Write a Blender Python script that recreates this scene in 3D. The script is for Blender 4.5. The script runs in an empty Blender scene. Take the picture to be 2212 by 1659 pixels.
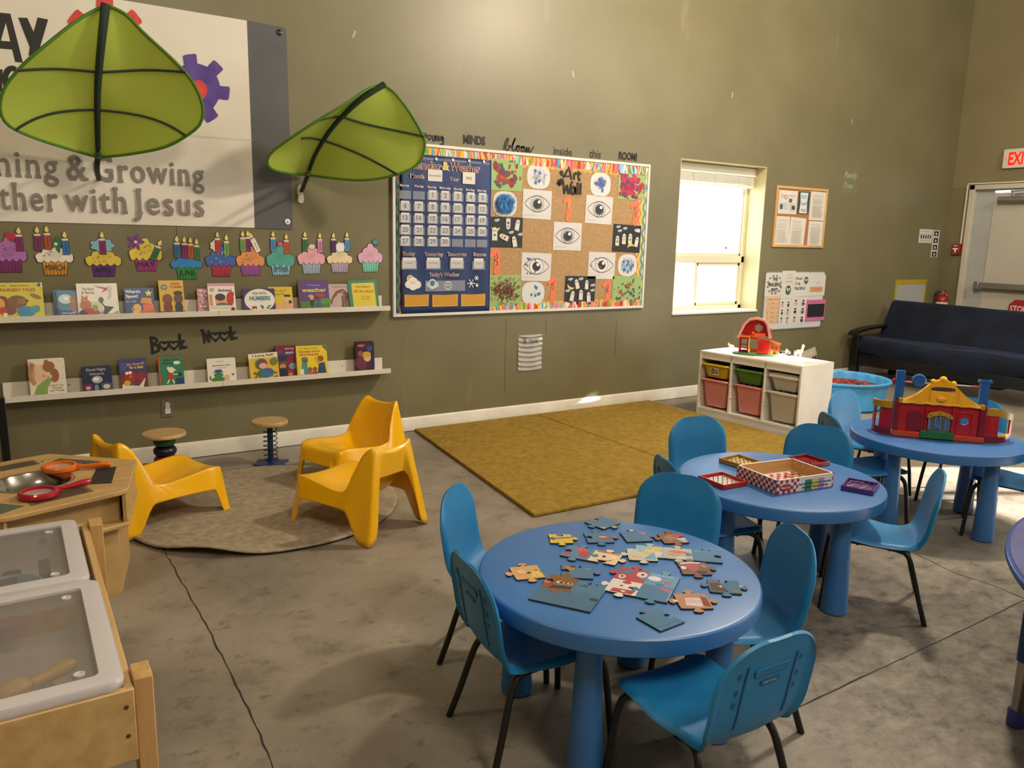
import bpy, bmesh, math, random
from mathutils import Vector, Matrix
from math import sin, cos, pi, sqrt, atan2, radians
random.seed(7)
SC = bpy.context.scene
COL = SC.collection

# ------------------------------------------------------------------ camera
IW, IH = 2212, 1659
CF, CYAW, CPIT, CROL = 1683.06, 0.573023, -0.18379, 0.0222477
CPOS = Vector((0.0, -5.316308, 1.466951))
_f = Vector((sin(CYAW)*cos(CPIT), cos(CYAW)*cos(CPIT), sin(CPIT)))
_r0 = Vector((cos(CYAW), -sin(CYAW), 0.0))
_u0 = _r0.cross(_f)
_r = _r0*cos(CROL) + _u0*sin(CROL)
_u = -_r0*sin(CROL) + _u0*cos(CROL)
cam_d = bpy.data.cameras.new('camera')
cam = bpy.data.objects.new('camera', cam_d)
COL.objects.link(cam)
cam.matrix_world = Matrix(((_r.x, _u.x, -_f.x, CPOS.x), (_r.y, _u.y, -_f.y, CPOS.y), (_r.z, _u.z, -_f.z, CPOS.z), (0, 0, 0, 1)))
cam_d.sensor_width = 36.0
cam_d.lens = CF/IW*36.0
cam_d.clip_start = 0.02
cam_d.clip_end = 200
SC.camera = cam

# ------------------------------------------------------------------ view, sky, sun
SC.view_settings.view_transform = 'Standard'
SC.view_settings.look = 'None'
SC.view_settings.exposure = 0.75
SC.view_settings.gamma = 1.0
SC.view_settings.use_curve_mapping = False
SC.cycles.use_denoising = True
SC.cycles.max_bounces = 8
SC.cycles.diffuse_bounces = 5
SC.cycles.sample_clamp_indirect = 6.0
SC.cycles.caustics_reflective = False
SC.cycles.caustics_refractive = False

world = bpy.data.worlds.new('sky')
SC.world = world
world.use_nodes = True
wn = world.node_tree.nodes
bg = wn['Background']
bg.inputs['Color'].default_value = (0.78, 0.88, 1.0, 1)
bg.inputs['Strength'].default_value = 4.2

SUN_DIR = Vector((0.80, -0.45, 0.40)).normalized()      # towards the sun
sd = bpy.data.lights.new('sun', 'SUN')
sd.energy = 22.0
sd.angle = radians(0.6)
sd.color = (1.0, 0.93, 0.82)
so = bpy.data.objects.new('sun', sd)
COL.objects.link(so)
so.rotation_euler = SUN_DIR.to_track_quat('Z', 'Y').to_euler()
so.location = (14, -8, 8)

XR = 9.72          # right wall plane
XL = -3.2          # left wall plane
YF = -9.0          # wall behind the camera
HC = 4.6           # ceiling height
WIN = (5.19, 6.35, 0.815, 2.215)      # window opening in the back wall
ADDED_WINS = [(-4.0, -3.05, 2.50, 2.97), (-6.5, -5.1, 0.25, 2.68), (-8.8, -6.9, 0.25, 2.68)]    # unseen right-wall windows, added and sized to land sun patches and skylight (y0,y1,z0,z1)

def portal(name, loc, rot, sx, sy):
    d = bpy.data.lights.new(name, 'AREA')
    d.shape = 'RECTANGLE'
    d.size, d.size_y = sx, sy
    d.cycles.is_portal = True
    o = bpy.data.objects.new(name, d)
    COL.objects.link(o)
    o.location = loc
    o.rotation_euler = rot
    return o
portal('window_portal', ((WIN[0]+WIN[1])/2, 0.31, (WIN[2]+WIN[3])/2), (radians(-90), 0, 0), WIN[1]-WIN[0], WIN[3]-WIN[2])
for a in ADDED_WINS:
    portal('added_window_portal', (XR+0.25, (a[0]+a[1])/2, (a[2]+a[3])/2), (0, radians(90), 0), a[3]-a[2], a[1]-a[0])

# ------------------------------------------------------------------ pixel -> place helpers
def ray(u, v):
    return (_r*((u-IW/2)/CF) - _u*((v-IH/2)/CF) + _f)
def wp(u, v, y=0.0):
    d = ray(u, v); t = (y-CPOS.y)/d.y
    return CPOS + d*t
def gp(u, v, z=0.0):
    d = ray(u, v); t = (z-CPOS.z)/d.z
    return CPOS + d*t
def rp(u, v, x=XR):
    d = ray(u, v); t = (x-CPOS.x)/d.x
    return CPOS + d*t

# ------------------------------------------------------------------ materials
def lin(h):
    h = h.lstrip('#')
    c = [int(h[i:i+2], 16)/255 for i in (0, 2, 4)]
    return tuple((x/12.92 if x <= 0.04045 else ((x+0.055)/1.055)**2.4) for x in c) + (1.0,)
_mc = {}
def M(hexc, rough=0.5, metal=0.0, spec=0.5, trans=0.0, coat=0.0):
    k = (hexc, rough, metal, spec, trans, coat)
    if k in _mc: return _mc[k]
    m = bpy.data.materials.new('paint_'+hexc.lstrip('#'))
    m.use_nodes = True
    b = m.node_tree.nodes['Principled BSDF']
    b.inputs['Base Color'].default_value = lin(hexc)
    b.inputs['Roughness'].default_value = rough
    b.inputs['Metallic'].default_value = metal
    b.inputs['Specular IOR Level'].default_value = spec
    b.inputs['Transmission Weight'].default_value = trans
    b.inputs['Coat Weight'].default_value = coat
    _mc[k] = m
    return m
def nodes_of(name):
    m = bpy.data.materials.new(name)
    m.use_nodes = True
    nt = m.node_tree
    return m, nt, nt.nodes['Principled BSDF']
def N(nt, typ, **kw):
    n = nt.nodes.new(typ)
    for k, v in kw.items():
        if k in n.inputs.keys() if hasattr(n.inputs, 'keys') else False:
            n.inputs[k].default_value = v
        else:
            setattr(n, k, v)
    return n
def ramp(nt, fac, stops):
    r = nt.nodes.new('ShaderNodeValToRGB')
    els = r.color_ramp.elements
    while len(els) < len(stops): els.new(0.5)
    for e, (p, c) in zip(els, stops):
        e.position = p
        e.color = lin(c) if isinstance(c, str) else c
    nt.links.new(fac, r.inputs[0])
    return r
def noisy(name, c1, c2, scale=8, rough=0.6, bump=0.0, bscale=None, detail=4, stretch=(1, 1, 1), metal=0.0, lo=0.35, hi=0.65, spec=0.5):
    m, nt, b = nodes_of(name)
    tc = nt.nodes.new('ShaderNodeTexCoord')
    mp = nt.nodes.new('ShaderNodeMapping')
    mp.inputs['Scale'].default_value = stretch
    nt.links.new(tc.outputs['Object'], mp.inputs[0])
    n = nt.nodes.new('ShaderNodeTexNoise')
    n.inputs['Scale'].default_value = scale
    n.inputs['Detail'].default_value = detail
    nt.links.new(mp.outputs[0], n.inputs['Vector'])
    r = ramp(nt, n.outputs['Fac'], [(lo, c1), (hi, c2)])
    nt.links.new(r.outputs[0], b.inputs['Base Color'])
    b.inputs['Roughness'].default_value = rough
    b.inputs['Metallic'].default_value = metal
    b.inputs['Specular IOR Level'].default_value = spec
    if bump:
        n2 = nt.nodes.new('ShaderNodeTexNoise')
        n2.inputs['Scale'].default_value = bscale or scale*4
        n2.inputs['Detail'].default_value = 3
        nt.links.new(mp.outputs[0], n2.inputs['Vector'])
        bp = nt.nodes.new('ShaderNodeBump')
        bp.inputs['Strength'].default_value = bump
        bp.inputs['Distance'].default_value = 0.01
        nt.links.new(n2.outputs['Fac'], bp.inputs['Height'])
        nt.links.new(bp.outputs[0], b.inputs['Normal'])
    return m
def clear_mat(name, tint='#ffffff', alpha=0.12, rough=0.1, gloss=True):
    m = bpy.data.materials.new(name)
    m.use_nodes = True
    nt = m.node_tree
    b = nt.nodes['Principled BSDF']
    out = nt.nodes['Material Output']
    t = nt.nodes.new('ShaderNodeBsdfTransparent')
    mix = nt.nodes.new('ShaderNodeMixShader')
    mix.inputs[0].default_value = alpha
    b.inputs['Base Color'].default_value = lin(tint)
    b.inputs['Roughness'].default_value = rough
    nt.links.new(t.outputs[0], mix.inputs[1])
    nt.links.new(b.outputs[0], mix.inputs[2])
    nt.links.new(mix.outputs[0], out.inputs[0])
    return m
def emit(name, hexc, strength):
    m, nt, b = nodes_of(name)
    b.inputs['Base Color'].default_value = lin(hexc)
    b.inputs['Emission Color'].default_value = lin(hexc)
    b.inputs['Emission Strength'].default_value = strength
    return m

# ------------------------------------------------------------------ mesh builder
class MB:
    def __init__(s, m=None):
        s.v = []; s.f = []; s.fm = []; s.mats = []; s.c = 0
        if m is not None: s.mat(m)
    def mat(s, m):
        if m not in s.mats: s.mats.append(m)
        s.c = s.mats.index(m)
        return s
    def add(s, vs, fs, X=None):
        o = len(s.v)
        s.v += [tuple(X @ Vector(p)) for p in vs] if X is not None else [tuple(p) for p in vs]
        s.f += [tuple(i+o for i in f) for f in fs]
        s.fm += [s.c]*len(fs)
        return s
    def box(s, x0, x1, y0, y1, z0, z1, X=None):
        vs = [(x, y, z) for z in (z0, z1) for y in (y0, y1) for x in (x0, x1)]
        return s.add(vs, [(0, 2, 3, 1), (4, 5, 7, 6), (0, 1, 5, 4), (2, 6, 7, 3), (0, 4, 6, 2), (1, 3, 7, 5)], X)
    def lathe(s, prof, n=32, X=None, caps=True):
        vs = []; fs = []
        k = len(prof)
        for j in range(n):
            a = 2*pi*j/n
            for (r, z) in prof: vs.append((r*cos(a), r*sin(a), z))
        for j in range(n):
            q = (j+1) % n
            for i in range(k-1):
                fs.append((j*k+i, q*k+i, q*k+i+1, j*k+i+1))
        if caps:
            if prof[0][0] > 1e-6: fs.append(tuple(j*k for j in range(n-1, -1, -1)))
            if prof[-1][0] > 1e-6: fs.append(tuple(j*k+k-1 for j in range(n)))
        return s.add(vs, fs, X)
    def cyl(s, x, y, z0, z1, r, n=20, r2=None):
        return s.lathe([(r, z0), (r if r2 is None else r2, z1)], n, Matrix.Translation((x, y, 0)))
    def prism(s, pts, z0, z1, X=None):
        n = len(pts)
        area = sum(pts[i][0]*pts[(i+1) % n][1]-pts[(i+1) % n][0]*pts[i][1] for i in range(n))
        if area < 0: pts = pts[::-1]
        vs = [(p[0], p[1], z0) for p in pts]+[(p[0], p[1], z1) for p in pts]
        fs = [tuple(range(n-1, -1, -1)), tuple(range(n, 2*n))]+[(i, (i+1) % n, n+(i+1) % n, n+i) for i in range(n)]
        return s.add(vs, fs, X)
    def poly(s, pts, X=None):
        return s.add(pts, [tuple(range(len(pts)))], X)
    def sphere(s, x, y, z, r, n=14, m=8, sx=1, sy=1, sz=1, X=None):
        prof = [(r*sin(pi*i/m), -r*cos(pi*i/m)) for i in range(m+1)]
        prof[0] = (1e-5, -r); prof[-1] = (1e-5, r)
        T = Matrix.Translation((x, y, z)) @ Matrix.Diagonal((sx, sy, sz, 1))
        return s.lathe(prof, n, X @ T if X is not None else T, caps=False)
    def tube(s, pts, r, n=10, closed=False, caps=True, X=None, flat=1.0):
        P = [Vector(p) for p in pts]
        k = len(P); vs = []; fs = []
        rr = r if hasattr(r, '__len__') else [r]*k
        prev = None
        for i in range(k):
            if closed: t = (P[(i+1) % k]-P[i-1])
            else: t = (P[min(i+1, k-1)]-P[max(i-1, 0)])
            t = t.normalized() if t.length > 1e-9 else Vector((0, 0, 1))
            if prev is None:
                a = Vector((0, 0, 1)) if abs(t.z) < 0.9 else Vector((1, 0, 0))
                nrm = (a-t*a.dot(t)).normalized()
            else:
                nrm = prev-t*prev.dot(t)
                nrm = nrm.normalized() if nrm.length > 1e-6 else prev
            prev = nrm
            bn = t.cross(nrm)
            for j in range(n):
                q = 2*pi*j/n
                vs.append(P[i]+nrm*(rr[i]*cos(q)*flat)+bn*(rr[i]*sin(q)))
        for i in range(k if closed else k-1):
            i2 = (i+1) % k
            for j in range(n):
                j2 = (j+1) % n
                fs.append((i*n+j, i*n+j2, i2*n+j2, i2*n+j))
        if caps and not closed:
            fs.append(tuple(range(n-1, -1, -1))); fs.append(tuple(range((k-1)*n, k*n)))
        return s.add(vs, fs, X)
    def grid(s, fn, nu, nv, X=None, wrapu=False):
        vs = [fn(i/nu, j/nv) for i in range(nu+(0 if wrapu else 1)) for j in range(nv+1)]
        fs = []
        for i in range(nu):
            i2 = (i+1) % nu if wrapu else i+1
            for j in range(nv):
                fs.append((i*(nv+1)+j, i2*(nv+1)+j, i2*(nv+1)+j+1, i*(nv+1)+j+1))
        return s.add(vs, fs, X)
    def build(s, name, parent=None, bevel=0, seg=2, solid=0, soff=0, sub=0, angle=38, loc=None, flat=False):
        me = bpy.data.meshes.new(name)
        me.from_pydata(s.v, [], s.f)
        for m in s.mats: me.materials.append(m)
        me.polygons.foreach_set('material_index', s.fm)
        if not flat:
            me.polygons.foreach_set('use_smooth', [True]*len(s.f))
            me.set_sharp_from_angle(angle=radians(angle))
        me.update()
        o = bpy.data.objects.new(name, me)
        COL.objects.link(o)
        if parent is not None: o.parent = parent
        if loc is not None: o.location = loc
        if solid:
            d = o.modifiers.new('thick', 'SOLIDIFY'); d.thickness = solid; d.offset = soff
        if bevel:
            d = o.modifiers.new('edge', 'BEVEL'); d.width = bevel; d.segments = seg; d.limit_method = 'ANGLE'; d.angle_limit = radians(50)
        if sub:
            d = o.modifiers.new('sub', 'SUBSURF'); d.levels = sub; d.render_levels = sub
        return o
def thing(name, label, cat, loc=(0, 0, 0), rz=0.0, group=None):
    o = bpy.data.objects.new(name, None)
    COL.objects.link(o)
    o.location = loc
    o.rotation_euler = (0, 0, rz)
    o.empty_display_size = 0.05
    return tag(o, label, cat, group)
def tag(o, label, cat, group=None, kind=None):
    o['label'] = label; o['category'] = cat
    if group: o['group'] = group
    if kind: o['kind'] = kind
    return o
def struct(o):
    o['kind'] = 'structure'
    return o
KIDS = {}
def copy_tree(o, parent=None):
    c = o.copy()
    COL.objects.link(c)
    if parent is not None: c.parent = parent
    for ch in [x for x in bpy.data.objects if x.parent == o]:
        copy_tree(ch, c)
    return c
def dup(o, loc, rz, label, group=None):
    c = copy_tree(o)
    c.location = loc
    c.rotation_euler = (0, 0, rz)
    c['label'] = label
    if group: c['group'] = group
    return c
def spline(pts, n=8, closed=False):
    P = [Vector(p) for p in pts]
    k = len(P); out = []
    rng = range(k) if closed else range(k-1)
    for i in rng:
        if closed: a, b, c, d = P[i-1], P[i], P[(i+1) % k], P[(i+2) % k]
        else: a, b, c, d = P[max(i-1, 0)], P[i], P[i+1], P[min(i+2, k-1)]
        for j in range(n):
            t = j/n
            out.append(0.5*((2*b)+(c-a)*t+(2*a-5*b+4*c-d)*t*t+(3*b-a-3*c+d)*t**3))
    if not closed: out.append(P[-1])
    return out
def rrect(w, h, r, n=5, cx=0, cy=0):
    r = min(r, w/2-1e-4, h/2-1e-4)
    out = []
    for (sx, sy, a0) in ((1, 1, 0), (-1, 1, 90), (-1, -1, 180), (1, -1, 270)):
        for i in range(n+1):
            a = radians(a0+90*i/n)
            out.append((cx+sx*(w/2-r)+r*cos(a), cy+sy*(h/2-r)+r*sin(a)))
    return out
def ellipse(cx, cy, rx, ry, n=28, rot=0.0):
    return [(cx+rx*cos(2*pi*i/n)*cos(rot)-ry*sin(2*pi*i/n)*sin(rot), cy+rx*cos(2*pi*i/n)*sin(rot)+ry*sin(2*pi*i/n)*cos(rot)) for i in range(n)]
def star(cx, cy, r1, r2, n=5, rot=pi/2):
    return [(cx+(r1 if i % 2 == 0 else r2)*cos(rot+pi*i/n), cy+(r1 if i % 2 == 0 else r2)*sin(rot+pi*i/n)) for i in range(2*n)]

# text as meshes (Blender's own default font)
_tc = {}
def text_geo(s, bold=0.0, shear=0.0, spacing=1.0):
    k = (s, bold, shear, spacing)
    if k not in _tc:
        cu = bpy.data.curves.new('lettering', 'FONT')
        cu.body = s
        cu.size = 1.0
        cu.offset = bold
        cu.shear = shear
        cu.space_character = spacing
        cu.resolution_u = 3
        ob = bpy.data.objects.new('lettering', cu)
        me = bpy.data.meshes.new_from_object(ob)
        vs = [tuple(v.co) for v in me.vertices]
        fs = [tuple(p.vertices) for p in me.polygons]
        bpy.data.objects.remove(ob)
        bpy.data.meshes.remove(me)
        bpy.data.curves.remove(cu)
        _tc[k] = (vs, fs)
    return _tc[k]

class Art:
    """flat printing laid on a surface: local x to the right, y up, layers stacked by hair-thin steps"""
    def __init__(s, mb, X, step=0.00025, rough=0.6):
        s.mb = mb; s.X = X; s.z = step; s.step = step; s.rough = rough
    def _m(s, c): s.mb.mat(M(c, s.rough) if isinstance(c, str) else c)
    def up(s): s.z += s.step
    def poly(s, pts, c):
        s._m(c)
        n = len(pts)
        area = sum(pts[i][0]*pts[(i+1) % n][1]-pts[(i+1) % n][0]*pts[i][1] for i in range(n))
        if area < 0: pts = pts[::-1]
        s.mb.add([(p[0], p[1], s.z) for p in pts], [tuple(range(n))], s.X); s.up()
    def rect(s, x0, y0, x1, y1, c): s.poly([(x0, y0), (x1, y0), (x1, y1), (x0, y1)], c)
    def rr(s, x0, y0, x1, y1, r, c): s.poly(rrect(x1-x0, y1-y0, r, 4, (x0+x1)/2, (y0+y1)/2), c)
    def ell(s, cx, cy, rx, ry, c, rot=0.0, n=24): s.poly(ellipse(cx, cy, rx, ry, n, rot), c)
    def line(s, pts, w, c, closed=False):
        s._m(c)
        P = [Vector((p[0], p[1])) for p in pts]
        k = len(P); L = []; R = []
        ww = w if hasattr(w, '__len__') else [w]*k
        for i in range(k):
            if closed: t = P[(i+1) % k]-P[i-1]
            else: t = P[min(i+1, k-1)]-P[max(i-1, 0)]
            if t.length < 1e-9: t = Vector((1, 0))
            t.normalize()
            nn = Vector((-t.y, t.x))*ww[i]/2
            L.append(P[i]+nn); R.append(P[i]-nn)
        vs = [(p.x, p.y, s.z) for p in R]+[(p.x, p.y, s.z) for p in L]
        fs = [(i, (i+1) % k, k+(i+1) % k, k+i) for i in range(k if closed else k-1)]
        s.mb.add(vs, fs, s.X); s.up()
    def text(s, t, x, y, h, c, align='c', bold=0.0, w=None, shear=0.0, spacing=1.0, rot=0.0):
        """h: cap height; w: squeeze or stretch to this width; (x,y) baseline anchor"""
        vs, fs = text_geo(t, bold, shear, spacing)
        if not vs: return
        s._m(c)
        k = h/0.70
        xs = [v[0] for v in vs]
        x0, x1 = min(xs), max(xs)
        kx = k if w is None else w/(x1-x0)
        off = {'l': x0, 'c': (x0+x1)/2, 'r': x1}[align]
        ca, sa = cos(rot), sin(rot)
        pts = []
        for v in vs:
            px, py = (v[0]-off)*kx, v[1]*k
            pts.append((x+px*ca-py*sa, y+px*sa+py*ca, s.z))
        s.mb.add(pts, fs, s.X); s.up()
def wallX(x, z, y=-0.001, rot=0.0):
    """frame on the back wall: local x -> +x, local y -> +z, normal towards the room"""
    return Matrix.Translation((x, y, z)) @ Matrix(((1, 0, 0, 0), (0, 0, -1, 0), (0, 1, 0, 0), (0, 0, 0, 1))) @ Matrix.Rotation(rot, 4, 'Z')
def rwallX(y, z, x=XR-0.001):
    """frame on the right wall: local x -> -y, local y -> +z, normal -> -x"""
    return Matrix.Translation((x, y, z)) @ Matrix(((0, 0, -1, 0), (-1, 0, 0, 0), (0, 1, 0, 0), (0, 0, 0, 1)))
# ================================================================== SETTING
# concrete floor: mottled grey, trowel marks, dark stains
def floor_mat():
    m, nt, b = nodes_of('polished_concrete')
    tc = nt.nodes.new('ShaderNodeTexCoord')
    def noise(scale, detail=6, rough=0.6, vec=None):
        n = nt.nodes.new('ShaderNodeTexNoise')
        n.inputs['Scale'].default_value = scale; n.inputs['Detail'].default_value = detail; n.inputs['Roughness'].default_value = rough
        nt.links.new(vec or tc.outputs['Object'], n.inputs['Vector'])
        return n
    n1 = noise(0.9, 8, 0.62); n2 = noise(5.5, 8, 0.7)
    mp = nt.nodes.new('ShaderNodeMapping'); mp.inputs['Scale'].default_value = (4.2, 6.0, 1); mp.inputs['Rotation'].default_value = (0, 0, 0.6)
    nt.links.new(tc.outputs['Object'], mp.inputs[0])
    n3 = noise(2.2, 9, 0.75, mp.outputs[0])
    r1 = ramp(nt, n1.outputs['Fac'], [(0.36, '#776f64'), (0.5, '#8b8377'), (0.66, '#9d9588')])
    r2 = ramp(nt, n2.outputs['Fac'], [(0.34, '#7c7872'), (0.47, '#f4f2ee'), (0.62, '#ffffff')])
    mx = nt.nodes.new('ShaderNodeMix'); mx.data_type = 'RGBA'; mx.blend_type = 'MULTIPLY'; mx.inputs[0].default_value = 0.45
    nt.links.new(r1.outputs[0], mx.inputs[6]); nt.links.new(r2.outputs[0], mx.inputs[7])
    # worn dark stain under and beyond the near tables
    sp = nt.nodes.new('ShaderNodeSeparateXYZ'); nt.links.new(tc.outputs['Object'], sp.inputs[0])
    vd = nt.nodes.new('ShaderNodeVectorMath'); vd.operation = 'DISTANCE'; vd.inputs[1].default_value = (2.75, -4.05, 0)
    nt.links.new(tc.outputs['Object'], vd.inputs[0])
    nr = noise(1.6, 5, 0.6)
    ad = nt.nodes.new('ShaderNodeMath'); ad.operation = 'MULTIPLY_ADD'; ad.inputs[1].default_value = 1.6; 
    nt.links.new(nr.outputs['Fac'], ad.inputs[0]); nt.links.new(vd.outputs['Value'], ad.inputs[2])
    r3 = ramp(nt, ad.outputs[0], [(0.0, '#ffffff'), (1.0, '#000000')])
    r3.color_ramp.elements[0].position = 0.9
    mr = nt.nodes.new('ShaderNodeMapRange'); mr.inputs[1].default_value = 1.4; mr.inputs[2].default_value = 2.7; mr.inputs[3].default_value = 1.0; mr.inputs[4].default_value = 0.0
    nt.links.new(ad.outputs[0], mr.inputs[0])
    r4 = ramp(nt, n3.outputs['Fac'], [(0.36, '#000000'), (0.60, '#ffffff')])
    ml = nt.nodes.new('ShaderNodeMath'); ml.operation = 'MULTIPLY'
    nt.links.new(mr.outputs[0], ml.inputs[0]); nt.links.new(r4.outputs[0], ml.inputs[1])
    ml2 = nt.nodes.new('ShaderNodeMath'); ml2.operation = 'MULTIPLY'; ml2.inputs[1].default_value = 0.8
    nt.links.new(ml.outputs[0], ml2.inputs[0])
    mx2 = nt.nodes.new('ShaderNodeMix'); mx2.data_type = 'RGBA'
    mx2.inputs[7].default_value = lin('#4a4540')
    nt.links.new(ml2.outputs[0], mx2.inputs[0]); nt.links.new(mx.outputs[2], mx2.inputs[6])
    # small scuffs everywhere
    r5 = ramp(nt, n3.outputs['Fac'], [(0.56, '#ffffff'), (0.68, '#8a8378')])
    mx3 = nt.nodes.new('ShaderNodeMix'); mx3.data_type = 'RGBA'; mx3.blend_type = 'MULTIPLY'; mx3.inputs[0].default_value = 0.75
    nt.links.new(mx2.outputs[2], mx3.inputs[6]); nt.links.new(r5.outputs[0], mx3.inputs[7])
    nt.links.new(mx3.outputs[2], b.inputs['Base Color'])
    rr = nt.nodes.new('ShaderNodeMapRange'); rr.inputs[3].default_value = 0.32; rr.inputs[4].default_value = 0.62
    nt.links.new(n2.outputs['Fac'], rr.inputs[0]); nt.links.new(rr.outputs[0], b.inputs['Roughness'])
    bp = nt.nodes.new('ShaderNodeBump'); bp.inputs['Strength'].default_value = 0.08; bp.inputs['Distance'].default_value = 0.01
    nt.links.new(n3.outputs['Fac'], bp.inputs['Height']); nt.links.new(bp.outputs[0], b.inputs['Normal'])
    return m
FLOOR = floor_mat()
def wall_mat(name, c1, c2, rough=0.42):
    m, nt, b = nodes_of(name)
    tc = nt.nodes.new('ShaderNodeTexCoord')
    n = nt.nodes.new('ShaderNodeTexNoise'); n.inputs['Scale'].default_value = 1.3; n.inputs['Detail'].default_value = 5
    nt.links.new(tc.outputs['Object'], n.inputs['Vector'])
    r = ramp(nt, n.outputs['Fac'], [(0.35, c1), (0.68, c2)])
    # faint scuffs, pale vertical smears
    mp = nt.nodes.new('ShaderNodeMapping'); mp.inputs['Scale'].default_value = (5, 5, 0.9)
    nt.links.new(tc.outputs['Object'], mp.inputs[0])
    n2 = nt.nodes.new('ShaderNodeTexNoise'); n2.inputs['Scale'].default_value = 1.5; n2.inputs['Detail'].default_value = 7
    nt.links.new(mp.outputs[0], n2.inputs['Vector'])
    r2 = ramp(nt, n2.outputs['Fac'], [(0.64, '#000000'), (0.74, '#ffffff')])
    ml = nt.nodes.new('ShaderNodeMath'); ml.operation = 'MULTIPLY'; ml.inputs[1].default_value = 0.16
    nt.links.new(r2.outputs[0], ml.inputs[0])
    mx = nt.nodes.new('ShaderNodeMix'); mx.data_type = 'RGBA'; mx.inputs[7].default_value = lin('#a59f86')
    nt.links.new(ml.outputs[0], mx.inputs[0]); nt.links.new(r.outputs[0], mx.inputs[6])
    nt.links.new(mx.outputs[2], b.inputs['Base Color'])
    b.inputs['Roughness'].default_value = rough
    n3 = nt.nodes.new('ShaderNodeTexNoise'); n3.inputs['Scale'].default_value = 9; n3.inputs['Detail'].default_value = 4
    nt.links.new(tc.outputs['Object'], n3.inputs['Vector'])
    bp = nt.nodes.new('ShaderNodeBump'); bp.inputs['Strength'].default_value = 0.10; bp.inputs['Distance'].default_value = 0.008
    nt.links.new(n3.outputs['Fac'], bp.inputs['Height']); nt.links.new(bp.outputs[0], b.inputs['Normal'])
    return m
OLIVE = wall_mat('olive_wall_paint', '#6f694c', '#7a7457')
OLIVE_R = wall_mat('olive_wall_paint_side', '#70684a', '#797152', 0.6)
TAN_R = wall_mat('tan_wall_paint_side', '#7d7353', '#867c5b', 0.6)
TRIM = noisy('white_trim_paint', '#d6d1c4', '#e2ded4', 6, 0.45)
WHITE = M('#e8e6e0', 0.45)

def slab_with_holes(mb, u0, u1, v0, v1, holes, place):
    """wall face cut by rectangular openings; place(u,v) -> front point, back point"""
    us = sorted({u0, u1, *[h[0] for h in holes], *[h[1] for h in holes]})
    vs = sorted({v0, v1, *[h[2] for h in holes], *[h[3] for h in holes]})
    for i in range(len(us)-1):
        for j in range(len(vs)-1):
            a, b, c, d = us[i], us[i+1], vs[j], vs[j+1]
            if any(h[0]-1e-6 <= a and b <= h[1]+1e-6 and h[2]-1e-6 <= c and d <= h[3]+1e-6 for h in holes): continue
            yield a, b, c, d
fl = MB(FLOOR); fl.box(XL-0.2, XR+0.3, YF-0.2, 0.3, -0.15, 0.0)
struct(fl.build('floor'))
wb = MB(OLIVE)
WALL_T = 0.32
for a, b, c, d in slab_with_holes(wb, XL-0.2, XR+0.22, -0.15, HC, [WIN], None): wb.box(a, b, 0.0, WALL_T, c, d)
struct(wb.build('wall_back'))
DOOR = (-1.36, -0.27, 0.0, 2.165)       # opening of the exit door, y0,y1,z0,z1
wr = MB(OLIVE_R)
for a, b, c, d in slab_with_holes(wr, YF-0.2, -0.0, -0.15, HC, [DOOR]+ADDED_WINS, None): [wr.mat(m_).box(XR, XR+0.22, a, b, e, f) for m_, e, f in ((OLIVE_R, c, min(d, 2.19)), (TAN_R, max(c, 2.19), d)) if f > e]
struct(wr.build('wall_right'))
wl = MB(OLIVE); wl.box(XL-0.2, XL, YF-0.2, 0, -0.15, HC); struct(wl.build('wall_left'))
wf = MB(M('#8d8876', 0.7)); wf.box(XL-0.2, XR+0.22, YF-0.2, YF, -0.15, HC); struct(wf.build('wall_front'))
ce = MB(M('#9a968c', 0.8)); ce.box(XL-0.2, XR+0.22, YF-0.2, 0.22, HC, HC+0.2); struct(ce.build('ceiling'))
# baseboard with a stepped profile
def baseboard(name, x0, x1):
    mb = MB(TRIM)
    prof = [(0, 0.004), (-0.016, 0.004), (-0.016, 0.062), (-0.013, 0.068), (-0.013, 0.092), (-0.006, 0.104), (0, 0.108)]
    vs = [(x0, p[0], p[1]) for p in prof]+[(x1, p[0], p[1]) for p in prof]
    k = len(prof)
    mb.add(vs, [(i, k+i, k+i+1, i+1) for i in range(k-1)]+[tuple(range(k)), tuple(range(2*k-1, k-1, -1))])
    return struct(mb.build(name))
baseboard('baseboard_back', 0.18, XR)
mb = MB(TRIM); mb.box(XR-0.014, XR, -0.20, -0.016, 0.004, 0.1); struct(mb.build('baseboard_right'))
mb = MB(M('#2a2622', 0.8)); mb.box(0.18, 2.5, -0.020, -0.0165, 0.0, 0.004); struct(mb.build('trim_1'))
# seams of the wall panels
mb = MB(M('#4b4534', 0.7))
for (u, v0, v1) in ((1093, 690, 845), (1332, 690, 770), (381, 488, 600), (1180, 690, 720)):
    a, b = wp(u, v0), wp(u+2, v1); mb.box(a.x-0.0016, a.x+0.0016, -0.0012, 0.0, b.z, a.z)
struct(mb.build('trim_2'))
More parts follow.
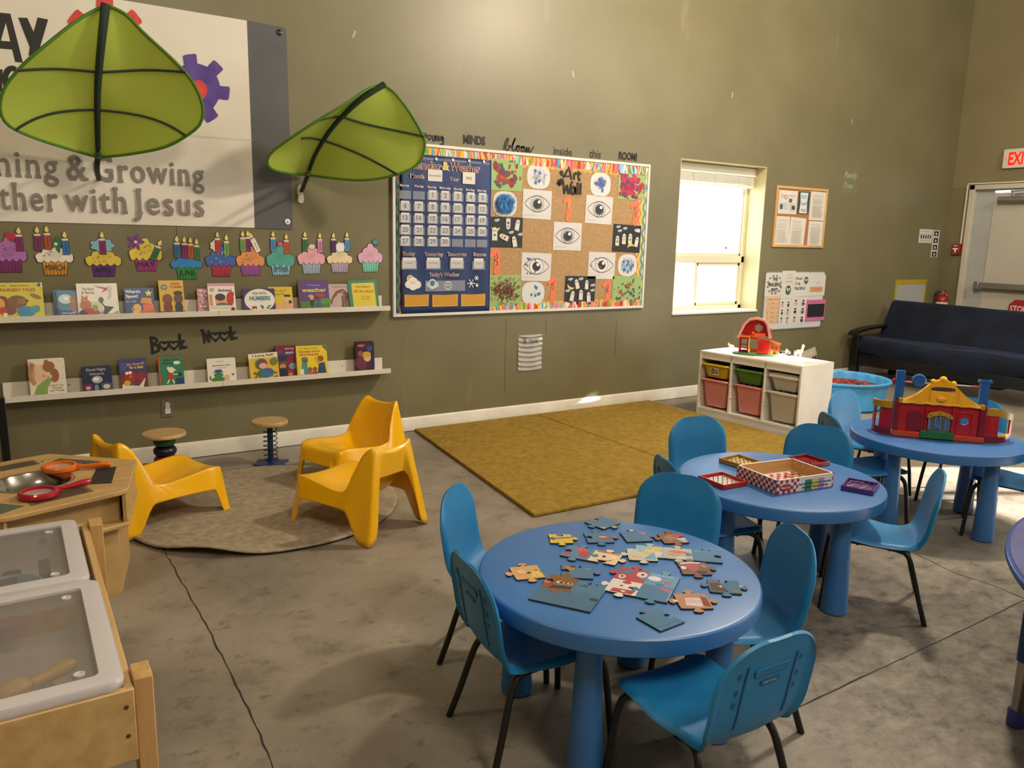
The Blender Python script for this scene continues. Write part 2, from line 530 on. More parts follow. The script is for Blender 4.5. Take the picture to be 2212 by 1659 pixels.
# saw-cut joints and cracks of the slab
mb = MB(M('#2e2b27', 0.9))
def crack(pts, w=0.008, jag=0.005):
    P = spline([gp(u, v)+Vector((0, 0, 0.0006)) for u, v in pts], 10)
    L, R = [], []
    for i, p in enumerate(P):
        t = (P[min(i+1, len(P)-1)]-P[max(i-1, 0)]).normalized(); n = Vector((-t.y, t.x, 0))
        ww = w*random.uniform(0.5, 1.2)/2; o = n*random.uniform(-jag, jag)*0.4
        L.append(p+n*ww+o); R.append(p-n*ww+o)
    k = len(P)
    mb.add(R+L, [(i, i+1, k+i+1, k+i) for i in range(k-1)])
crack([(346, 1175), (385, 1243), (437, 1335), (510, 1480), (592, 1659), (640, 1770)], 0.0065, 0.010)
crack([(1690, 1545), (1900, 1445), (2065, 1368), (2205, 1300), (2290, 1258)], 0.007, 0.003)
crack([(1748, 1125), (1800, 1135), (1960, 1190), (2060, 1236), (2150, 1267), (2300, 1330)], 0.007, 0.003)
crack([(1870, 1045), (2010, 1075), (2180, 1120)], 0.005, 0.004)
struct(mb.build('trim_3'))

# ---------------------------------------------------------------- window of the back wall
wx0, wx1, wz0, wz1 = WIN
CREAM = M('#c6bc8c', 0.5)
wroot = bpy.data.objects.new('window_1', None); COL.objects.link(wroot); wroot['kind'] = 'structure'
wroot.location = ((wx0+wx1)/2, 0.14, wz0)
def wpart(mb, name, **k):
    o = mb.build(name, **k); o.parent = wroot; o.matrix_parent_inverse = Matrix.Translation(wroot.location).inverted(); return o
mb = MB(CREAM)       # jamb lining
mb.box(wx0-0.001, wx0+0.006, -0.002, 0.26, wz0, wz1); mb.box(wx1-0.006, wx1+0.001, -0.002, 0.26, wz0, wz1)
mb.box(wx0, wx1, -0.002, 0.26, wz1-0.006, wz1+0.001)
wpart(mb, 'jamb')
mb = MB(WHITE); mb.box(wx0-0.01, wx1+0.005, -0.018, 0.27, wz0-0.014, wz0+0.006); wpart(mb, 'sill', bevel=0.004)
VIN = M('#ded9bf', 0.35)
zm = wp(1455, 556, 0.22).z       # rail between the fixed pane and the slider
mb = MB(VIN)
fw = 0.045
for (a, b, c, d) in ((wx0, wx0+fw, wz0, wz1), (wx1-fw, wx1, wz0, wz1), (wx0, wx1, wz0, wz0+fw), (wx0, wx1, wz1-fw, wz1), (wx0, wx1, zm-0.05, zm+0.02)):
    mb.box(a, b, 0.20, 0.29, c, d)
wpart(mb, 'frame', bevel=0.005)
mb = MB(VIN)          # upper sash beads
for (a, b, c, d) in ((wx0+fw, wx0+fw+0.02, zm+0.02, wz1-fw), (wx1-fw-0.02, wx1-fw, zm+0.02, wz1-fw), (wx0+fw, wx1-fw, zm+0.02, zm+0.045)):
    mb.box(a, b, 0.22, 0.27, c, d)
wpart(mb, 'glazing_bead', bevel=0.003)
mb = MB(VIN)
xm = wp(1500, 620, 0.23).x
for (a, b, c, d) in ((xm-0.02, xm+0.02, wz0+fw, zm-0.05), (wx1-fw-0.03, wx1-fw, wz0+fw, zm-0.05), (xm, wx1-fw, wz0+fw, wz0+fw+0.03), (xm, wx1-fw, zm-0.08, zm-0.05)):
    mb.box(a, b, 0.215, 0.26, c, d)
wpart(mb, 'sliding_sash', bevel=0.003)
GLASS = clear_mat('window_glass', '#e8f2ff', 0.05, 0.02)
mb = MB(GLASS); mb.box(wx0+fw, wx1-fw, 0.245, 0.248, zm, wz1-fw); mb.box(wx0+fw, wx1-fw, 0.243, 0.246, wz0+fw, zm-0.05)
wpart(mb, 'glass_pane')
mb = MB(M('#9a9a92', 0.6))
p = wp(1568, 535, 0.243); mb.box(p.x-0.02, p.x+0.02, 0.241, 0.2425, p.z-0.015, p.z+0.01); wpart(mb, 'glass_sticker')
# raised slat blind
bl = thing('window_blind', 'white slatted window blind pulled up under the top of the window', 'blind', ((wx0+wx1)/2, 0.15, wz1-0.2))
def local(o, mb, name, **k):
    ob = mb.build(name, **k); ob.parent = o; ob.matrix_parent_inverse = (Matrix.Translation(o.location) @ Matrix.Rotation(o.rotation_euler.z, 4, 'Z')).inverted(); return ob
BL = M('#eeeadb', 0.5)
mb = MB(BL); mb.box(wx0+0.008, wx1-0.008, 0.112, 0.18, wz1-0.095, wz1-0.012); local(bl, mb, 'head_rail', bevel=0.004)
mb = MB(BL)
for i in range(9):
    z = wz1-0.10-i*0.0085; mb.box(wx0+0.015, wx1-0.03, 0.118, 0.172, z-0.0045, z)
local(bl, mb, 'slat_stack')
mb = MB(BL); mb.box(wx0+0.015, wx1-0.03, 0.116, 0.174, wz1-0.20, wz1-0.18); local(bl, mb, 'bottom_rail', bevel=0.004)
mb = MB(M('#cfcaba', 0.7))
for fx in (0.25, 0.5, 0.78):
    x = wx0+(wx1-wx0)*fx; mb.tube([(x, 0.112, wz1-0.1), (x-0.012, 0.108, wz1-0.13), (x+0.008, 0.108, wz1-0.16), (x, 0.112, wz1-0.19)], 0.0022, 6)
local(bl, mb, 'lift_cord')
# ---------------------------------------------------------------- added right-wall glazing, out of view, shaped for the incoming sun and sky light
for i, a in enumerate(ADDED_WINS):
    y0, y1, z0, z1 = a
    r = bpy.data.objects.new('window_%d' % (i+2), None); COL.objects.link(r); r['kind'] = 'structure'
    mb = MB(M('#d8d6d0', 0.4))
    for (p, q, s, t) in ((y0, y0+0.05, z0, z1), (y1-0.05, y1, z0, z1), (y0, y1, z0, z0+0.05), (y0, y1, z1-0.05, z1)):
        mb.box(XR+0.08, XR+0.15, p, q, s, t)
    if i >= 1:
        mb.box(XR+0.09, XR+0.14, (y0+y1)/2-0.03, (y0+y1)/2+0.03, z0, z1)
        for z in (1.2, 2.2): mb.box(XR+0.09, XR+0.14, y0, y1, z-0.03, z+0.03)
    mb.build('frame', r)
    mb = MB(GLASS); mb.box(XR+0.11, XR+0.114, y0+0.05, y1-0.05, z0+0.05, z1-0.05); mb.build('glass_pane', r)
# snow-bright yard outside the window
mb = MB(M('#d9dde0', 0.9)); mb.box(-6, 24, 0.7, 30, -0.4, -0.2); mb.box(10.2, 40, -30, 0.6, -0.4, -0.2); struct(mb.build('ground_outside'))

# ---------------------------------------------------------------- exit door in the right wall
GREYP = noisy('grey_door_paint', '#a7a9a6', '#b3b4b0', 3, 0.5)
FRP = noisy('off_white_frame_paint', '#c3bba9', '#cfc7b6', 3, 0.5)
dr = bpy.data.objects.new('door_1', None); COL.objects.link(dr); dr['kind'] = 'structure'
y0, y1, z0, z1 = DOOR
mb = MB(FRP)
for (a, b, c, d) in ((y1-0.005, y1+0.055, 0, z1+0.05), (y0-0.055, y0+0.005, 0, z1+0.05), (y0-0.055, y1+0.055, z1-0.005, z1+0.05)):
    mb.box(XR-0.02, XR+0.18, a, b, c, d)
mb.build('frame', dr, bevel=0.004)
mb = MB(GREYP)
for (a, b, c, d) in ((y1-0.02, y1, 0, z1), (y0, y0+0.02, 0, z1), (y0, y1, z1-0.02, z1)):
    mb.box(XR+0.02, XR+0.11, a, b, c, d)
mb.build('door_stop', dr)
yd1 = -0.475
mb = MB(GREYP)
mb.box(XR+0.045, XR+0.11, yd1, y1-0.01, 0, z1-0.01)
mb.build('hinge_jamb', dr)
mb = MB(noisy('worn_door_paint', '#b9b3a4', '#c4bfb2', 1.2, 0.5))
mb.box(XR+0.035, XR+0.08, y0+0.03, yd1-0.006, 0.01, z1-0.045)
mb.build('door_leaf', dr, bevel=0.003)
STEEL = M('#9a9894', 0.35, 0.8)
mb = MB(STEEL)
p = rp(2117, 622); zb = rp(2130, 617).z
mb.box(XR-0.05, XR-0.005, y0+0.1, -0.455, zb-0.035, zb+0.035)
mb.box(XR-0.06, XR+0.035, -0.475, -0.415, zb-0.045, zb+0.045)
mb.build('push_bar', dr, bevel=0.008)
mb = MB(M('#8f8d86', 0.45, 0.6))
zc = rp(2160, 432).z
X = Matrix.Translation((XR-0.03, -0.56, zc)) @ Matrix.Rotation(radians(90), 4, 'X')
mb.lathe([(0.034, 0), (0.034, 0.34)], 16, X)
mb.tube([(XR-0.03, -0.76, zc+0.02), (XR-0.06, -0.70, zc+0.09), (XR-0.02, -0.95, zc+0.095)], 0.012, 8)
mb.box(XR-0.05, XR-0.01, -0.78, -0.74, zc+0.01, zc+0.05)
mb.build('door_closer', dr)
# ================================================================== LAMPS HANGING FROM THE CEILING (above the picture; the last pair added as fill)
WARM = emit('warm_lamp', '#ffd9a8', 6.0)
def high_bay(x, y, power, color, size=0.35):
    t = thing('ceiling_lamp', 'unseen round warm ceiling lamp high above the play area', 'lamp', (x, y, HC-0.5), 0, 'ceiling lamps')
    mb = MB(M('#5a5a58', 0.5)); mb.lathe([(0.03, 0.5), (0.03, 0.2), (0.10, 0.18), (0.24, 0.0), (0.235, 0.0), (0.095, 0.17), (0.02, 0.17)], 24); mb.build('lamp_shade', t)
    mb = MB(WARM); mb.lathe([(0.001, 0.04), (0.11, 0.04), (0.11, 0.09), (0.001, 0.09)], 20); mb.build('bulb', t)
    d = bpy.data.lights.new('lamp_light', 'POINT'); d.energy = power; d.color = color; d.shadow_soft_size = size
    o = bpy.data.objects.new('lamp_light', d); COL.objects.link(o); o.parent = t; o.location = (0, 0, -0.2)
high_bay(4.7, -2.7, 260, (1.0, 0.85, 0.66), 0.14)
high_bay(-0.8, -3.0, 42, (1.0, 0.82, 0.6), 0.25)
high_bay(1.4, -6.6, 190, (1.0, 0.88, 0.72), 0.5)  # unseen lamp added as soft room fill
high_bay(7.6, -4.6, 150, (1.0, 0.92, 0.80), 0.4)  # unseen cooler lamp, added to fill the right side

# ================================================================== RUGS
MUST = noisy('mustard_pile', '#9a7c34', '#b59748', 24, 0.95, 0.9, 260, 6, lo=0.3, hi=0.7, spec=0.1)
def rug(name, pts, h, mat, label, cat='rug', group=None, wav=None):
    mb = MB(mat)
    mb.prism(pts, 0.001, h)
    o = mb.build(name, bevel=0.006, seg=2)
    return tag(o, label, cat, group)
rug('mustard_rug', [(2.53, -0.03), (3.650, -0.03), (3.652, -2.075), (2.27, -2.045)], 0.022, MUST, 'mustard yellow pile rug beside the yellow chairs, left of the seam', 'rug')
rug('mustard_rug', [(3.658, -0.03), (4.93, -0.03), (4.94, -2.02), (3.660, -2.06)], 0.022, MUST, 'mustard yellow pile rug in front of the white bin shelf, right of the seam', 'rug')
GREYRUG = noisy('grey_pile', '#a2957f', '#c4b69e', 30, 0.95, 0.9, 300, 6, lo=0.3, hi=0.7, spec=0.1)
# round grey rug with one edge lifted in a wave
mb = MB(GREYRUG)
RC = Vector((1.09, -1.16))
RG = 0.715
def rugpt(a, k):
    r = RG*k
    lift = 0.0
    d = (a-radians(232)+pi) % (2*pi)-pi
    if abs(d) < 0.85: lift = 0.035*cos(d/0.85*pi/2)**2*(0.5+0.5*cos(d*7))*max(0, (k-0.72)/0.28)**1.5
    return (RC.x+r*cos(a), RC.y+r*sin(a), 0.010+lift)
nA = 96; rings = [0.0, 0.3, 0.5, 0.65, 0.75, 0.82, 0.88, 0.93, 0.97, 1.0]
mb.add([rugpt(2*pi*j/nA, k) for k in rings for j in range(nA)], [(i*nA+j, i*nA+(j+1) % nA, (i+1)*nA+(j+1) % nA, (i+1)*nA+j) for i in range(len(rings)-1) for j in range(nA)][::1])
o = mb.build('round_rug', solid=0.0085, soff=-1)
tag(o, 'round grey pile rug with a curled wavy edge under the yellow chairs', 'rug')
# yellow... black mat in front of the exit door, seen under the futon
mb = MB(noisy('black_mat_rubber', '#141414', '#1e1d1c', 20, 0.8))
mb.box(8.80, 9.66, -1.27, -0.05, 0.001, 0.012)
tag(mb.build('door_mat', bevel=0.003), 'black mat on the floor at the exit door, seen under the futon', 'mat')

# ================================================================== BLUE CHILDREN'S TABLES
TBLUE = noisy('blue_table_plastic', '#2765a9', '#306fb2', 3, 0.42, 0.03, 60, spec=0.85)
BLUE_T = [(1.4966, -3.6153), (2.7295, -3.2283), (4.1388, -3.1250)]
def make_table(label, loc, rz):
    t = thing('round_table', label, 'table', (loc[0], loc[1], 0), rz, None)
    mb = MB(TBLUE)
    R = 0.425
    prof = [(0.001, 0.430), (R-0.03, 0.430), (R-0.028, 0.427), (R-0.005, 0.427), (R-0.001, 0.431), (R, 0.468), (R-0.002, 0.475), (R-0.006, 0.479), (R-0.012, 0.4805), (0.20, 0.4805), (0.001, 0.4805)]
    mb.lathe(prof, 96); mb.build('tabletop', t, angle=28)
    for k in range(4):
        a = pi/4+k*pi/2
        mb = MB(TBLUE)
        mb.lathe([(0.044, 0.0), (0.050, 0.006), (0.051, 0.02), (0.045, 0.16), (0.038, 0.32), (0.034, 0.428)], 28)
        mb.build('leg', t, loc=(0.318*cos(a), 0.318*sin(a), 0))
    return t
T1 = make_table('round blue table nearest the camera, covered in scattered puzzle pieces', BLUE_T[0], radians(-8))
T2 = dup(T1, (BLUE_T[1][0], BLUE_T[1][1], 0), radians(-45), 'round blue table in the middle with a checked wooden box and geoboards')
T3 = dup(T1, (BLUE_T[2][0], BLUE_T[2][1], 0), radians(39), 'round blue table at the right holding the red and yellow circus toy')

# ================================================================== BLUE STACKING CHAIRS
CBLUE = noisy('blue_chair_plastic', '#1a72ac', '#2280b8', 4, 0.42, 0.12, 420, spec=0.5)
BLACKM = M('#15130f', 0.38, 0.0, 0.5)
PROF = spline([(0.175, 0.290), (0.160, 0.312), (0.10, 0.312), (0.02, 0.302), (-0.06, 0.296), (-0.125, 0.300), (-0.165, 0.322), (-0.185, 0.370), (-0.196, 0.430), (-0.208, 0.500), (-0.222, 0.560), (-0.229, 0.590)], 6)
_L = [0.0]
for i in range(1, len(PROF)): _L.append(_L[-1]+((PROF[i][0]-PROF[i-1][0])**2+(PROF[i][1]-PROF[i-1][1])**2)**0.5) if False else _L.append(_L[-1]+(Vector((PROF[i].x, PROF[i].y))-Vector((PROF[i-1].x, PROF[i-1].y))).length)
PROF = [(p.x, p.y) for p in [Vector((q[0], q[1])) for q in PROF]]
LT = _L[-1]
def prof_at(s):
    s = max(0.0, min(LT, s))
    for i in range(1, len(_L)):
        if s <= _L[i]+1e-9:
            k = (s-_L[i-1])/max(1e-9, _L[i]-_L[i-1])
            a, b = PROF[i-1], PROF[i]
            return (a[0]+(b[0]-a[0])*k, a[1]+(b[1]-a[1])*k), (b[0]-a[0], b[1]-a[1])
    return PROF[-1], (0, 1)
def half_w(s):
    u = s/LT
    w = 0.158+0.010*sin(pi*min(1, max(0, (u-0.45)/0.55)))  # a little wider at mid back
    if 0.3 < u < 0.62: w -= 0.016*sin(pi*(u-0.3)/0.32)
    c = 0.055
    if s < c: w *= (1-((c-s)/c)**2.6*0.42)
    ct = 0.115
    if s > LT-ct:
        d_ = max(0.0, LT-s); rc = 0.116
        if d_ < rc: w += -rc+sqrt(max(0.0, rc*rc-(rc-d_)**2))
    return w
def shell_pt(s, t):
    """t in -1..1 across"""
    (y, z), (dy, dz) = prof_at(s)
    l = sqrt(dy*dy+dz*dz) or 1
    ny, nz = dz/l, -dy/l          # normal to the sitter's side: up on the seat, forward on the back
    if s < LT*0.5 and nz < 0: ny, nz = -ny, -nz
    u = s/LT
    w = half_w(s)
    w0 = 0.16; tx = w*t/w0
    dish = 0.016*tx*tx*(1.0 if u > 0.55 else 0.6)
    rim = -0.016*max(0.0, (abs(t)-0.86)/0.14)**2*min(1, (LT-s)/0.10)
    return (w*t, y+ny*(dish+rim), z+nz*(dish+rim))
# normals: seat up = (-dz?,..) handled through sign fix below
def _fixnorm():
    pass
def make_chair():
    t = thing('stacking_chair', 'x', 'chair', (0, 0, 0), 0, None)
    mb = MB(CBLUE)
    nu, nv = 64, 24
    def fn(u, v):
        # denser sampling near the top so the corners stay round
        s = LT*(1-(1-u)**1.35)
        tt = sin((v*2-1)*pi/2)
        return shell_pt(s, tt)
    mb.grid(fn, nu, nv)
    o = mb.build('seat_shell', t, solid=0.009, soff=-1, angle=70)
    es = o.modifiers.new('crease', 'EDGE_SPLIT'); es.split_angle = radians(45); es.use_edge_sharp = False
    # frame: two bent steel tubes, each one front leg, side rail and rear leg
    for sx in (-1, 1):
        fl_ = spline([(sx*0.165, 0.178, 0.0), (sx*0.150, 0.165, 0.16), (sx*0.139, 0.155, 0.245), (sx*0.130, 0.135, 0.278)], 6)
        rail = spline([(sx*0.130, 0.135, 0.278), (sx*0.124, 0.10, 0.289), (sx*0.118, 0.02, 0.286), (sx*0.118, -0.07, 0.280), (sx*0.122, -0.115, 0.272)], 6)
        rl = spline([(sx*0.122, -0.115, 0.272), (sx*0.130, -0.140, 0.235), (sx*0.150, -0.178, 0.10), (sx*0.166, -0.208, 0.0)], 6)
        mb = MB(BLACKM); mb.tube(fl_, 0.0105, 10); mb.build('leg', t)
        mb = MB(BLACKM); mb.tube(rl, 0.0105, 10); mb.build('leg', t)
        mb = MB(BLACKM); mb.tube(rail, 0.0105, 10); mb.build('side_rail', t)
    mb = MB(BLACKM)
    mb.tube([(-0.12, 0.06, 0.281), (0.12, 0.06, 0.281)], 0.008, 8); mb.tube([(-0.12, -0.06, 0.276), (0.12, -0.06, 0.276)], 0.008, 8)
    mb.build('cross_bar', t)
    # moulded grip slot and ribs of the rear face
    GR = M('#1b6ea6', 0.5); DK = M('#14527e', 0.6)
    def back_frame(s):
        p, d = prof_at(s)
        l = sqrt(d[0]**2+d[1]**2)
        ty, tz = d[0]/l, d[1]/l
        # local x -> -x (seen from behind), local y -> up the back, normal -> rearwards
        nrm = Vector((0, -tz, ty))
        X = Matrix(((-1, 0, 0, 0), (0, ty, nrm.y, 0), (0, tz, nrm.z, 0), (0, 0, 0, 1)))
        return Matrix.Translation(Vector((0, p[0], p[1]))+nrm*0.0098) @ X
    mb = MB(GR)
    X = back_frame(LT-0.085)
    mb.prism(rrect(0.115, 0.022, 0.010, 4), -0.002, 0.0015, X)
    mb.build('grip_slot', t, bevel=0.001)
    mb = MB(DK)
    X = back_frame(LT-0.118)
    mb.prism(rrect(0.062, 0.014, 0.004, 3), -0.002, 0.001, X)
    a = Art(mb, X @ Matrix.Translation((0, 0, 0.001)), 0.0004)
    a.text('LIFETIME', 0, -0.0032, 0.0065, '#9fb6c4', w=0.046, bold=0.02)
    mb.build('logo_plate', t)
    for sx in (-1, 1):
        for ds in (0.085, 0.13, 0.165):
            mb = MB(DK); mb.prism(ellipse(sx*0.098, 0, 0.007, 0.009, 10), -0.0125, -0.0062, back_frame(LT-ds)); mb.build('moulded_dimple', t)
    for sx in (-1, 1):
        pts = []
        for k in range(9):
            s = LT-0.06-0.022*k
            X = back_frame(s); pts.append(X @ Vector((sx*0.080, 0, -0.0055)))
        mb = MB(DK); mb.tube(pts, 0.004, 6); mb.build('moulded_rib', t)
    return t
CH = make_chair()
def CF_(i, x, y, a, label, g=None):
    global _first
    rz = a-pi/2
    if i == 0:
        CH.location = (x, y, 0); CH.rotation_euler = (0, 0, rz); CH['label'] = label
        return CH
    return dup(CH, (x, y, 0), rz, label)
G = 'x'
chairs = [
 (1.235, -3.562, -0.12, 'blue stacking chair at the left front of the puzzle table, rear face showing'),
 (1.423, -3.135, -0.852, 'leftmost blue stacking chair, behind the puzzle table near the mustard rug corner'),
 (1.931, -3.358, -2.608, 'blue stacking chair at the far right of the puzzle table, plain front showing'),
 (1.825, -3.755, 2.66, 'blue stacking chair pulled up to the right side of the puzzle table, seen side-on'),
 (1.425, -4.045, 1.52, 'blue stacking chair nearest the camera, logo plate on its rear face'),
 (2.866, -2.757, -1.852, 'blue stacking chair behind the middle table, standing in front of the mustard rug'),
 (2.447, -3.119, -0.371, 'blue stacking chair at the left side of the middle table, rear face showing'),
 (3.150, -3.056, -2.752, 'blue stacking chair at the far right of the middle table, next to the red geoboard'),
 (2.952, -3.543, 2.188, 'blue stacking chair at the right front of the middle table, black legs clear'),
 (3.821, -2.934, -0.541, 'blue stacking chair left of the circus toy, grip slot of its back showing'),
 (4.306, -2.661, -1.55, 'blue stacking chair behind the circus toy table, in front of the paddling pool'),
 (4.62, -3.03, -2.92, 'blue stacking chair behind the right end of the circus toy'),
 (4.30, -3.44, 2.02, 'blue stacking chair right of the circus toy table, cut by the picture edge'),
]
for i, c in enumerate(chairs): CF_(i, *c)

# ================================================================== YELLOW LOUNGE CHAIRS (one-piece moulded)
YEL = M('#f2b705', 0.26, 0.0, 0.5, 0.0, 0.25)
def make_lounge():
    # centre line of the sitting surface (y forward, z): front lip, seat dip, back top
    cl = spline([(0.285, 0.205), (0.262, 0.238), (0.20, 0.236), (0.08, 0.205), (-0.03, 0.180), (-0.105, 0.190), (-0.150, 0.255), (-0.185, 0.345), (-0.215, 0.430), (-0.235, 0.452), (-0.250, 0.440)], 6)
    hw = spline([(0, 0.150), (0.1, 0.172), (0.2, 0.182), (0.4, 0.186), (0.5, 0.186), (0.62, 0.176), (0.75, 0.155), (0.88, 0.137), (0.95, 0.130), (1.0, 0.124)], 6)
    def W(u):
        for i in range(1, len(hw)):
            if u <= hw[i].x+1e-9:
                k = (u-hw[i-1].x)/max(1e-9, hw[i].x-hw[i-1].x); return hw[i-1].y+(hw[i].y-hw[i-1].y)*k
        return hw[-1].y
    K = len(cl)
    def C(u):
        f = u*(K-1); i = min(int(f), K-2); k = f-i
        return cl[i].lerp(cl[i+1], k)
    # height of the side edge above the centre line
    def edge_up(u):
        return 0.012+0.050*max(0, sin(pi*min(1, max(0, (u-0.12)/0.83))))**1.2
    def surf(u, v):
        t_ = 2*v-1
        c = C(u); w = W(u)
        e = edge_up(u)
        k = abs(t_)**2.4
        # on the back the edge comes forward, on the seat it rises
        ba = min(1, max(0, (u-0.48)/0.2))
        tp = min(1, max(0, (u-0.78)/0.2)); tp = tp*tp*(3-2*tp); fr = max(0, 1-u/0.22)
        return (w*t_, c.x+e*k*ba*0.9, c.y+e*k*(1-ba*0.85)+(0.034*tp+0.016*fr*fr)*abs(t_)**2.2-0.010*tp)
    mb = MB(YEL)
    nu, nv = 60, 28
    # rim loops ------------------------------------------------------------
    verts = [surf(i/nu, j/nv) for i in range(nu+1) for j in range(nv+1)]
    fs = [(i*(nv+1)+j, (i+1)*(nv+1)+j, (i+1)*(nv+1)+j+1, i*(nv+1)+j+1) for i in range(nu) for j in range(nv)]
    mb.add(verts, fs)
    # skirt: perimeter of the sitting surface dropping to feet and arches
    per = [surf(0, j/nv) for j in range(nv+1)]                      # front, -x to +x
    per += [surf(i/nu, 1) for i in range(1, nu+1)]                  # +x side to the back
    per += [surf(1, 1-j/nv) for j in range(1, nv+1)]                # back top, +x to -x
    per += [surf(1-i/nu, 0) for i in range(1, nu)]                  # -x side to the front
    n = len(per)
    FX, FYf, FYb, RX = 0.205, 0.300, -0.285, 0.220
    def sm(a): a = max(0, min(1, a)); return a*a*(3-2*a)
    low = []
    for idx in range(n):
        p = per[idx]
        if idx <= nv:                                   # front apron
            k = idx/nv*2-1
            x = FX*k*1.0; y = FYf+0.004*(1-k*k)
            z = 0.160*(1-sm((abs(k)-0.66)/0.27))
            if abs(k) > 0.86: x = FX*(1 if k > 0 else -1)*(0.80+0.20*(abs(k)-0.86)/0.14)
            else: x = FX*k*0.93
        elif idx <= nv+nu:                              # right side, u: 0 front -> 1 back top
            u = (idx-nv)/nu
            yb = FYf+(FYb-FYf)*u
            x = FX+(RX-FX)*u
            f_ = sm((0.155-u)/0.105); b_ = sm((u-0.70)/0.185)
            z = (0.135+0.02*sin(pi*u))*(1-f_)*(1-b_)
            y = yb
        elif idx <= 2*nv+nu:                            # back panel
            k = 1-(idx-nv-nu)/nv*2
            x = RX*k
            z = 0.305*(1-sm((abs(k)-0.50)/0.40))**0.8
            y = FYb+0.055*(1-sm((abs(k)-0.5)/0.34))
            if abs(k) <= 0.86: x = RX*k*0.86
            else: x = RX*(1 if k > 0 else -1)*(0.74+0.26*(abs(k)-0.86)/0.14)
        else:                                           # left side back -> front
            u = 1-(idx-2*nv-nu)/nu
            yb = FYf+(FYb-FYf)*u
            x = -(FX+(RX-FX)*u)
            f_ = sm((0.155-u)/0.105); b_ = sm((u-0.70)/0.185)
            z = (0.135+0.02*sin(pi*u))*(1-f_)*(1-b_)
            y = yb
        low.append((x, y, z))
    m_ = 14
    sv = []
    for q in range(m_+1):
        k = q/m_
        for idx in range(n):
            a, b = Vector(per[idx]), Vector(low[idx])
            # follow the rim curl first, then run down straight
            c = a.lerp(b, k)
            sv.append(c)
    # the points of each skirt column sit on the line from rim to foot, at the column's own foot line
    sf = [(q*n+i, (q+1)*n+i, (q+1)*n+(i+1) % n, q*n+(i+1) % n) for q in range(m_) for i in range(n)]
    mb.add(sv, sf)
    o = mb.build('lounge_chair', angle=180); tag(o, 'x', 'chair')
    # weld rim so it shades as one skin, then give it wall thickness
    bm = bmesh.new(); bm.from_mesh(o.data); bmesh.ops.remove_doubles(bm, verts=bm.verts, dist=0.0006)
    bmesh.ops.recalc_face_normals(bm, faces=bm.faces); 
    for f in bm.faces: f.smooth = True
    bm.to_mesh(o.data); bm.free()
    sm_ = o.modifiers.new('relax', 'SMOOTH'); sm_.iterations = 3; sm_.factor = 0.4
    d = o.modifiers.new('thick', 'SOLIDIFY'); d.thickness = 0.006; d.offset = -1
    return o
LOUNGE = make_lounge()
LOUNGE.location = (1.43, -1.67, 0); LOUNGE.rotation_euler = (0, 0, radians(112.7-90))
LOUNGE['label'] = 'yellow plastic lounge chair in front, its arched back panel turned to the camera'
dup(LOUNGE, (1.70, -0.93, 0), atan2(-0.36, -0.93)-pi/2, 'yellow plastic lounge chair nearest the wall, its open seat facing the spring stool')
dup(LOUNGE, (0.552, -1.08, 0), atan2(0.333, 0.94)-pi/2, 'yellow plastic lounge chair at the left, half behind the hexagonal play table')
# ================================================================== WHITE BIN SHELF
LAM = noisy('white_laminate', '#e4dfd6', '#ece8e0', 5, 0.35)
SHZ = -1.49406
sh = thing('bin_shelf', 'low white shelf unit holding six plastic bins under the window', 'shelf', (4.9774, -0.5851, 0), SHZ)
SW, SD, SH, PT = 0.99, 0.44, 0.56, 0.018
for x in (0, SW-PT):
    mb = MB(LAM); mb.box(x, x+PT, 0, SD, 0, SH-PT); mb.build('side_panel', sh, bevel=0.002)
XD = [PT, SW/3, SW*2/3, SW-PT]
for x in XD[1:3]:
    mb = MB(LAM); mb.box(x-PT/2, x+PT/2, 0.004, SD-0.01, 0.07, SH-PT); mb.build('divider', sh, bevel=0.002)
mb = MB(LAM); mb.box(0, SW, 0, SD, SH-PT, SH); mb.build('top_panel', sh, bevel=0.002)
mb = MB(LAM); mb.box(PT, SW-PT, 0.002, SD, 0.052, 0.070); mb.build('bottom_panel', sh, bevel=0.001)
mb = MB(LAM); mb.box(PT, SW-PT, 0.004, 0.02, 0.0, 0.052); mb.build('plinth', sh)
mb = MB(LAM); mb.box(PT, SW-PT, 0.004, 0.02, 0.495, SH-PT); mb.build('top_rail', sh)
mb = MB(LAM); mb.box(PT, SW-PT, SD-0.012, SD-0.004, 0.07, SH-PT); mb.build('back_panel', sh)
RUNZ = (0.455, 0.325, 0.215)
for i in range(3):
    for z in RUNZ:
        for x, s in ((XD[i]+(PT/2 if i else 0), 1), (XD[i+1]-(PT/2 if i < 2 else 0), -1)):
            mb = MB(LAM); mb.box(min(x, x+s*0.009), max(x, x+s*0.009), 0.01, SD-0.03, z-0.018, z-0.010); mb.build('bin_runner', sh)
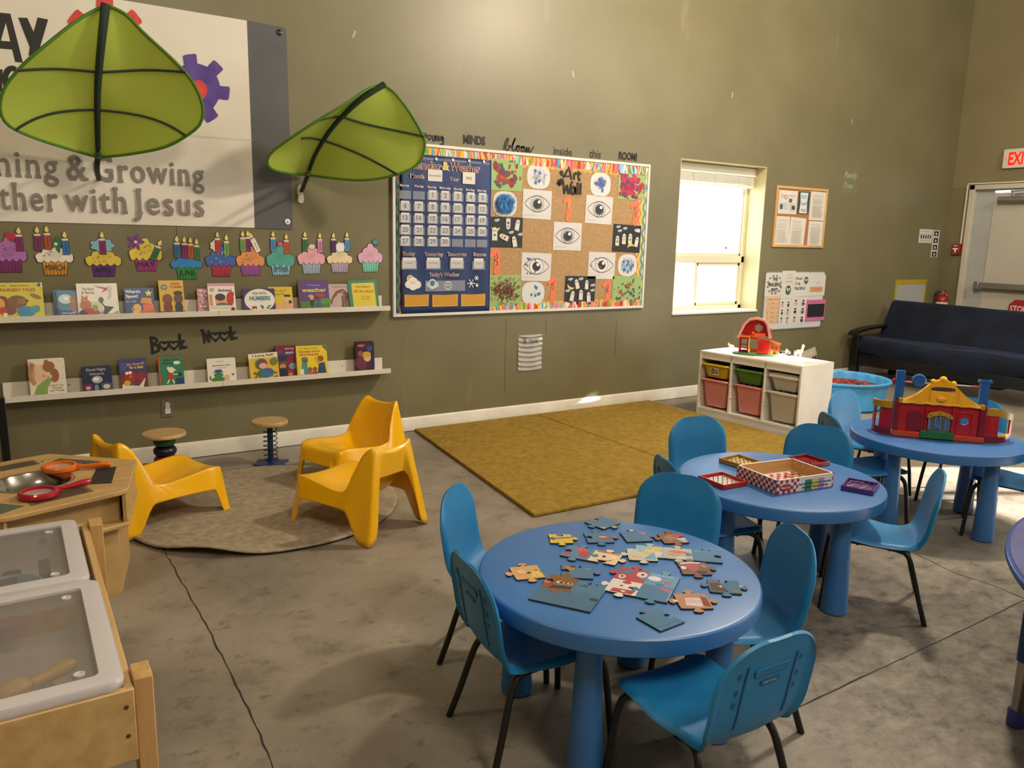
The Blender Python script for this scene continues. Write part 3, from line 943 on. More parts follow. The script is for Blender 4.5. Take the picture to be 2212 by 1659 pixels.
def make_bin(h, mat, label, rim_mat=None, cat='bin'):
    t = thing('storage_bin', label, cat)
    w, d = 0.276, 0.395
    mb = MB(mat)
    levels = []
    def ring(k, z, e=0.0): return [(x, y, z) for x, y in rrect(w*(0.80+0.2*k)-0.02+e, d*(0.86+0.14*k)-0.02+e, 0.03, 5)]
    prof = [(0.0, -h, -0.05), (0.0, -h, 0.0), (0.15, -h*0.85, 0), (0.9, -0.012, 0), (0.92, -0.010, 0.014)]
    rings = [ring(a, b, c) for a, b, c in prof]
    n = len(rings[0])
    mb.add(sum(rings, []), [(i*n+j, i*n+(j+1) % n, (i+1)*n+(j+1) % n, (i+1)*n+j) for i in range(len(rings)-1) for j in range(n)]+[tuple(range(n-1, -1, -1))])
    mb.build('tub', t, solid=0.003, soff=0)
    mb = MB(rim_mat or mat)
    def r2(e, z): return [(x, y, z) for x, y in rrect(w+e, d+e, 0.034, 5)]
    R = [r2(-0.036, 0.0), r2(0.006, 0.0), r2(0.012, -0.006), r2(0.010, -0.016)]
    mb.add(sum(R, []), [(i*n+j, i*n+(j+1) % n, (i+1)*n+(j+1) % n, (i+1)*n+j) for i in range(3) for j in range(n)])
    mb.build('rim', t, solid=0.0025, soff=-1)
    return t
SHM = Matrix.Translation((4.9774, -0.5851, 0)) @ Matrix.Rotation(SHZ, 4, 'Z')
def onshelf(u, v, z): return SHM @ Vector((u, v, z))
PINK = M('#d98a8c', 0.45); YBIN = M('#c9ab2c', 0.45); GBIN = M('#4d7a2c', 0.45)
CLEARBIN = clear_mat('clear_bin_plastic', '#dcd8cf', 0.62, 0.3)
xc = [SW*(i+0.5)/3 for i in range(3)]
bins = [(0, 0.457, 0.115, YBIN, 'yellow bin at the upper left of the white shelf', -0.012), (1, 0.455, 0.115, GBIN, 'green bin at the upper middle of the white shelf', 0.0),
        (0, 0.325, 0.235, PINK, 'tall pink bin under the yellow bin in the white shelf', -0.008), (1, 0.325, 0.235, PINK, 'tall pink bin under the green bin in the white shelf', 0.01)]
for i, z, h, m_, lab, dv in bins:
    b = make_bin(h, m_, lab); b.location = onshelf(xc[i], 0.205+dv, z); b.rotation_euler = (0, 0, SHZ)
    b['group'] = 'bins in the white shelf'
    if lab.startswith('yellow'):
        mb = MB(M('#ece7da', 0.6)); X = Matrix.Translation((0.0, -0.186, -0.058)) @ Matrix.Rotation(radians(90+4), 4, 'X')
        mb.prism(rrect(0.085, 0.062, 0.003, 2), -0.001, 0.001, X); a = Art(mb, X @ Matrix.Translation((0, 0, 0.001)))
        a.rect(-0.036, -0.022, -0.004, 0.022, '#3d3630'); a.ell(-0.02, 0.0, 0.010, 0.015, '#a08562'); a.rect(0.002, -0.02, 0.036, 0.018, '#57504a'); a.ell(0.02, 0.002, 0.011, 0.013, '#b9a88e')
        mb.build('picture_label', b)
b = make_bin(0.115, CLEARBIN, 'shallow clear bin with a lid at the upper right of the white shelf'); b.location = onshelf(xc[2], 0.205, 0.455); b.rotation_euler = (0, 0, SHZ); b['group'] = 'bins in the white shelf'
mb = MB(CLEARBIN); mb.prism(rrect(0.285, 0.40, 0.03, 5), 0.003, 0.012); mb.prism(rrect(0.24, 0.35, 0.03, 5), 0.012, 0.018); mb.build('lid', b)
b = make_bin(0.235, CLEARBIN, 'tall clear bin full of pale books at the lower right of the white shelf'); b.location = onshelf(xc[2], 0.20, 0.325); b.rotation_euler = (0, 0, SHZ); b['group'] = 'bins in the white shelf'
# contents seen through and above the lower bins
rnd = random.Random(3)
for k in range(9):
    c = rnd.choice(['#cfc3ae', '#e2d9c8', '#8f8a7c', '#b9ad96', '#6e7f86'])
    mb = MB(M(c, 0.6)); w_ = rnd.uniform(0.012, 0.022)
    X = SHM @ Matrix.Translation((xc[2]-0.105+k*0.026, 0.09+rnd.uniform(0, 0.02), 0.10)) @ Matrix.Rotation(rnd.uniform(-0.06, 0.06), 4, 'Y')
    mb.box(-w_/2, w_/2, 0, 0.22, 0, 0.235+rnd.uniform(0, 0.035), X)
    o = mb.build('picture_book', bevel=0.001)
    tag(o, 'thin pale book standing in the tall clear bin of the shelf', 'book', 'books in the tall clear bin')
for k in range(7):
    X = SHM @ Matrix.Translation((xc[1]-0.09+k*0.03, 0.10+0.03*(k % 2), 0.27)) @ Matrix.Rotation(rnd.uniform(-0.3, 0.3), 4, 'Y')
    mb = MB(M(['#f1efe9', '#2b2622', '#f1efe9'][k % 3], 0.5)); mb.box(-0.011, 0.011, 0, 0.12, -0.03, 0.075+rnd.uniform(-0.01, 0.01), X)
    tag(mb.build('toy_block', bevel=0.003), 'black or white toy block sticking up out of the middle pink bin', 'toy', 'blocks in the middle pink bin')

# ================================================================== BARN TOY ON THE SHELF
pa, pb = Vector((5.118, -0.845)), Vector((5.167, -1.259))
bz = radians(-52)
barn = thing('toy_barn', 'red toy barn with white roof on the white bin shelf', 'toy', (5.215, -0.98, SH), bz)
RED = M('#c8201c', 0.35, 0, 0.5, 0, 0.2); ORG = M('#d9602a', 0.4); WHT = M('#ece6e2', 0.4); GRN = M('#2f7d48', 0.45); YEL2 = M('#e8b33a', 0.4)
mb = MB(GRN); mb.prism(ellipse(0, 0, 0.185, 0.085, 40), 0.0, 0.014); mb.build('base', barn, bevel=0.004)
def frame_panel(mb, x0, x1, z0, z1, y0, y1, holes):
    for a, b, c, d in slab_with_holes(mb, x0, x1, z0, z1, holes, None): mb.box(a, b, y0, y1, c, d)
mb = MB(RED); frame_panel(mb, -0.135, -0.055, 0.014, 0.145, 0.02, 0.028, [(-0.118, -0.072, 0.035, 0.075), (-0.118, -0.072, 0.085, 0.125)])
mb.box(-0.135, -0.128, -0.055, 0.028, 0.014, 0.145); mb.box(-0.062, -0.055, -0.055, 0.028, 0.014, 0.145)
mb.build('wall', barn, bevel=0.002)
mb = MB(ORG); mb.box(-0.14, -0.05, -0.06, 0.03, 0.145, 0.157); mb.box(-0.06, -0.048, -0.062, -0.05, 0.014, 0.15); mb.build('floor_plate', barn, bevel=0.003)
mb = MB(YEL2); mb.box(-0.058, -0.050, -0.064, -0.058, 0.02, 0.14); mb.build('ladder', barn)
mb = MB(RED)    # big barn gate panel with arched top
arch = [(0.012, 0.014), (0.105, 0.014), (0.107, 0.085)]+[(0.058+0.049*cos(a), 0.10+0.042*sin(a)) for a in [pi*k/12 for k in range(13)]]+[(0.010, 0.085)]
mb.prism(arch, -0.006, 0.006, Matrix.Translation((0, -0.055, 0)) @ Matrix.Rotation(radians(90), 4, 'X'))
mb.build('barn_gate', barn, bevel=0.003)
mb = MB(M('#a81512', 0.4)); mb.box(0.035, 0.072, -0.066, -0.061, 0.05, 0.10); mb.box(0.052, 0.055, -0.068, -0.061, 0.05, 0.10); mb.build('gate_hatch', barn, bevel=0.002)
mb = MB(ORG)
frame_panel(mb, 0.105, 0.185, 0.014, 0.095, 0.02, 0.027, [(0.12, 0.14, 0.05, 0.08), (0.15, 0.172, 0.05, 0.08)])
for x in (0.108, 0.18): mb.box(x, x+0.008, -0.055, -0.047, 0.014, 0.1)
mb.box(0.108, 0.188, -0.055, -0.049, 0.045, 0.052)
mb.build('shed_wall', barn, bevel=0.0015)
mb = MB(ORG); mb.add([(0.09, -0.07, 0.135), (0.195, -0.07, 0.098), (0.195, 0.04, 0.098), (0.09, 0.04, 0.135)], [(0, 1, 2, 3)]); mb.build('shed_roof', barn, solid=0.008)
mb = MB(YEL2); mb.box(0.115, 0.135, -0.04, -0.01, 0.014, 0.05); mb.box(0.112, 0.138, -0.03, -0.02, 0.036, 0.044); mb.build('hay_feeder', barn, bevel=0.003)
mb = MB(ORG); mb.box(-0.048, 0.012, 0.018, 0.026, 0.014, 0.05); mb.box(-0.048, 0.012, 0.018, 0.026, 0.125, 0.15); mb.build('back_wall', barn, bevel=0.002)
# gambrel roof: white shell, red gable wall with a hexagonal opening
gam = [(-0.150, 0.140), (-0.105, 0.255), (-0.065, 0.298), (-0.005, 0.312), (0.055, 0.298), (0.083, 0.262), (0.112, 0.150)]
mb = MB(WHT)
vs = []
for (x, z) in gam: vs += [(x, -0.06, z), (x, 0.045, z)]
mb.add(vs, [(2*i, 2*i+1, 2*i+3, 2*i+2) for i in range(len(gam)-1) if i not in ()])
mb.build('roof', barn, solid=0.012, soff=1)
mb = MB(RED)
Xg = Matrix.Translation((0, 0.04, 0)) @ Matrix.Rotation(radians(90), 4, 'X')
hx = [(0.010+0.034*cos(radians(60*k+30)), 0.222+0.034*sin(radians(60*k+30))) for k in range(6)]
# gable built as a fan of strips round the opening
outer = [(-0.140, 0.157), (-0.102, 0.250), (-0.063, 0.292), (-0.005, 0.306), (0.053, 0.292), (0.080, 0.258), (0.104, 0.157)]
def ringpoly(mb, outer, inner, z0, z1, X):
    """plate between two loops of the same count"""
    n = len(outer)
    V = [(p[0], p[1], z) for z in (z0, z1) for p in outer+inner]
    F = []
    for i in range(n):
        j = (i+1) % n
        F += [(i, j, n+j, n+i), (2*n+i, 3*n+i, 3*n+j, 2*n+j), (i, 2*n+i, 2*n+j, j), (n+i, n+j, 3*n+j, 3*n+i)]
    mb.add(V, F, X)
def resample(poly, n, a0=0.0, c=None):
    cx = sum(p[0] for p in poly)/len(poly) if c is None else c[0]; cy = sum(p[1] for p in poly)/len(poly) if c is None else c[1]
    out = []
    for k in range(n):
        a = a0+2*pi*k/n; d = Vector((cos(a), sin(a))); best = None
        for i in range(len(poly)):
            p, q = Vector(poly[i])-Vector((cx, cy)), Vector(poly[(i+1) % len(poly)])-Vector((cx, cy))
            e = q-p; den = d.x*e.y-d.y*e.x
            if abs(den) < 1e-12: continue
            t = (p.x*e.y-p.y*e.x)/den; s = (p.x*d.y-p.y*d.x)/den
            if t > 0 and -1e-6 <= s <= 1+1e-6 and (best is None or t > best): best = t
        out.append((cx+d.x*(best or 0), cy+d.y*(best or 0)))
    return out
cc = (0.010, 0.222)
ringpoly(mb, resample(outer, 36, 0, cc), resample(hx, 36, 0, cc), -0.004, 0.004, Xg)
mb.build('gable_wall', barn)
mb = MB(M('#e88a7a', 0.4)); 
fr = [(x*1.0, z) for x, z in gam]
for i in range(len(fr)-1):
    a, b = fr[i], fr[i+1]; mb.tube([(a[0], -0.061, a[1]), (b[0], -0.061, b[1])], 0.007, 8)
mb.build('roof_edge', barn)
mb = MB(ORG); mb.box(-0.03, 0.075, -0.045, 0.035, 0.150, 0.160); mb.box(-0.02, 0.07, -0.045, -0.04, 0.16, 0.185); mb.sphere(-0.03, -0.04, 0.185, 0.012); mb.box(-0.034, -0.026, -0.044, -0.036, 0.15, 0.18); mb.build('loft', barn, bevel=0.002)
mb = MB(M('#d9d2cf', 0.4)); mb.add([(0.088, -0.05, 0.245), (0.118, -0.05, 0.15), (0.118, 0.04, 0.15), (0.088, 0.04, 0.245)], [(0, 1, 2, 3)]); mb.build('roof_side', barn, solid=0.004)
mb = MB(RED); X = Matrix.Translation((0.108, -0.005, 0.205)) @ Matrix.Rotation(radians(90), 4, 'Z') @ Matrix.Rotation(radians(90-17), 4, 'X'); mb.prism(ellipse(0, -0.012, 0.022, 0.038, 24), 0.004, 0.009, X); mb.build('roof_window', barn)
# toy animals -------------------------------------------------------
def animal(name, label, loc, rz, body, leg, patch=None, neck=0.0, scale=1.0, long_=0.05, legs_h=0.035, ears=True):
    mb = MB(body)
    L = long_
    mb.sphere(0, 0, legs_h+0.014, 0.018, 14, 10, L/0.026, 0.85, 0.95)
    mb.sphere(L*0.55, 0, legs_h+0.016, 0.016, 12, 8, 1.1, 0.85, 1)
    mb.tube([(L*0.85, 0, legs_h+0.018), (L*1.05, 0, legs_h+0.028+neck*0.5), (L*1.15, 0, legs_h+0.034+neck)], [0.012, 0.010, 0.009], 10)
    mb.sphere(L*1.22, 0, legs_h+0.036+neck, 0.0105, 12, 8, 1.2, 0.9, 1)
    mb.sphere(L*1.42, 0, legs_h+0.031+neck, 0.0075, 10, 8, 1.3, 0.9, 0.9)
    for s in (-1, 1): mb.sphere(L*1.15, s*0.010, legs_h+0.045+neck, 0.005, 8, 6, 0.6, 1.1, 1.0)
    mb.tube([(-L*0.95, 0, legs_h+0.022), (-L*1.12, 0, legs_h+0.012), (-L*1.15, 0, legs_h-0.012)], [0.003, 0.002, 0.003], 6)
    for sx in (-0.62, 0.62):
        for sy in (-1, 1):
            mb.tube([(L*sx, sy*0.009, legs_h+0.012), (L*sx*1.02, sy*0.010, legs_h*0.5), (L*sx, sy*0.010, 0.004), (L*sx, sy*0.010, 0.0)], [0.0065, 0.0042, 0.0040, 0.0048], 8)
    if patch:
        mb.mat(patch)
        mb.sphere(-L*0.1, -0.006, legs_h+0.018, 0.013, 12, 8, 1.3, 0.9, 0.95); mb.sphere(L*0.55, -0.004, legs_h+0.019, 0.0125, 12, 8, 0.9, 1, 0.95); mb.sphere(-L*0.1, 0.006, legs_h+0.018, 0.013, 12, 8, 1.3, 0.9, 0.95)
    o = mb.build(name)
    o.location = loc; o.rotation_euler = (0, 0, rz); o.scale = (scale,)*3
    return tag(o, label, 'toy')
animal('toy_cow', 'black and white toy cow standing on the white shelf beside the barn', (5.235, -1.225, SH), radians(-35), M('#efe4dc', 0.4), None, M('#2a1f1c', 0.4), 0.0, 0.95, 0.036, 0.036)
animal('toy_horse', 'white toy horse with raised head near the end of the white shelf', (5.33, -1.315, SH), radians(-80), M('#f4efe9', 0.35), None, None, 0.030, 1.0, 0.030, 0.048)
animal('toy_calf', 'small tan toy animal at the far left end of the shelf top', (5.26, -0.68, SH), radians(160), M('#d8b48e', 0.4), None, None, 0.004, 0.75, 0.030, 0.03)
mb = MB(M('#26221f', 0.5)); mb.prism(rrect(0.036, 0.05, 0.006, 4), -0.003, 0.003, Matrix.Translation((0, 0, 0.027)) @ Matrix.Rotation(radians(90), 4, 'X'))
a = Art(mb, Matrix.Translation((0, -0.003, 0.027)) @ Matrix.Rotation(radians(90), 4, 'X')); a.ell(0, 0.002, 0.010, 0.013, '#d8cfc6'); a.ell(0, 0.006, 0.0065, 0.006, '#5a4a40')
mb.mat(M('#f0e8e0', 0.5)); mb.box(-0.02, -0.016, -0.003, 0.003, 0, 0.055)
o = mb.build('picture_tile', loc=(5.42, -1.16, SH)); o.rotation_euler = (0, 0, radians(-35)); tag(o, 'small black picture tile standing behind the toy cow', 'toy')

# ================================================================== CUSHION, POOL
mb = MB(noisy('linen_cushion', '#a79c88', '#b8ad98', 30, 0.9, 0.2, 200))
def pil(u, v):
    x, y = (u*2-1), (v*2-1)
    k = (1-abs(x)**3)*(1-abs(y)**3); 
    pin = 1-0.10*(1-abs(y)**2)*abs(x)**4
    return (0.27*x*(1-0.07*(1-y*y)), 0.17*y*(1-0.07*(1-x*x)), 0.065*max(0, k)**0.55)
mb.grid(pil, 28, 20); mb.grid(lambda u, v: (pil(u, 1-v)[0], pil(u, 1-v)[1], -pil(u, 1-v)[2]), 28, 20)
a = Art(mb, Matrix.Translation((0, 0, 0.066))); a.text('HOME', 0.02, 0.02, 0.06, '#2e2a26', w=0.34, bold=0.03); a.text('SWEET', 0.0, -0.06, 0.03, '#6b6256', w=0.22)
o = mb.build('cushion', angle=80)
o.location = (7.02, -0.12, 0.20); o.rotation_euler = (radians(74), radians(-9), 0)
tag(o, 'beige throw cushion lettered HOME leaning on the wall behind the white shelf', 'cushion')

POOLB = M('#4aa2da', 0.4)
pool = thing('paddling_pool', 'small blue plastic paddling pool on the floor between shelf and futon', 'pool', (6.488, -0.9416, 0))
mb = MB(POOLB)
nA = 120
prof = [(0.02, 0.006), (0.36, 0.006), (0.375, 0.02), (0.405, 0.235), (0.408, 0.255), (0.422, 0.268), (0.437, 0.262), (0.438, 0.245)]
V = []; F = []
for j in range(nA):
    a_ = 2*pi*j/nA
    wv = 1+0.012*cos(a_*20)
    for (r_, z_) in prof:
        k = r_*(wv if 0.02 < z_ < 0.24 else 1)
        V.append((k*cos(a_), k*sin(a_), z_))
k = len(prof)
for j in range(nA):
    q = (j+1) % nA
    for i in range(k-1): F.append((j*k+i, q*k+i, q*k+i+1, j*k+i+1))
F.append(tuple(j*k for j in range(nA)))
mb.add(V, F); mb.build('basin', pool, solid=0.004, soff=0)
mb = MB(M('#c9d6d8', 0.5)); X = Matrix.Translation((-0.02, 0.392, 0.222)) @ Matrix.Rotation(radians(90), 4, 'X'); mb.prism(rrect(0.12, 0.03, 0.004, 3), 0.004, 0.006, X); mb.build('warning_label', pool)
mb = MB(M('#7a1f1f', 0.18, 0, 0.6)); rnd = random.Random(11)
def heap(r_): return 0.175+0.035*(1-(r_/0.38)**2)
mb.lathe([(0.385, 0.10), (0.385, 0.165), (0.25, 0.19), (0.001, 0.20)], 40)
for i in range(620):
    r_ = 0.378*sqrt(rnd.random()); a_ = rnd.uniform(0, 2*pi)
    mb.sphere(r_*cos(a_), r_*sin(a_), heap(r_)+rnd.uniform(-0.004, 0.012), rnd.uniform(0.011, 0.015), 8, 6)
mb.mat(M('#b0463c', 0.2))
for i in range(160):
    r_ = 0.37*sqrt(rnd.random()); a_ = rnd.uniform(0, 2*pi)
    mb.sphere(r_*cos(a_), r_*sin(a_), heap(r_)+rnd.uniform(0.002, 0.014), rnd.uniform(0.010, 0.013), 8, 6)
o = mb.build('play_beads', loc=(6.488, -0.9416, 0)); tag(o, 'heap of glossy dark red play beads filling the blue pool', 'beads', kind='stuff')

# ================================================================== FUTON
NAVY = noisy('navy_velvet', '#080e1b', '#111a2e', 5, 0.8, 0.35, 14, spec=0.3)
NAVY.node_tree.nodes['Principled BSDF'].inputs['Sheen Weight'].default_value = 0.3
NAVY.node_tree.nodes['Principled BSDF'].inputs['Sheen Tint'].default_value = lin('#6f86b4')
BWOOD = M('#0d0c0b', 0.3)
fu = thing('futon', 'dark navy velvet futon sofa with black wooden frame in the far corner', 'sofa', (8.25, -1.15, 0))
def fl_(mb, name, **k): return local(fu, mb, name, **k)
Y1, Y0 = -0.10, -2.25
for yy, nm in ((Y1, 1), (Y0, 0)):
    s = -1 if nm else 1
    for x in (7.90, 8.66):
        mb = MB(BWOOD); mb.box(x-0.035, x+0.035, min(yy, yy+s*0.075), max(yy, yy+s*0.075), 0.0, 0.50 if x < 8 else 0.46); fl_(mb, 'leg', bevel=0.004)
    mb = MB(BWOOD)
    pr = spline([(7.80, 0.500), (7.86, 0.535), (8.05, 0.562), (8.35, 0.575), (8.72, 0.570)], 5)
    mb.add([(p.x, yy+(0.01 if nm else -0.01), p.y) for p in pr]+[(p.x, yy+s*0.10, p.y) for p in pr], [(i, i+1, len(pr)+i+1, len(pr)+i) for i in range(len(pr)-1)])
    fl_(mb, 'armrest', solid=0.028, soff=-1, bevel=0.006)
    mb = MB(BWOOD); mb.box(7.92, 8.64, min(yy+s*0.02, yy+s*0.05), max(yy+s*0.02, yy+s*0.05), 0.20, 0.30); fl_(mb, 'side_rail', bevel=0.003)
mb = MB(BWOOD); mb.box(7.885, 7.925, Y0, Y1-0.07, 0.175, 0.295); fl_(mb, 'front_rail', bevel=0.004)
mb = MB(BWOOD); mb.box(8.60, 8.64, Y0, Y1-0.07, 0.175, 0.295); fl_(mb, 'rear_rail', bevel=0.004)
from mathutils import noise as mnoise
def seatfn(u, v):
    y = (Y1-0.015)+(Y0-Y1)*u
    pr = [(7.93, 0.30), (7.895, 0.31), (7.868, 0.37), (7.875, 0.435), (7.91, 0.470), (8.0, 0.482), (8.15, 0.478), (8.30, 0.470), (8.42, 0.470)]
    f = v*(len(pr)-1); i = min(int(f), len(pr)-2); k = f-i
    x = pr[i][0]+(pr[i+1][0]-pr[i][0])*k; z = pr[i][1]+(pr[i+1][1]-pr[i][1])*k
    n_ = mnoise.noise(Vector((x*5, y*3.2, z*7)))*0.032
    sag = -0.085*max(0, sin(pi*min(1, max(0, (u-0.10)/0.75))))*max(0, 1-v*2.9)
    return (x-n_*0.6-0.012*sin(y*9+z*22)*max(0, 1-v*1.8), y, z+n_*0.7+sag)
mb = MB(NAVY); mb.grid(seatfn, 70, 26); fl_(mb, 'seat_cushion', solid=0.06, soff=-1, angle=80)
def backfn(u, v):
    y = (Y1-0.03)+(Y0-Y1)*u
    pr = [(8.30, 0.455), (8.335, 0.52), (8.40, 0.66), (8.47, 0.80), (8.50, 0.855), (8.54, 0.878), (8.60, 0.870), (8.635, 0.83), (8.60, 0.70)]
    f = v*(len(pr)-1); i = min(int(f), len(pr)-2); k = f-i
    x = pr[i][0]+(pr[i+1][0]-pr[i][0])*k; z = pr[i][1]+(pr[i+1][1]-pr[i][1])*k
    n_ = mnoise.noise(Vector((x*4+9, y*1.8, z*4)))*0.022
    return (x-n_*0.7, y-0.06*(1-v)*0, z+n_*0.4-0.02*u)
mb = MB(NAVY); mb.grid(backfn, 60, 24); fl_(mb, 'back_cushion', solid=0.10, soff=-1, angle=80)

# ================================================================== RIGHT WALL FITTINGS
# exit sign
a0, a1 = rp(2171, 366), rp(2173, 322)
ex = thing('exit_sign', 'white exit sign with glowing red letters above the grey door', 'sign', (XR-0.02, -0.72, (a0.z+a1.z)/2))
EW, EH = 0.33, 0.212
mb = MB(M('#d9d2c0', 0.5)); mb.prism(rrect(EW, EH, 0.015, 4), -0.02, 0.02, Matrix(((0, 0, -1, 0), (-1, 0, 0, 0), (0, 1, 0, 0), (0, 0, 0, 1)))); mb.build('housing', ex, bevel=0.005)
mb = MB(emit('exit_red', '#ff140e', 0.8))
a = Art(mb, Matrix(((0, 0, -1, -0.02), (-1, 0, 0, 0), (0, 1, 0, 0), (0, 0, 0, 1))), 0.0008)
er = emit('exit_red2', '#ff140e', 0.8)
a.text('EXIT', 0.012, -0.068, 0.135, er, w=0.235, bold=0.03)
a.line([(-0.128, 0.022), (-0.148, 0.002), (-0.128, -0.018)], 0.008, er)
a.line([(0.146, 0.022), (0.160, 0.002), (0.146, -0.018)], 0.008, er)
mb.build('lettering', ex)
# white conduit and pull station
mb = MB(M('#d8d0be', 0.45))
p0, p1 = rp(2076, 526), rp(2092, 403)
yc = -0.185
mb.box(XR-0.018, XR-0.002, yc-0.008, yc+0.008, 1.53, 2.235); mb.box(XR-0.018, XR-0.002, -1.42, yc+0.008, 2.222, 2.238)
tag(mb.build('wire_channel', bevel=0.002), 'thin white wire channel running up from the fire alarm box over the door', 'conduit')
pb = thing('fire_alarm_box', 'red fire alarm pull box on the wall beside the grey door', 'alarm', (XR-0.03, -0.150, 1.462))
mb = MB(M('#8f1c1e', 0.4)); mb.box(-0.022, 0.028, -0.05, 0.05, -0.058, 0.062); mb.build('case', pb, bevel=0.004)
mb = MB(M('#e9e4dc', 0.5)); a = Art(mb, Matrix(((0, 0, -1, -0.022), (-1, 0, 0, 0), (0, 1, 0, 0), (0, 0, 0, 1))), 0.0006)
a.rect(-0.032, 0.0, 0.032, 0.016, '#f0ece4'); a.rect(-0.010, -0.032, 0.010, 0.0, '#f0ece4'); a.text('FIRE', 0, 0.036, 0.014, '#f0ece4', w=0.05, bold=0.02); a.line([(-0.03, -0.047), (0.03, -0.047)], 0.003, '#c9b0a8')
mb.build('pull_handle', pb)
# extinguisher hung on the wall
fx = thing('fire_extinguisher', 'red fire extinguisher with white tag hanging in the corner by the door', 'extinguisher', (XR-0.09, -0.085, 0.62))
mb = MB(M('#9c1b1e', 0.3)); mb.lathe([(0.001, 0), (0.062, 0.004), (0.068, 0.02), (0.068, 0.235), (0.060, 0.265), (0.036, 0.292), (0.024, 0.30), (0.001, 0.30)], 28); mb.build('cylinder', fx)
mb = MB(M('#cfc9bc', 0.5)); mb.lathe([(0.0685, 0.05), (0.0688, 0.055), (0.0688, 0.20), (0.0685, 0.205)], 28, caps=False); mb.build('instruction_label', fx)
mb = MB(M('#b8b4ac', 0.3, 0.8)); mb.lathe([(0.018, 0.298), (0.018, 0.335), (0.001, 0.337)], 14); mb.tube([(0.0, -0.005, 0.335), (-0.01, -0.035, 0.322), (-0.015, -0.065, 0.28)], 0.007, 8); mb.tube([(0, 0.0, 0.335), (-0.006, -0.03, 0.352), (-0.01, -0.06, 0.345)], 0.006, 8); mb.build('handle', fx)
mb = MB(M('#8f1a1d', 0.4)); mb.box(-0.012, 0.012, -0.045, -0.015, 0.305, 0.345); mb.build('valve_tag', fx)
mb = MB(M('#121212', 0.5)); mb.tube(spline([(0, 0.015, 0.325), (-0.02, 0.05, 0.322), (-0.03, 0.083, 0.27), (-0.03, 0.086, 0.14), (-0.02, 0.078, 0.03)], 6), 0.009, 8); mb.build('hose', fx)
mb = MB(M('#ece8de', 0.6)); X = Matrix(((0, 0, -1, -0.078), (-1, 0, 0, 0.012), (0, 1, 0, 0.19), (0, 0, 0, 1)))
mb.prism(rrect(0.062, 0.125, 0.006, 3), -0.001, 0.001, X @ Matrix.Translation((0.03, -0.05, 0))); a = Art(mb, X @ Matrix.Translation((0.03, -0.05, 0.001)), 0.0005)
a.ell(0, 0.05, 0.004, 0.004, '#222222'); 
for k in range(5): a.line([(-0.022, 0.03-0.015*k), (0.022-0.006*(k % 2), 0.03-0.015*k)], 0.002, '#8c877e')
mb.build('paper_tag', fx)
# stop sign on the door
c = rp(2192, 666)
st = MB(M('#a5282c', 0.45)); R_ = 0.112
X = rwallX(-0.905, 0.805, XR+0.034-0.0045)
oc = [(R_*cos(radians(22.5+45*k)), R_*sin(radians(22.5+45*k))) for k in range(8)]
st.prism(oc, 0.0, 0.003, X); a = Art(st, X @ Matrix.Translation((0, 0, 0.003)), 0.0005)
a.text('STOP', 0, -0.032, 0.066, '#ece4de', w=0.175, bold=0.015)
tag(st.build('stop_sign'), 'red octagonal stop sign lettered STOP on the lower half of the door', 'sign')

# ================================================================== HEXAGONAL PLAY TABLE
BIRCH = noisy('birch_plywood', '#b3915c', '#c4a36c', 2.2, 0.5, 0.05, 30, 6, (1.2, 9, 9))
BIRCHD = noisy('birch_edge', '#8d6f45', '#a9885a', 10, 0.6, 0, None, 4, (1, 1, 14))
HEXC = Vector((0.0, -1.690)); HR = 0.445; HZ = 0.45
ha = [radians(78.5-60*k) for k in range(6)]
hexv = [(HR*cos(a_), HR*sin(a_)) for a_ in ha]
hx_ = thing('hexagonal_play_table', 'hexagonal birch plywood play table at the left with a steel bowl set in', 'table', (HEXC.x, HEXC.y, 0))
def hl(p): return (p.x-HEXC.x, p.y-HEXC.y)
inserts = {
 'bowl': None,
}
mb = MB(BIRCH)
# top plate round the bowl hole
BC = (0.017-HEXC.x, -1.700-HEXC.y); BRr = 0.142
ringpoly(mb, resample(hexv, 72, 0.0, BC), [(BC[0]+BRr*cos(2*pi*k/72), BC[1]+BRr*sin(2*pi*k/72)) for k in range(72)], HZ-0.02, HZ, None)
mb.build('tabletop', hx_, bevel=0.004, angle=30)
mb = MB(M('#b9b6b0', 0.14, 1.0))
mb.lathe([(0.150, HZ+0.001), (0.146, HZ+0.003), (0.136, HZ+0.001), (0.120, HZ-0.03), (0.085, HZ-0.062), (0.001, HZ-0.070)], 48, Matrix.Translation((BC[0], BC[1], 0)), caps=False)
mb.build('steel_bowl', hx_, solid=0.0015, soff=-1)
def slab(mb, pts, z0, z1): mb.prism([hl(Vector(p)) for p in pts], z0, z1)
sq = [(0.331, -1.626), (0.286, -1.87), (0.205, -1.846), (0.253, -1.623)]
mb = MB(M('#2a2826', 0.6)); slab(mb, sq, HZ-0.001, HZ+0.0012); mb.build('chalk_panel', hx_)
TR = M('#6d5f4a', 0.4); TRD = M('#4e4334', 0.5)
for pts in ([(0.192, -1.867), (0.218, -1.948), (0.003, -2.027), (-0.022, -1.924)], [(-0.12, -1.395), (0.027, -1.347), (0.053, -1.427), (-0.097, -1.480)]):
    mb = MB(TR); slab(mb, pts, HZ-0.001, HZ+0.0008)
    q = [Vector(p) for p in pts]; cx = sum((p for p in q), Vector((0, 0)))/4
    mb.mat(TRD); slab(mb, [cx+(p-cx)*0.86 for p in q], HZ, HZ+0.0012)
    mb.build('tray_slot', hx_)
mb = MB(M('#c9ccd0', 0.03, 1.0)); slab(mb, [(0.128, -1.372), (0.301, -1.528), (0.268, -1.570), (0.085, -1.425)], HZ-0.001, HZ+0.0012); mb.build('mirror_panel', hx_)
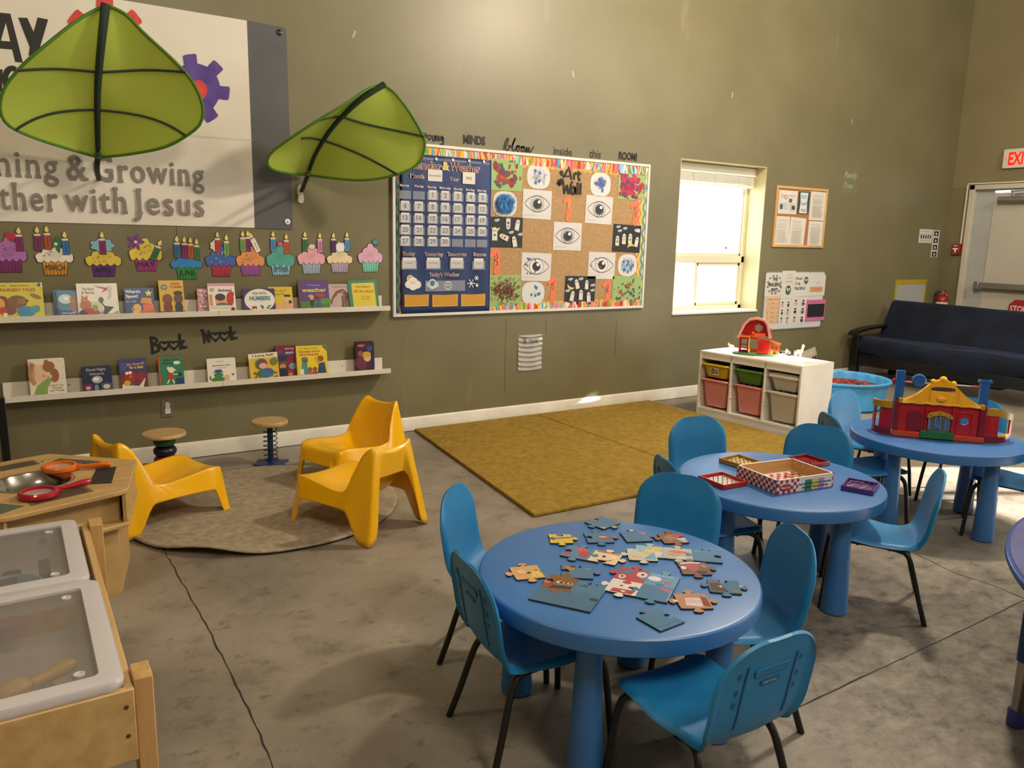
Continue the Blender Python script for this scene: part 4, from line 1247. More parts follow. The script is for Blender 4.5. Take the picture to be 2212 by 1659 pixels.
mb = MB(M('#55604f', 0.5)); slab(mb, [(-0.11, -1.93), (-0.02, -2.015), (-0.09, -2.075), (-0.17, -1.99)], HZ-0.001, HZ+0.0012); mb.build('felt_panel', hx_)
mb = MB(M('#3d3020', 0.6))
for p in ((0.31, -1.71+0.0), (0.165, -1.905), (0.06, -1.39), (-0.055, -2.03)):
    mb.prism(ellipse(p[0]-HEXC.x, p[1]-HEXC.y, 0.006, 0.006, 10), HZ-0.001, HZ+0.0009)
mb.build('peg_hole', hx_)
def hexring(mb, r, z0, z1, i, inset=0.0):
    a_, b_ = ha[i], ha[(i+1) % 6]
    p, q = Vector((r*cos(a_), r*sin(a_))), Vector((r*cos(b_), r*sin(b_)))
    n_ = ((p+q)/2).normalized(); p, q, n_ = p-n_*inset, q-n_*inset, n_*0.014
    mb.prism([p, q, q-n_, p-n_], z0, z1)
for i in range(6):
    mb = MB(BIRCH); hexring(mb, HR-0.012, 0.312, HZ-0.02, i, 0.055 if i in (2, 4) else 0.0); mb.build('side_panel', hx_)
mb = MB(BIRCH); mb.prism([(HR*cos(a_)*0.995, HR*sin(a_)*0.995) for a_ in ha], 0.294, 0.312); mb.build('shelf_plate', hx_, bevel=0.004)
for i in range(6):
    mb = MB(BIRCH); hexring(mb, 0.385, 0.0, 0.294, i); mb.build('base_panel', hx_)
# magnifying glasses
def magnifier(col, label, loc, rz, tilt=0.0):
    t = thing('magnifying_glass', label, 'magnifying glass', loc, rz)
    m_ = M(col, 0.25, 0, 0.5, 0, 0.3)
    mb = MB(m_); R1 = 0.062
    mb.lathe([(R1-0.010, 0.002), (R1+0.004, 0.0), (R1+0.009, 0.006), (R1+0.008, 0.018), (R1+0.002, 0.024), (R1-0.008, 0.023), (R1-0.010, 0.002)], 48, caps=False)
    mb.build('ring', t)
    mb = MB(clear_mat('lens', '#ffffff', 0.18, 0.03)); mb.lathe([(0.001, 0.009), (R1-0.009, 0.011), (R1-0.009, 0.013), (0.001, 0.016)], 32); mb.build('lens', t)
    mb = MB(m_); mb.box(R1+0.004, R1+0.020, -0.011, 0.011, 0.003, 0.023)
    P = [(R1+0.015, 0, 0.012), (R1+0.04, 0, 0.011), (R1+0.07, 0, 0.0115), (R1+0.10, 0, 0.0135), (R1+0.125, 0, 0.0135), (R1+0.138, 0, 0.0135)]
    mb.tube(spline(P, 5), [0.008+0.0055*sin(pi*min(1, max(0, k/25*1.0))**1.6) if k < 24 else (0.0085 if k == 24 else 0.004) for k in range(26)], 12)
    mb.build('handle', t, bevel=0.002)
    return t
magnifier('#d96a10', 'orange toy magnifying glass lying on the hexagonal play table', (0.118, -1.585, HZ+0.005), radians(-17))
magnifier('#a8122a', 'red toy magnifying glass lying on the hexagonal play table', (0.030, -1.925, HZ+0.003), radians(22))

# ================================================================== SENSORY TABLE WITH LIDDED BINS
PINE = noisy('pine_board', '#b79560', '#c9a872', 2.5, 0.5, 0.05, 30, 6, (9, 1.0, 9))
PINEX = noisy('pine_post', '#b38a58', '#caa26c', 3.5, 0.5, 0.05, 30, 6, (11, 11, 0.8))
sx0, sx1, sy0, sy1, sz = -0.62, 0.160, -3.560, -2.385, 0.475
sn = thing('sensory_table', 'pine sensory table in the lower left corner with two lidded clear tubs', 'table', ((sx0+sx1)/2, (sy0+sy1)/2, 0))
def sl(mb, name, **k): return local(sn, mb, name, **k)
for nm, bx in (('front_panel', (sx0, sx1, sy0, sy0+0.02)), ('rear_panel', (sx0, sx1, sy1-0.02, sy1)), ('side_panel', (sx1-0.02, sx1, sy0+0.02, sy1-0.02)), ('side_panel', (sx0, sx0+0.02, sy0+0.02, sy1-0.02))):
    mb = MB(PINE); mb.box(bx[0], bx[1], bx[2], bx[3], 0.30, sz); sl(mb, nm, bevel=0.003)
mb = MB(PINE); mb.box(sx0+0.02, sx1-0.02, (sy0+sy1)/2-0.012, (sy0+sy1)/2+0.012, 0.32, sz-0.03); sl(mb, 'cross_rail')
for (x, y) in ((sx1, sy0+0.012), (sx1, sy1-0.085), (sx0-0.04, sy0+0.012), (sx0-0.04, sy1-0.085)):
    mb = MB(PINEX); mb.box(x+0.001, x+0.041, y, y+0.075, 0.0, sz+0.015); sl(mb, 'leg', bevel=0.003)
mb = MB(M('#4a3a28', 0.7))
for z in (0.435, 0.365): mb.prism(ellipse(sx1-0.018, z, 0.005, 0.005, 10), -sy0-0.001+0.0, -sy0+0.0012, Matrix(((1, 0, 0, 0), (0, 0, -1, 0), (0, 1, 0, 0), (0, 0, 0, 1))))
sl(mb, 'screw_head')
TUB = clear_mat('frosted_tub', '#e6e2e0', 0.60, 0.35)
LIDM = clear_mat('frosted_lid', '#dedade', 0.66, 0.25)
PANE = clear_mat('clear_lid_panel', '#9a9490', 0.30, 0.12)
def lidded_tub(label, x0, x1, y0, y1, ztop):
    cx, cy = (x0+x1)/2, (y0+y1)/2; w, d = x1-x0, y1-y0
    t = thing('storage_tub', label, 'tub', (cx, cy, ztop-0.16))
    mb = MB(TUB)
    rings = [[(x, y, z) for x, y in rrect(w*k-e, d*k-e, 0.045, 6)] for k, e, z in ((0.90, 0.05, 0.004), (0.92, 0.03, 0.012), (0.97, 0.03, 0.13), (0.985, 0.0, 0.138))]
    n = len(rings[0]); mb.add(sum(rings, []), [(i*n+j, i*n+(j+1) % n, (i+1)*n+(j+1) % n, (i+1)*n+j) for i in range(3) for j in range(n)]+[tuple(range(n-1, -1, -1))])
    mb.build('tub', t, solid=0.002)
    lid = MB(LIDM)
    def rg(i_, z, r_=0.035): return [(x, y, z) for x, y in rrect(w-2*i_, d-2*i_, max(0.006, r_-i_*0.4), 6)]
    R = [rg(0.002, 0.130), rg(0.0, 0.150), rg(0.004, 0.158), rg(0.014, 0.160), rg(0.048, 0.159), rg(0.052, 0.150)]
    n = len(R[0]); lid.add(sum(R, []), [(i*n+j, i*n+(j+1) % n, (i+1)*n+(j+1) % n, (i+1)*n+j) for i in range(5) for j in range(n)])
    lo = lid.build('lid', t, solid=0.002, soff=-1)
    pn = MB(PANE); pn.prism([p[:2] for p in rg(0.051, 0)], 0.1485, 0.150); pn.build('lid_panel', lo)
    for sx in (-1, 1):
        for sy in (-1, 1):
            b_ = MB(LIDM); b_.lathe([(0.012, 0.150), (0.012, 0.154), (0.008, 0.1545), (0.006, 0.152), (0.001, 0.152)], 20, Matrix.Translation((sx*(w/2-0.085), sy*(d/2-0.085), 0))); b_.build('stacking_foot', lo)
    b_ = MB(LIDM); b_.prism(rrect(0.16, 0.014, 0.005, 4), 0.159, 0.164, Matrix.Translation((-0.02, -d/2+0.030, 0))); b_.build('lid_latch', lo, bevel=0.002)
    return t
ZL = 0.50
lidded_tub('frosted clear tub at the back of the pine sensory table, hinges and blue toy inside', sx0+0.03, 0.128, -2.935, sy1-0.005, ZL)
lidded_tub('frosted clear tub at the front of the pine sensory table, yellow scoop inside', sx0+0.03, 0.146, sy0+0.006, -2.948, ZL)
def inside(name, label, mat_, fn, loc, rz=0.0):
    mb = MB(mat_); fn(mb); o = mb.build(name, loc=loc); o.rotation_euler = (0, 0, rz); return tag(o, label, 'toy')
def scoop(mb):
    mb.tube(spline([(0, 0, 0.02), (0.05, 0, 0.022), (0.10, 0, 0.025)], 6), [0.012, 0.012, 0.013, 0.014, 0.015, 0.016, 0.017, 0.018, 0.018, 0.017, 0.015, 0.012, 0.006], 12)
    mb.sphere(-0.04, 0, 0.025, 0.035, 16, 10, 1.2, 0.8, 0.6)
zi = ZL-0.16+0.012
inside('toy_scoop', 'yellow toy scoop inside the front frosted tub', M('#c9a24a', 0.3), scoop, (-0.03, -3.40, zi+0.09), radians(25))
inside('toy_paddle', 'pink toy paddle inside the front frosted tub', M('#8a5f68', 0.5), lambda mb: (mb.prism(ellipse(0, 0, 0.11, 0.03, 28), 0, 0.02), mb.prism(ellipse(0.11, 0, 0.04, 0.035, 20), 0, 0.03)), (-0.18, -3.06, zi+0.085))
inside('folded_cloth', 'pale folded cloth inside the front frosted tub', M('#a8998f', 0.7), lambda mb: mb.prism([(-0.25, -0.1), (0.17, -0.14), (0.10, 0.04), (0.04, 0.15), (-0.25, 0.15)], 0, 0.05), (-0.13, -3.26, zi+0.01))
inside('toy_block', 'dark upright toy block inside the back frosted tub, nearer the corner', M('#2c3236', 0.5), lambda mb: mb.prism(rrect(0.03, 0.12, 0.01, 3), 0, 0.03), (0.02, -2.72, zi+0.09))
inside('toy_block', 'dark curved toy block inside the back frosted tub, farther from the corner', M('#2c3236', 0.5), lambda mb: mb.prism(rrect(0.045, 0.11, 0.014, 3), 0, 0.03), (-0.07, -2.76, zi+0.09), radians(-12))
inside('play_bowl', 'light blue toy bowl inside the back frosted tub', M('#6f9fb8', 0.4), lambda mb: mb.lathe([(0.001, 0), (0.06, 0), (0.085, 0.05), (0.08, 0.05), (0.055, 0.006), (0.001, 0.006)], 28), (-0.07, -2.84, zi+0.075))
inside('play_tray', 'grey toy tray inside the back frosted tub', M('#8f8783', 0.6), lambda mb: mb.prism(rrect(0.26, 0.20, 0.01, 3), 0, 0.08), (-0.28, -2.60, zi))

# ================================================================== STOOLS
SEATW = noisy('birch_seat', '#bb9a68', '#c8a878', 6, 0.4, 0, None, 4, (1, 8, 1))
st1 = thing('ring_stool', 'round wooden stool on stacked green, navy and red rings by the wall', 'stool', (0.705, -0.41, 0))
mb = MB(SEATW); mb.lathe([(0.001, 0.268), (0.118, 0.268), (0.122, 0.272), (0.122, 0.286), (0.119, 0.290), (0.001, 0.290)], 48); mb.build('seat', st1)
for z, r_, c in ((0.235, 0.062, '#245c38'), (0.178, 0.064, '#161c2a'), (0.120, 0.064, '#7c1d20'), (0.066, 0.064, '#b08a2a')):
    mb = MB(M(c, 0.35)); mb.lathe([(0.001, z-0.027)]+[(r_-0.026+0.028*cos(t), z+0.028*sin(t)) for t in [-pi/2+pi*k/10 for k in range(11)]]+[(0.001, z+0.027)], 32); mb.build('ring', st1)
mb = MB(M('#245c38', 0.35)); mb.lathe([(0.045, 0.250), (0.070, 0.268), (0.001, 0.268)], 32); mb.build('cup', st1)
mb = MB(SEATW); mb.lathe([(0.001, 0), (0.13, 0), (0.13, 0.028), (0.127, 0.032), (0.001, 0.032)], 40); mb.build('base', st1)
mb = MB(M('#6f6960', 0.5)); mb.cyl(0, 0, 0.03, 0.268, 0.018); mb.build('post', st1)
st2 = thing('spring_stool', 'round wooden stool on a blue post with a coil spring and flower base', 'stool', (1.340, -0.372, 0))
mb = MB(SEATW); mb.lathe([(0.001, 0.262), (0.110, 0.262), (0.113, 0.266), (0.113, 0.284), (0.110, 0.288), (0.001, 0.288)], 48); mb.build('seat', st2)
NB = M('#1e3568', 0.4)
mb = MB(NB); mb.lathe([(0.024, 0.008), (0.018, 0.014), (0.018, 0.262), (0.028, 0.262)], 24); mb.build('post', st2)
mb = MB(NB); mb.prism([((0.098+0.017*cos(6*t))*cos(t), (0.098+0.017*cos(6*t))*sin(t)) for t in [2*pi*k/96 for k in range(96)]], 0.0, 0.010); mb.build('flower_base', st2, bevel=0.003)
mb = MB(M('#22252c', 0.35, 0.7)); turns = 8
mb.tube([(0.043*cos(2*pi*turns*k/200), 0.043*sin(2*pi*turns*k/200), 0.014+0.244*k/200) for k in range(201)], 0.0028, 6); mb.build('coil_spring', st2)

# ================================================================== HORSESHOE ACTIVITY TABLE AT THE RIGHT EDGE
at = thing('activity_table', 'purple-topped activity table with chrome legs cut by the right picture edge', 'table', (3.26, -5.21, 0))
RO, RI = 1.19, 0.52
ang = [radians(62+(205-62)*k/70) for k in range(71)]
def hs(ro, ri, ext=0.0):
    return [(ro*cos(a_), ro*sin(a_)) for a_ in ang]+[(ri*cos(a_), ri*sin(a_)) for a_ in reversed(ang)]
def strip(mb, ro, ri, z0, z1):
    n = len(ang)
    V = [(r_*cos(a_), r_*sin(a_), z) for z in (z0, z1) for r_ in (ro, ri) for a_ in ang]
    F = []
    for i in range(n-1):
        F += [(2*n+i, 2*n+i+1, 3*n+i+1, 3*n+i), (i, n+i, n+i+1, i+1), (i, i+1, 2*n+i+1, 2*n+i), (n+i, 3*n+i, 3*n+i+1, n+i+1)]
    F += [(0, 2*n, 3*n, n), (n-1, 2*n-1, 4*n-1, 3*n-1)]
    mb.add(V, F)
mb = MB(noisy('purple_tabletop', '#4a4f86', '#565b94', 5, 0.4)); strip(mb, RO-0.012, RI+0.012, 0.476, 0.500); mb.build('tabletop', at, bevel=0.002)
mb = MB(M('#2c4f9c', 0.3)); strip(mb, RO, RI, 0.470, 0.496); mb.build('edge_band', at, bevel=0.006)
mb = MB(M('#454a80', 0.4)); strip(mb, RO-0.075, RO-0.079, 0.500, 0.5006); mb.build('groove_line', at)
for da, rr_ in ((128.6, RO-0.055), (80, RO-0.055), (180, RO-0.07), (110, RI+0.08)):
    a_ = radians(da); x, y = rr_*cos(a_), rr_*sin(a_)
    lg = MB(M('#243c78', 0.4)); lg.cyl(0, 0, 0.22, 0.475, 0.024); lo = lg.build('leg', at, loc=(x, y, 0))
    c_ = MB(M('#a8a49c', 0.22, 1.0)); c_.cyl(0, 0, 0.04, 0.225, 0.0195); c_.build('chrome_tube', lo)
    c_ = MB(M('#343f8c', 0.45)); c_.lathe([(0.022, 0.0), (0.0265, 0.004), (0.0265, 0.05), (0.0245, 0.054), (0.001, 0.054)], 20); c_.build('foot', lo)
# ================================================================== WALL DECORATION
def P2(u, v, y=0.0):
    p = wp(u, v, y); return (p.x, p.z)
WX = wallX(0, 0, 0.0)
def wallM(y): return wallX(0, 0, y)
def recenter(o):
    me = o.data
    xs = [v.co.x for v in me.vertices]; ys = [v.co.y for v in me.vertices]; zs = [v.co.z for v in me.vertices]
    c = Vector(((min(xs)+max(xs))/2, max(ys), min(zs)))
    me.transform(Matrix.Translation(-c)); o.location = c
    return o
def quad(u0, u1, v0, v1, y=0.0):
    """centre and size on the back wall of a picture rectangle"""
    a, b = wp((u0+u1)/2, v0, y), wp((u0+u1)/2, v1, y)
    l, r = wp(u0, (v0+v1)/2, y), wp(u1, (v0+v1)/2, y)
    return (l.x+r.x)/2, (a.z+b.z)/2, r.x-l.x, a.z-b.z
def sheet(name, label, cat, u0, u1, v0, v1, color, draw=None, y=-0.004, th=0.0015, rot=0.0, shape=None, group=None, rough=0.6):
    """a paper or card fixed to the wall: draw(a, w, h) with the origin at its centre"""
    cx, cz, w, h = quad(u0, u1, v0, v1, y)
    mb = MB(M(color, rough) if isinstance(color, str) else color)
    mb.prism(shape(w, h) if shape else [(-w/2, -h/2), (w/2, -h/2), (w/2, h/2), (-w/2, h/2)], 0, th, wallX(0, 0, 0, 0))
    if draw: draw(Art(mb, wallX(0, 0, 0) @ Matrix.Translation((0, 0, th)), 0.0003), w, h)
    o = mb.build(name, loc=(cx, y, cz)); o.rotation_euler = (0, rot, 0)
    return tag(o, label, cat, group)
def serif_text(a, t, x, y, h, c, w, bold=0.0):
    """slab-serif lettering: the plain letters plus flat slabs on the stem ends"""
    vs, fs = text_geo(t, bold, 0, 1.16)
    xs = [v[0] for v in vs]; x0, x1 = min(xs), max(xs); kx = w/(x1-x0); k = h/0.70
    a._m(c)
    z0_ = a.z; sq = []
    V, F = [], []
    for dx, dy in ((-0.017, 0), (0.017, 0), (0, -0.012), (0, 0.012), (0, 0)):
        n0 = len(V); a.z += 0.00006
        V += [(x+(v[0]-x0+dx)*kx, y+(v[1]+dy)*k, a.z) for v in vs]; F += [tuple(i+n0 for i in f) for f in fs]
    levels = [(0.0, 1), (0.50, -1), (0.70, -1)]
    for lv, s in levels:
        q = sorted(v[0] for v in vs if abs(v[1]-lv) < 0.026)
        grp = []
        for p in q:
            if grp and p-grp[-1][1] < 0.17: grp[-1][1] = p
            else: grp.append([p, p])
        for g0, g1 in grp:
            if 0.05 < g1-g0 < 0.24:
                n = len(V); b0, b1 = g0-0.045, g1+0.045; a.z += 0.00005
                for (px, py) in ((b0, lv-0.03), (b1, lv-0.03), (b1, lv+0.055), (b0, lv+0.055)) if s > 0 else ((b0, lv-0.055), (b1, lv-0.055), (b1, lv+0.03), (b0, lv+0.03)):
                    V.append((x+(px-x0)*kx, y+py*k, a.z))
                F.append((n, n+1, n+2, n+3))
    a.mb.add(V, F, a.X); a.up()

# ---------------------------------------------------------------- painted banner board
ban = thing('wall_banner', 'large white painted banner with grey right-hand strip above the cupcakes', 'banner', (0.6, 0, 1.50))
BW = noisy('banner_white', '#dbd5ca', '#e4dfd5', 2, 0.6)
by = -0.006
bz0, bz1 = 1.503, 2.778
mb = MB(BW); mb.box(-1.35, 1.392, by, -0.001, bz0, bz1)
a = Art(mb, wallM(by), 0.0004)
BK = '#1d1b19'
def zp(x, y): return P2(x/3.319, y/3.319)      # points read off an enlargement
a.poly([zp(*p) for p in ((25, 95), (75, 100), (165, 452), (108, 446))], BK)
a.poly([zp(*p) for p in ((-95, 440), (-35, 445), (60, 100), (0, 92))], BK)
a.poly([zp(*p) for p in ((-50, 345), (95, 358), (82, 300), (-40, 290))], BK)
a.poly([zp(*p) for p in ((130, 128), (195, 130), (243, 235), (215, 345))], BK)
a.poly([zp(*p) for p in ((270, 127), (345, 142), (285, 345), (280, 400), (205, 400), (215, 330))], BK)
a.poly([zp(*p) for p in ((-40, 495), (18, 500), (14, 660), (-40, 660))], BK)
a.line([zp(88+52*cos(t), 570-80*sin(t)) for t in [radians(60+24*k) for k in range(11)]], 0.028, BK)
def gear(cx, cy, R, r, n, a0, tw, c):
    pts = []
    for k in range(n):
        t = radians(a0)+2*pi*k/n
        for (d, q) in ((-0.62, r), (-0.48, R*0.985), (-0.3, R), (0.3, R), (0.48, R*0.985), (0.62, r)):
            pts.append((t+d*tw, q))
        for s in (0.3, 0.5, 0.7):
            pts.append((t+0.62*tw+(2*pi/n-1.24*tw)*s, r*0.99))
    a.poly([zp(cx+q*cos(t), cy+q*sin(t)) for t, q in pts], c)
REDP = noisy('painted_red', '#c9302c', '#dd4a40', 14, 0.6)
PURP = noisy('painted_purple', '#4a2f86', '#62489c', 12, 0.6)
gear(750, 300, 305, 228, 7, -90, 0.42, REDP)
gear(1388, 645, 258, 190, 7, 6, 0.40, PURP)
a.poly([zp(1415+68*cos(t), 650+74*sin(t)) for t in [2*pi*k/28 for k in range(28)]], REDP)
GT = '#857e77'
def wline(words, v_base, v_cap):
    for t, u0, u1 in words:
        p0, p1 = P2(u0, v_base(u0)), P2(u1, v_base(u1))
        hc = P2(u0, v_cap(u0))[1]-p0[1]
        serif_text(a, t, p0[0], p0[1], hc, GT, p1[0]-p0[0])
zb1 = P2(330, 396)[1]; zb2 = P2(330, 462)[1]
def base_v(z):      # picture row of a level line of the wall
    def f(u):
        lo, hi = 0.0, 900.0
        for _ in range(40):
            m = (lo+hi)/2
            if P2(u, m)[1] > z: lo = m
            else: hi = m
        return lo
    return f
capH = 0.142
wline([('Lear', -135, -14), ('ning', -6, 126), ('&', 146, 188), ('Growing', 206, 440)], base_v(zb1), base_v(zb1+capH))
wline([('Toge', -130, -8), ('ther', 1, 126), ('with', 143, 273), ('Jesus', 289, 440)], base_v(zb2), base_v(zb2+capH))
a.line([P2(390, 291), P2(548, 303)], 0.002, '#b9b2a5')
o = local(ban, mb, 'painted_panel')
mb = MB(noisy('banner_grey', '#4e5054', '#58595c', 3, 0.55)); mb.prism([(1.388, bz0-0.002), (1.634, bz0-0.005), (1.640, bz0+0.03), (1.634, bz1-0.02), (1.622, bz1-0.004), (1.388, bz1)], 0.001, 0.007, wallM(0))
local(ban, mb, 'grey_strip')
for (u, v, c) in ((603, 71, '#141414'), (620, 479, '#e9e6e0')):
    x, z = P2(u, v); mb = MB(M(c, 0.3)); mb.lathe([(0.001, 0.008), (0.016, 0.008), (0.019, 0.012), (0.014, 0.015), (0.001, 0.014)], 20, wallX(x, z, 0)); mb.mat(M('#55524e', 0.3, 0.6)); mb.lathe([(0.001, 0.0155), (0.005, 0.0155), (0.001, 0.017)], 10, wallX(x, z, 0)); local(ban, mb, 'washer_screw')

# ---------------------------------------------------------------- leaf canopies
LEAF = bpy.data.materials.new('leaf_fabric'); LEAF.use_nodes = True
_nt = LEAF.node_tree; _b = _nt.nodes['Principled BSDF']; _b.inputs['Base Color'].default_value = lin('#b8d156'); _b.inputs['Roughness'].default_value = 0.7
_tl = _nt.nodes.new('ShaderNodeBsdfTranslucent'); _tl.inputs['Color'].default_value = lin('#c6d657')
_mx = _nt.nodes.new('ShaderNodeMixShader'); _mx.inputs[0].default_value = 0.35
_nt.links.new(_b.outputs[0], _mx.inputs[1]); _nt.links.new(_tl.outputs[0], _mx.inputs[2]); _nt.links.new(_mx.outputs[0], _nt.nodes['Material Output'].inputs[0])
LHEM = M('#4d7a22', 0.7); LRIB = M('#12291c', 0.7)
def leaf(label, mid, left, right, stem, ribs, bolt, out0, out1, edge):
    """outlines given as picture points with their distance in front of the wall"""
    t = thing('leaf_canopy', label, 'canopy', tuple(wp(*bolt)))
    n = 40
    def yv(k): return -(out0+(out1-out0)*sin(k*pi/2)**1.0)
    def curve(pts, off):
        P = spline([(p[0], p[1]) for p in pts], 12)
        L = [0]
        for i in range(1, len(P)): L.append(L[-1]+(P[i]-P[i-1]).length)
        out = []
        for k in range(n+1):
            d = L[-1]*k/n; i = 1
            while i < len(L)-1 and L[i] < d: i += 1
            q = (d-L[i-1])/max(1e-9, L[i]-L[i-1]); p = P[i-1].lerp(P[i], q)
            kk = k/n
            out.append(wp(p.x, p.y, yv(kk)-off*sin(pi*kk)))
        return out
    Mi, Le, Ri = curve(mid, 0.0), curve(left, edge), curve(right, edge)
    nv = 12
    def pt(i, s):
        e = Le if s < 0 else Ri; k = abs(s)
        p = Mi[i].lerp(e[i], k)
        p.y += 0.05*sin(pi*k)*sin(pi*i/n)*0.8          # belly towards the wall
        return p
    mb = MB(LEAF)
    V = [tuple(pt(i, -1+2*j/(2*nv))) for i in range(n+1) for j in range(2*nv+1)]
    m_ = 2*nv+1
    mb.add(V, [(i*m_+j, i*m_+j+1, (i+1)*m_+j+1, (i+1)*m_+j) for i in range(n) for j in range(2*nv)])
    local(t, mb, 'leaf_fabric', angle=180)
    mb = MB(LHEM); loop = [tuple(p) for p in Le]+[tuple(p) for p in reversed(Ri)][1:-1]
    mb.tube(loop, 0.0085, 8, closed=True); local(t, mb, 'hem')
    mb = MB(LRIB); P = [tuple(wp(*bolt, -0.012))]+[tuple(p+Vector((0, -0.012, 0))) for p in curve(stem, 0.0)]+[tuple(p+Vector((0, -0.010, 0))) for p in Mi[1:]]
    mb.tube(P, [0.012]+[0.014]*(n+1)+[0.016+0.011*(k/n) for k in range(1, n+1)], 8, flat=0.7); local(t, mb, 'midrib')
    for r_ in ribs:
        f, s0, s1, i0, i1, pw = r_
        P = []
        for k in range(25):
            s = s0+(s1-s0)*k/24
            ii = f+((i0 if s < 0 else i1)-f)*abs(s)+pw*sin(pi*abs(s))
            ii = max(0, min(n-0.001, ii)); q = int(ii); e = ii-q
            p = pt(q, s).lerp(pt(q+1, s), e)+Vector((0, -0.007, 0)); P.append(tuple(p))
        mb = MB(LRIB); mb.tube(P, 0.0125, 6, flat=0.5); local(t, mb, 'rib')
    mb = MB(LHEM); p = Mi[1]; mb.sphere(p.x, p.y+0.004, p.z, 0.030, 14, 8, 1.3, 0.35, 0.8); local(t, mb, 'stem_pocket')
    mb = MB(M('#a8a49c', 0.35, 0.7)); mb.lathe([(0.001, 0), (0.009, 0), (0.009, 0.022), (0.004, 0.026), (0.001, 0.026)], 12, wallX(wp(*bolt).x, wp(*bolt).z, 0)); local(t, mb, 'bolt')
    return t
lf1 = leaf('big green leaf canopy hanging over the white banner',
     mid=[(212, 340), (210, 240), (213, 155), (228, 10)],
     left=[(212, 340), (150, 322), (70, 296), (18, 270), (0, 235), (10, 190), (50, 140), (110, 88), (170, 42), (228, 10)],
     right=[(212, 340), (280, 333), (355, 318), (405, 292), (434, 265), (437, 225), (415, 175), (375, 130), (310, 70), (270, 30), (228, 10)],
     stem=[(213, 387), (209, 365), (211, 340)], ribs=[(22.2, -1, 1, 23.5, 24.5, 0.9), (12.3, -1, 1, 12.9, 13.4, 1.9)], bolt=(213, 388), out0=0.06, out1=0.62, edge=0.05)
lf2 = leaf('smaller green leaf canopy tilted right between banner and calendar board',
     mid=[(664, 378), (682, 330), (720, 272), (775, 218), (828, 183)],
     left=[(664, 378), (625, 374), (590, 366), (577, 350), (588, 328), (630, 297), (690, 258), (750, 222), (795, 192), (828, 183)],
     right=[(664, 378), (720, 385), (790, 389), (860, 376), (905, 352), (918, 312), (908, 282), (880, 235), (850, 198), (828, 183)],
     stem=[(651, 412), (656, 398), (664, 378)], ribs=[(22.5, -0.93, 1, 23.5, 27.3, 0.8), (12.5, -0.6, 1, 15.5, 17.2, 1.5)], bolt=(651, 413), out0=0.05, out1=0.55, edge=0.04)
mb = MB(M('#d9d5cb', 0.4)); x, z = P2(648, 419)
mb.prism(spline([(-0.014, 0.035), (0, 0.047), (0.014, 0.035), (0.011, 0.01), (0.016, -0.02), (0.012, -0.040), (-0.002, -0.046), (-0.014, -0.036), (-0.013, -0.01), (-0.018, 0.012)], 4, True) and [(p.x, p.y) for p in spline([(-0.014, 0.035), (0, 0.047), (0.014, 0.035), (0.011, 0.01), (0.016, -0.02), (0.012, -0.040), (-0.002, -0.046), (-0.014, -0.036), (-0.013, -0.01), (-0.018, 0.012)], 4, True)], 0.001, 0.014, wallX(x, z, 0) @ Matrix.Scale(1.35, 4))
mb.mat(M('#3a3835', 0.5)); mb.lathe([(0.001, 0.02), (0.004, 0.02), (0.001, 0.021)], 10, wallX(x, z-0.03, 0))
local(lf2, mb, 'wall_bracket', bevel=0.002)

